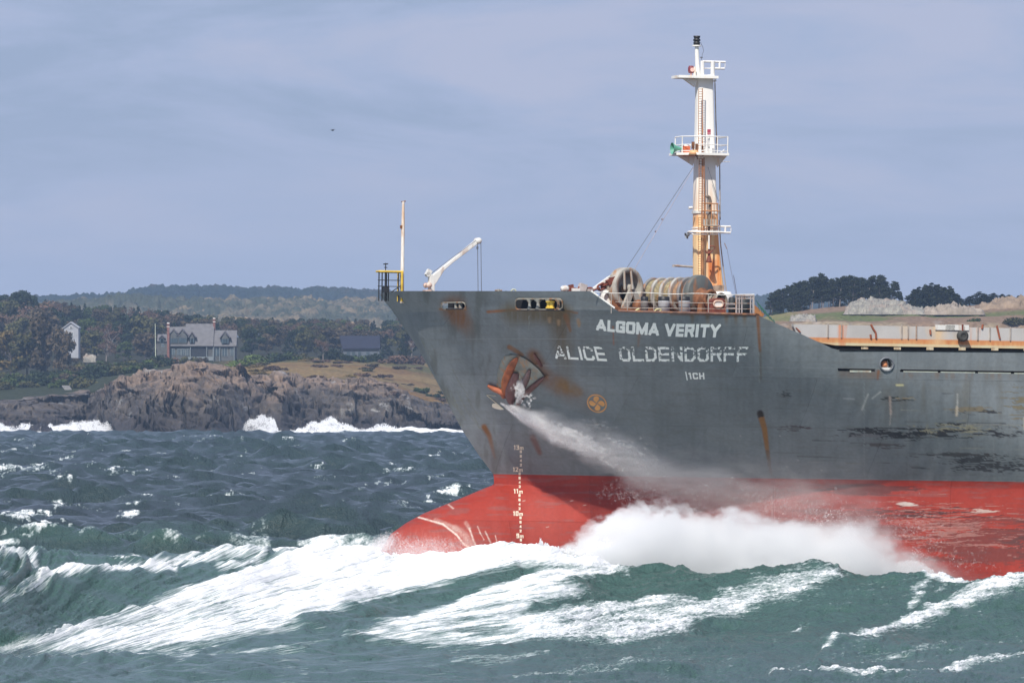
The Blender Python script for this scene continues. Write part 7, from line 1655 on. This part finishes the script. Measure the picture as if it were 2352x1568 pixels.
tcn = n.new('ShaderNodeTexCoord'); sp = n.new('ShaderNodeSeparateXYZ'); l.new(tcn.outputs['Object'], sp.inputs[0])
def fcurve(pts, src):
    c = n.new('ShaderNodeFloatCurve'); cm = c.mapping.curves[0]; cm.points[0].location = pts[0]; cm.points[1].location = pts[-1]
    for p in pts[1:-1]: cm.points.new(*p)
    c.mapping.update(); l.new(src, c.inputs['Value']); return c.outputs[0]
ux = MR(sp.outputs['X'], vx0, vx1, 0, 1)
ztop = fcurve([((p.x - vx0) / (vx1 - vx0), (p.z - vz0) / (vz1 - vz0)) for p in vp], ux)
soft = fcurve([(0, .12), (.12, .2), (.3, .40), (.5, .75), (.8, .95), (1, 1)], ux)
ztm = MA('ADD', MA('MULTIPLY', ztop, vz1 - vz0), vz0)
nv1 = NN(.42, (1, 1, 1.5), 4, (0, .25, 0), .6); nv2 = NN(1.7, (1, 1, 1.3), 4, (0, .3, 0), .6)
ztm = MA('ADD', ztm, MA('ADD', MA('MULTIPLY', MA('SUBTRACT', nv1, .51), 3.6), MA('MULTIPLY', MA('SUBTRACT', nv2, .5), 1.6)))
dep = MA('DIVIDE', MA('SUBTRACT', ztm, sp.outputs['Z']), MA('ADD', MA('MULTIPLY', soft, 1.7), .15))
dd = n.new('ShaderNodeMath'); dd.operation = 'MULTIPLY'; dd.use_clamp = True; l.new(dep, dd.inputs[0]); dd.inputs[1].default_value = 1.0
dn_ = MA('POWER', dd.outputs[0], 1.5); yf = MR(sp.outputs['Y'], -19.7, -17.6, 0, 1)
xf = MA('MULTIPLY', MR(sp.outputs['X'], vx0, vx0 + .8, 0, 1), MR(sp.outputs['X'], vx1 - 9.5, vx1 - .5, 1, 0))
l.new(MA('MULTIPLY', MA('MULTIPLY', MA('MULTIPLY', dn_, yf), xf), MA('MULTIPLY', MR(MA('ADD', MA('MULTIPLY', nv1, .6), MA('MULTIPLY', nv2, .4)), .36, .6, .22, 1.3), 2.3)), pv.inputs['Density'])
vo.data.materials.append(M_v); tag(vo, 'soft white cloud of spray boiling up between the bow wave and the red side', kind='stuff')
def dE(x, y):
    top = np.interp(x, *bt) - 4 + (fbm(x * .02, y * .02, 805, 4) - .5) * 60 * ss(1300, 1450, x); w = np.interp(x, [1300, 1420, 1560, 1700, 2000, 2200], [5, 9, 14, 26, 34, 46])
    v = (y - top) / w; return np.exp(-np.clip(-v, 0, None) ** 1.6 * 1.6) * ss(1.6, .2, v) * ss(2260, 2080, x) * ss(1300, 1350, x) * (.3 + .7 * ss(.35, .6, fbm(x * .02, y * .03, 807, 4)))
# thin veil drifting over the side above it
def dV(x, y):
    cl = np.interp(x, [1330, 1450, 1600, 1750, 1900, 2100, 2300], [1120, 1135, 1130, 1150, 1185, 1240, 1290]); w = np.interp(x, [1330, 1450, 1600, 1800, 2100, 2300], [10, 26, 36, 40, 46, 40])
    return np.exp(-((y - cl) / w) ** 2) * (.15 + 1.0 * ss(.38, .66, fbm(x * .009, y * .02, 821, 4))) * ss(2330, 2050, x) * ss(1330, 1460, x) * .8
x, y, rs = sample(dV, (1330, 2330, 1010, 1330), 6000, 33)
Yd = hullY(x, np.minimum(y, 1290)) - .3 - rs.rand(len(x)) * 2.6; drops('spray_veil', x, y, Yd, .06, 34, 'thin pinkish veil of spray drifting over the red side', mt=M_mist)
# jet of water blown aft from the anchor
px_l = [(1150, 925), (1168, 938), (1200, 958), (1250, 985), (1320, 1012), (1400, 1038), (1500, 1064), (1620, 1088), (1760, 1112)]
pl_x = np.array([p[0] for p in px_l], float); pl_y = np.array([p[1] for p in px_l], float)
def dB(x, y):
    cyl = np.interp(x, pl_x, pl_y); up = np.interp(x, [1150, 1168, 1200, 1300, 1450, 1600, 1760], [3, 9, 24, 56, 84, 96, 100]); dn = np.interp(x, [1150, 1168, 1200, 1300, 1450, 1600, 1760], [3, 7, 15, 32, 50, 66, 80])
    wv = (fbm(x * .03, y * .03, 831, 4) - .5) * 26 * ss(1160, 1300, x); v = y - cyl - wv; d = np.where(v > 0, ss(1.0, .1, v / dn), ss(1.0, .1, -v / up))
    cl = .25 + .9 * ss(.36, .62, fbm((x + 1.6 * y) * .012, (y - .42 * x) * .05, 835, 4)); return d * cl * np.interp(x, [1150, 1180, 1260, 1340, 1430, 1520, 1620, 1760], [.8, .6, .30, .12, .03, .0, .0, .0]) * 1.0
x, y, rs = sample(dB, (1150, 1780, 905, 1200), 36000, 35)
Yd = hullY(x, y) - .25 - rs.rand(len(x)) * (.5 + 2.6 * ss(1160, 1400, x)); drops('anchor_spray', x, y, Yd, .046, 36, 'white jet of spray blown back from the anchor across the grey plating', mt=M_mist)
# ... and the fine mist of that jet, widening as it blows along the plating
jx = [1158, 1175, 1200, 1250, 1320, 1400, 1500, 1650, 1830, 2060]; jy = [931, 942, 960, 985, 1013, 1040, 1070, 1104, 1146, 1206]
jp = [hit(x, y)[0] for x, y in zip(jx, jy)]; jx0, jx1 = jp[0].x, jp[-1].x
m = MB(); bz0, bz1 = jp[-1].z - 3.2, jp[0].z + .8; by0 = min(p.y for p in jp) - 2.6; by1 = max(p.y for p in jp) + .6
m.box(((jx0 + jx1) / 2, (by0 + by1) / 2, (bz0 + bz1) / 2), (jx1 - jx0, by1 - by0, bz1 - bz0)); vj = m.build('jet_mist', []); vj.matrix_world = SM; vj.data.materials.clear()
M_j = bpy.data.materials.new('jet_mist_air'); M_j.use_nodes = True; t = M_j.node_tree; t.nodes.clear(); n = t.nodes; l = t.links
oo = n.new('ShaderNodeOutputMaterial'); pv = n.new('ShaderNodeVolumePrincipled'); pv.inputs['Color'].default_value = (.985, .985, .985, 1); l.new(pv.outputs[0], oo.inputs['Volume'])
tcn = n.new('ShaderNodeTexCoord'); sp = n.new('ShaderNodeSeparateXYZ'); l.new(tcn.outputs['Object'], sp.inputs[0])
ux = MR(sp.outputs['X'], jx0, jx1, 0, 1); jt = [(p.x - jx0) / (jx1 - jx0) for p in jp]
zcj = MA('ADD', MA('MULTIPLY', fcurve([(a_, (p.z - bz0) / (bz1 - bz0)) for a_, p in zip(jt, jp)], ux), bz1 - bz0), bz0)
wup = MA('MULTIPLY', fcurve(list(zip(jt, [.02, .06, .15, .28, .42, .56, .70, .82, .85, .70])), ux), 3.4)
wdn = MA('MULTIPLY', fcurve(list(zip(jt, [.02, .04, .09, .15, .22, .32, .48, .70, .85, .80])), ux), 3.4)
dnj = MA('MULTIPLY', fcurve(list(zip(jt, [.95, .95, .85, .62, .44, .31, .21, .13, .07, .0])), ux), 6.0)
yo = MA('ADD', MA('MULTIPLY', fcurve([(a_, (p.y - by0) / (by1 - by0)) for a_, p in zip(jt, jp)], ux), by1 - by0), by0)
w1 = NN(.8, (.45, 1, 1.3), 4, (0, .42, 0), .6); w2 = NN(2.6, (.4, 1, 1.5), 4, (0, .42, 0), .65)
off = MA('SUBTRACT', MA('SUBTRACT', sp.outputs['Z'], zcj), MA('ADD', MA('MULTIPLY', MA('SUBTRACT', w1, .5), MA('MULTIPLY', wup, 1.5)), MA('MULTIPLY', MA('SUBTRACT', w2, .5), MA('MULTIPLY', wup, .7))))
up_ = MR(MA('DIVIDE', off, wup), 0, 1, 1, 0); dn2 = MR(MA('DIVIDE', MA('MULTIPLY', off, -1.0), wdn), 0, 1, 1, 0)
shp = MA('POWER', MA('MULTIPLY', up_, dn2), 1.3); yfj = MR(MA('SUBTRACT', sp.outputs['Y'], yo), -2.3, -.5, 0, 1)
l.new(MA('MULTIPLY', MA('MULTIPLY', shp, dnj), MA('MULTIPLY', yfj, MR(w1, .32, .62, .3, 1.4))), pv.inputs['Density'])
vj.data.materials.append(M_j); tag(vj, 'fine white mist fanning out from the anchor along the grey plating', kind='stuff')
# water pouring over the anchor
def dC(x, y): 
    r = np.hypot((x - 1186 - .35 * (905 - y)) / 22, (y - 900) / 38); return ss(1.1, .4, r) * ss(.48, .62, fbm(x * .10, y * .05, 841, 5, .65)) * .7 + .5 * ss(1.1, .5, np.hypot((x - 1212) / 20, (y - 920) / 20)) * ss(.5, .64, fbm(x * .2, y * .2, 845, 3))
x, y, rs = sample(dC, (1150, 1250, 850, 950), 8000, 37); drops('anchor_splash', x, y, hullY(x, y) - .75 - rs.rand(len(x)) * .4, .035, 38, 'water streaming over the rusty anchor', mt=M_mist)
# mist and drops at the nose of the bulb, and splashes where the wave meets it
def dN(x, y): 
    e_ = np.interp(y, [1190, 1225, 1250, 1275], [925, 895, 872, 850]); return ss(-34, 4, x - e_) * ss(40, 0, x - e_) * ss(1215, 1270, y) * .6 + .14 * ss(1225, 1268, y) * ss(1110, 960, x) * ss(880, 900, x)
x, y, rs = sample(dN, (830, 1110, 1190, 1280), 26000, 39); Yd = hullY(np.maximum(x, 900), np.minimum(y, 1260)) - .4 - rs.rand(len(x)) * 1.6; drops('nose_mist', x, y, Yd, .045, 40, 'fine mist rising round the nose of the red bulb', mt=M_mist)
rs = np.random.RandomState(41); X_, Y_, D_l = [], [], []
def crown(cx_, base, h, w, n_, Yc, sd=0, pw=1.6):
    """a ragged crown of drops: jets of different height side by side"""
    u = rs.uniform(-1, 1, n_); hh = (fbm((cx_ + u * w) * .22, 0 * u + sd, 851, 4) * 1.5 - .15) * h * (1 - np.abs(u) ** 2.5); v = rs.rand(n_) ** pw
    X_.append(cx_ + u * w + rs.normal(0, .8, n_)); Y_.append(base - v * np.maximum(hh, 0)); D_l.append(np.full(n_, Yc) + rs.uniform(-.5, .5, n_))
for c in ((1240, 1258, 26, 26, 8000), (1180, 1266, 20, 34, 7000), (1290, 1266, 18, 36, 7000), (1330, 1270, 16, 40, 7000), (1135, 1272, 10, 30, 4000), (1388, 1262, 34, 28, 6000), (770, 1262, 12, 30, 3500), (830, 1270, 16, 40, 2500, 2.6), (870, 1272, 18, 26, 2200, 2.6), (905, 1276, 12, 40, 3000),
          (560, 1262, 15, 60, 6000), (290, 1306, 18, 60, 5500, 1.8), (150, 1326, 9, 50, 3500), (440, 1282, 6, 40, 1800), (2158, 1336, 9, 18, 2500), (2236, 1338, 9, 24, 2500), (90, 1322, 12, 14, 1500), (740, 1260, 8, 50, 3500)):
    crown(c[0], c[1] + 3, c[2], c[3], c[4], float(np.interp(c[0], [0, 100, 330, 640, 900, 1400, 1900, 2352], [248, 252, 262, 272, 277, 276, 268, 262])) + (.3 if not 1120 < c[0] < 1420 else 8), c[0], c[5] if len(c) > 5 else 1.6)
drops('crest_spray', np.concatenate(X_), np.concatenate(Y_), np.concatenate(D_l), .022, 42, 'ragged drops leaping off the breaking wave crests')
def dF(x, y): return np.clip(dE(x, y) * .7, 0, 1) * ss(.55, .7, fbm(x * .05, y * .05, 881, 3))
x, y, rs = sample(dF, (1450, 2260, 930, 1300), 1300, 61); drops('flung_drops', x, y, hullY(x, np.minimum(y, 1290)) - 1.5 - rs.rand(len(x)) * 3, .017, 62, 'single drops flung clear of the spray')
# small dense burst at the right
def dR(x, y): return ss(0, 1, (y - np.interp(x, [2030, 2060, 2085, 2110, 2130, 2160], [1312, 1292, 1283, 1284, 1296, 1322])) / 9 + (fbm(x * .12, y * .12, 861, 3) - .5) * 1.6) 
x, y, rs = sample(dR, (2030, 2160, 1275, 1330), 26000, 43); drops('side_splash', x, y, hullY(x, np.minimum(y, 1290)) - 1.0 - rs.rand(len(x)) * 2, .034, 44, 'small dense white splash against the red side at right', mt=M_core)
# surf bursting on the rocks
sfx = [-200, -100, 0, 60, 120, 200, 240, 275, 300, 505, 530, 560, 575, 600, 630, 640, 655, 690, 730, 760, 800, 835, 870, 900, 950, 1000, 1080, 1160]
sfy = [972, 968, 972, 976, 972, 962, 967, 985, 1002, 1002, 992, 974, 956, 950, 955, 984, 990, 978, 964, 958, 972, 986, 972, 972, 983, 988, 990, 992]
def dS(x, y):
    top = np.interp(x, sfx, sfy) + (fbm(x * .06, y * .03, 871, 4) - .5) * 16 + (fbm(x * .3, y * .2, 873, 3) - .5) * 7
    return ss(0, 1, (y - top) / 9) * (.4 + .6 * ss(.35, .5, fbm(x * .07, y * .12, 875, 3))) * (y < 1003)
x, y, rs = sample(dS, (-200, 1160, 940, 1004), 190000, 45)
drops('surf_spray', x, y, 1612 + rs.uniform(-9, 9, len(x)) - 14 * ss(985, 1000, y), .085, 46, 'white surf bursting against the dark shore rocks')
print('spray', round(time.time() - T00, 1))
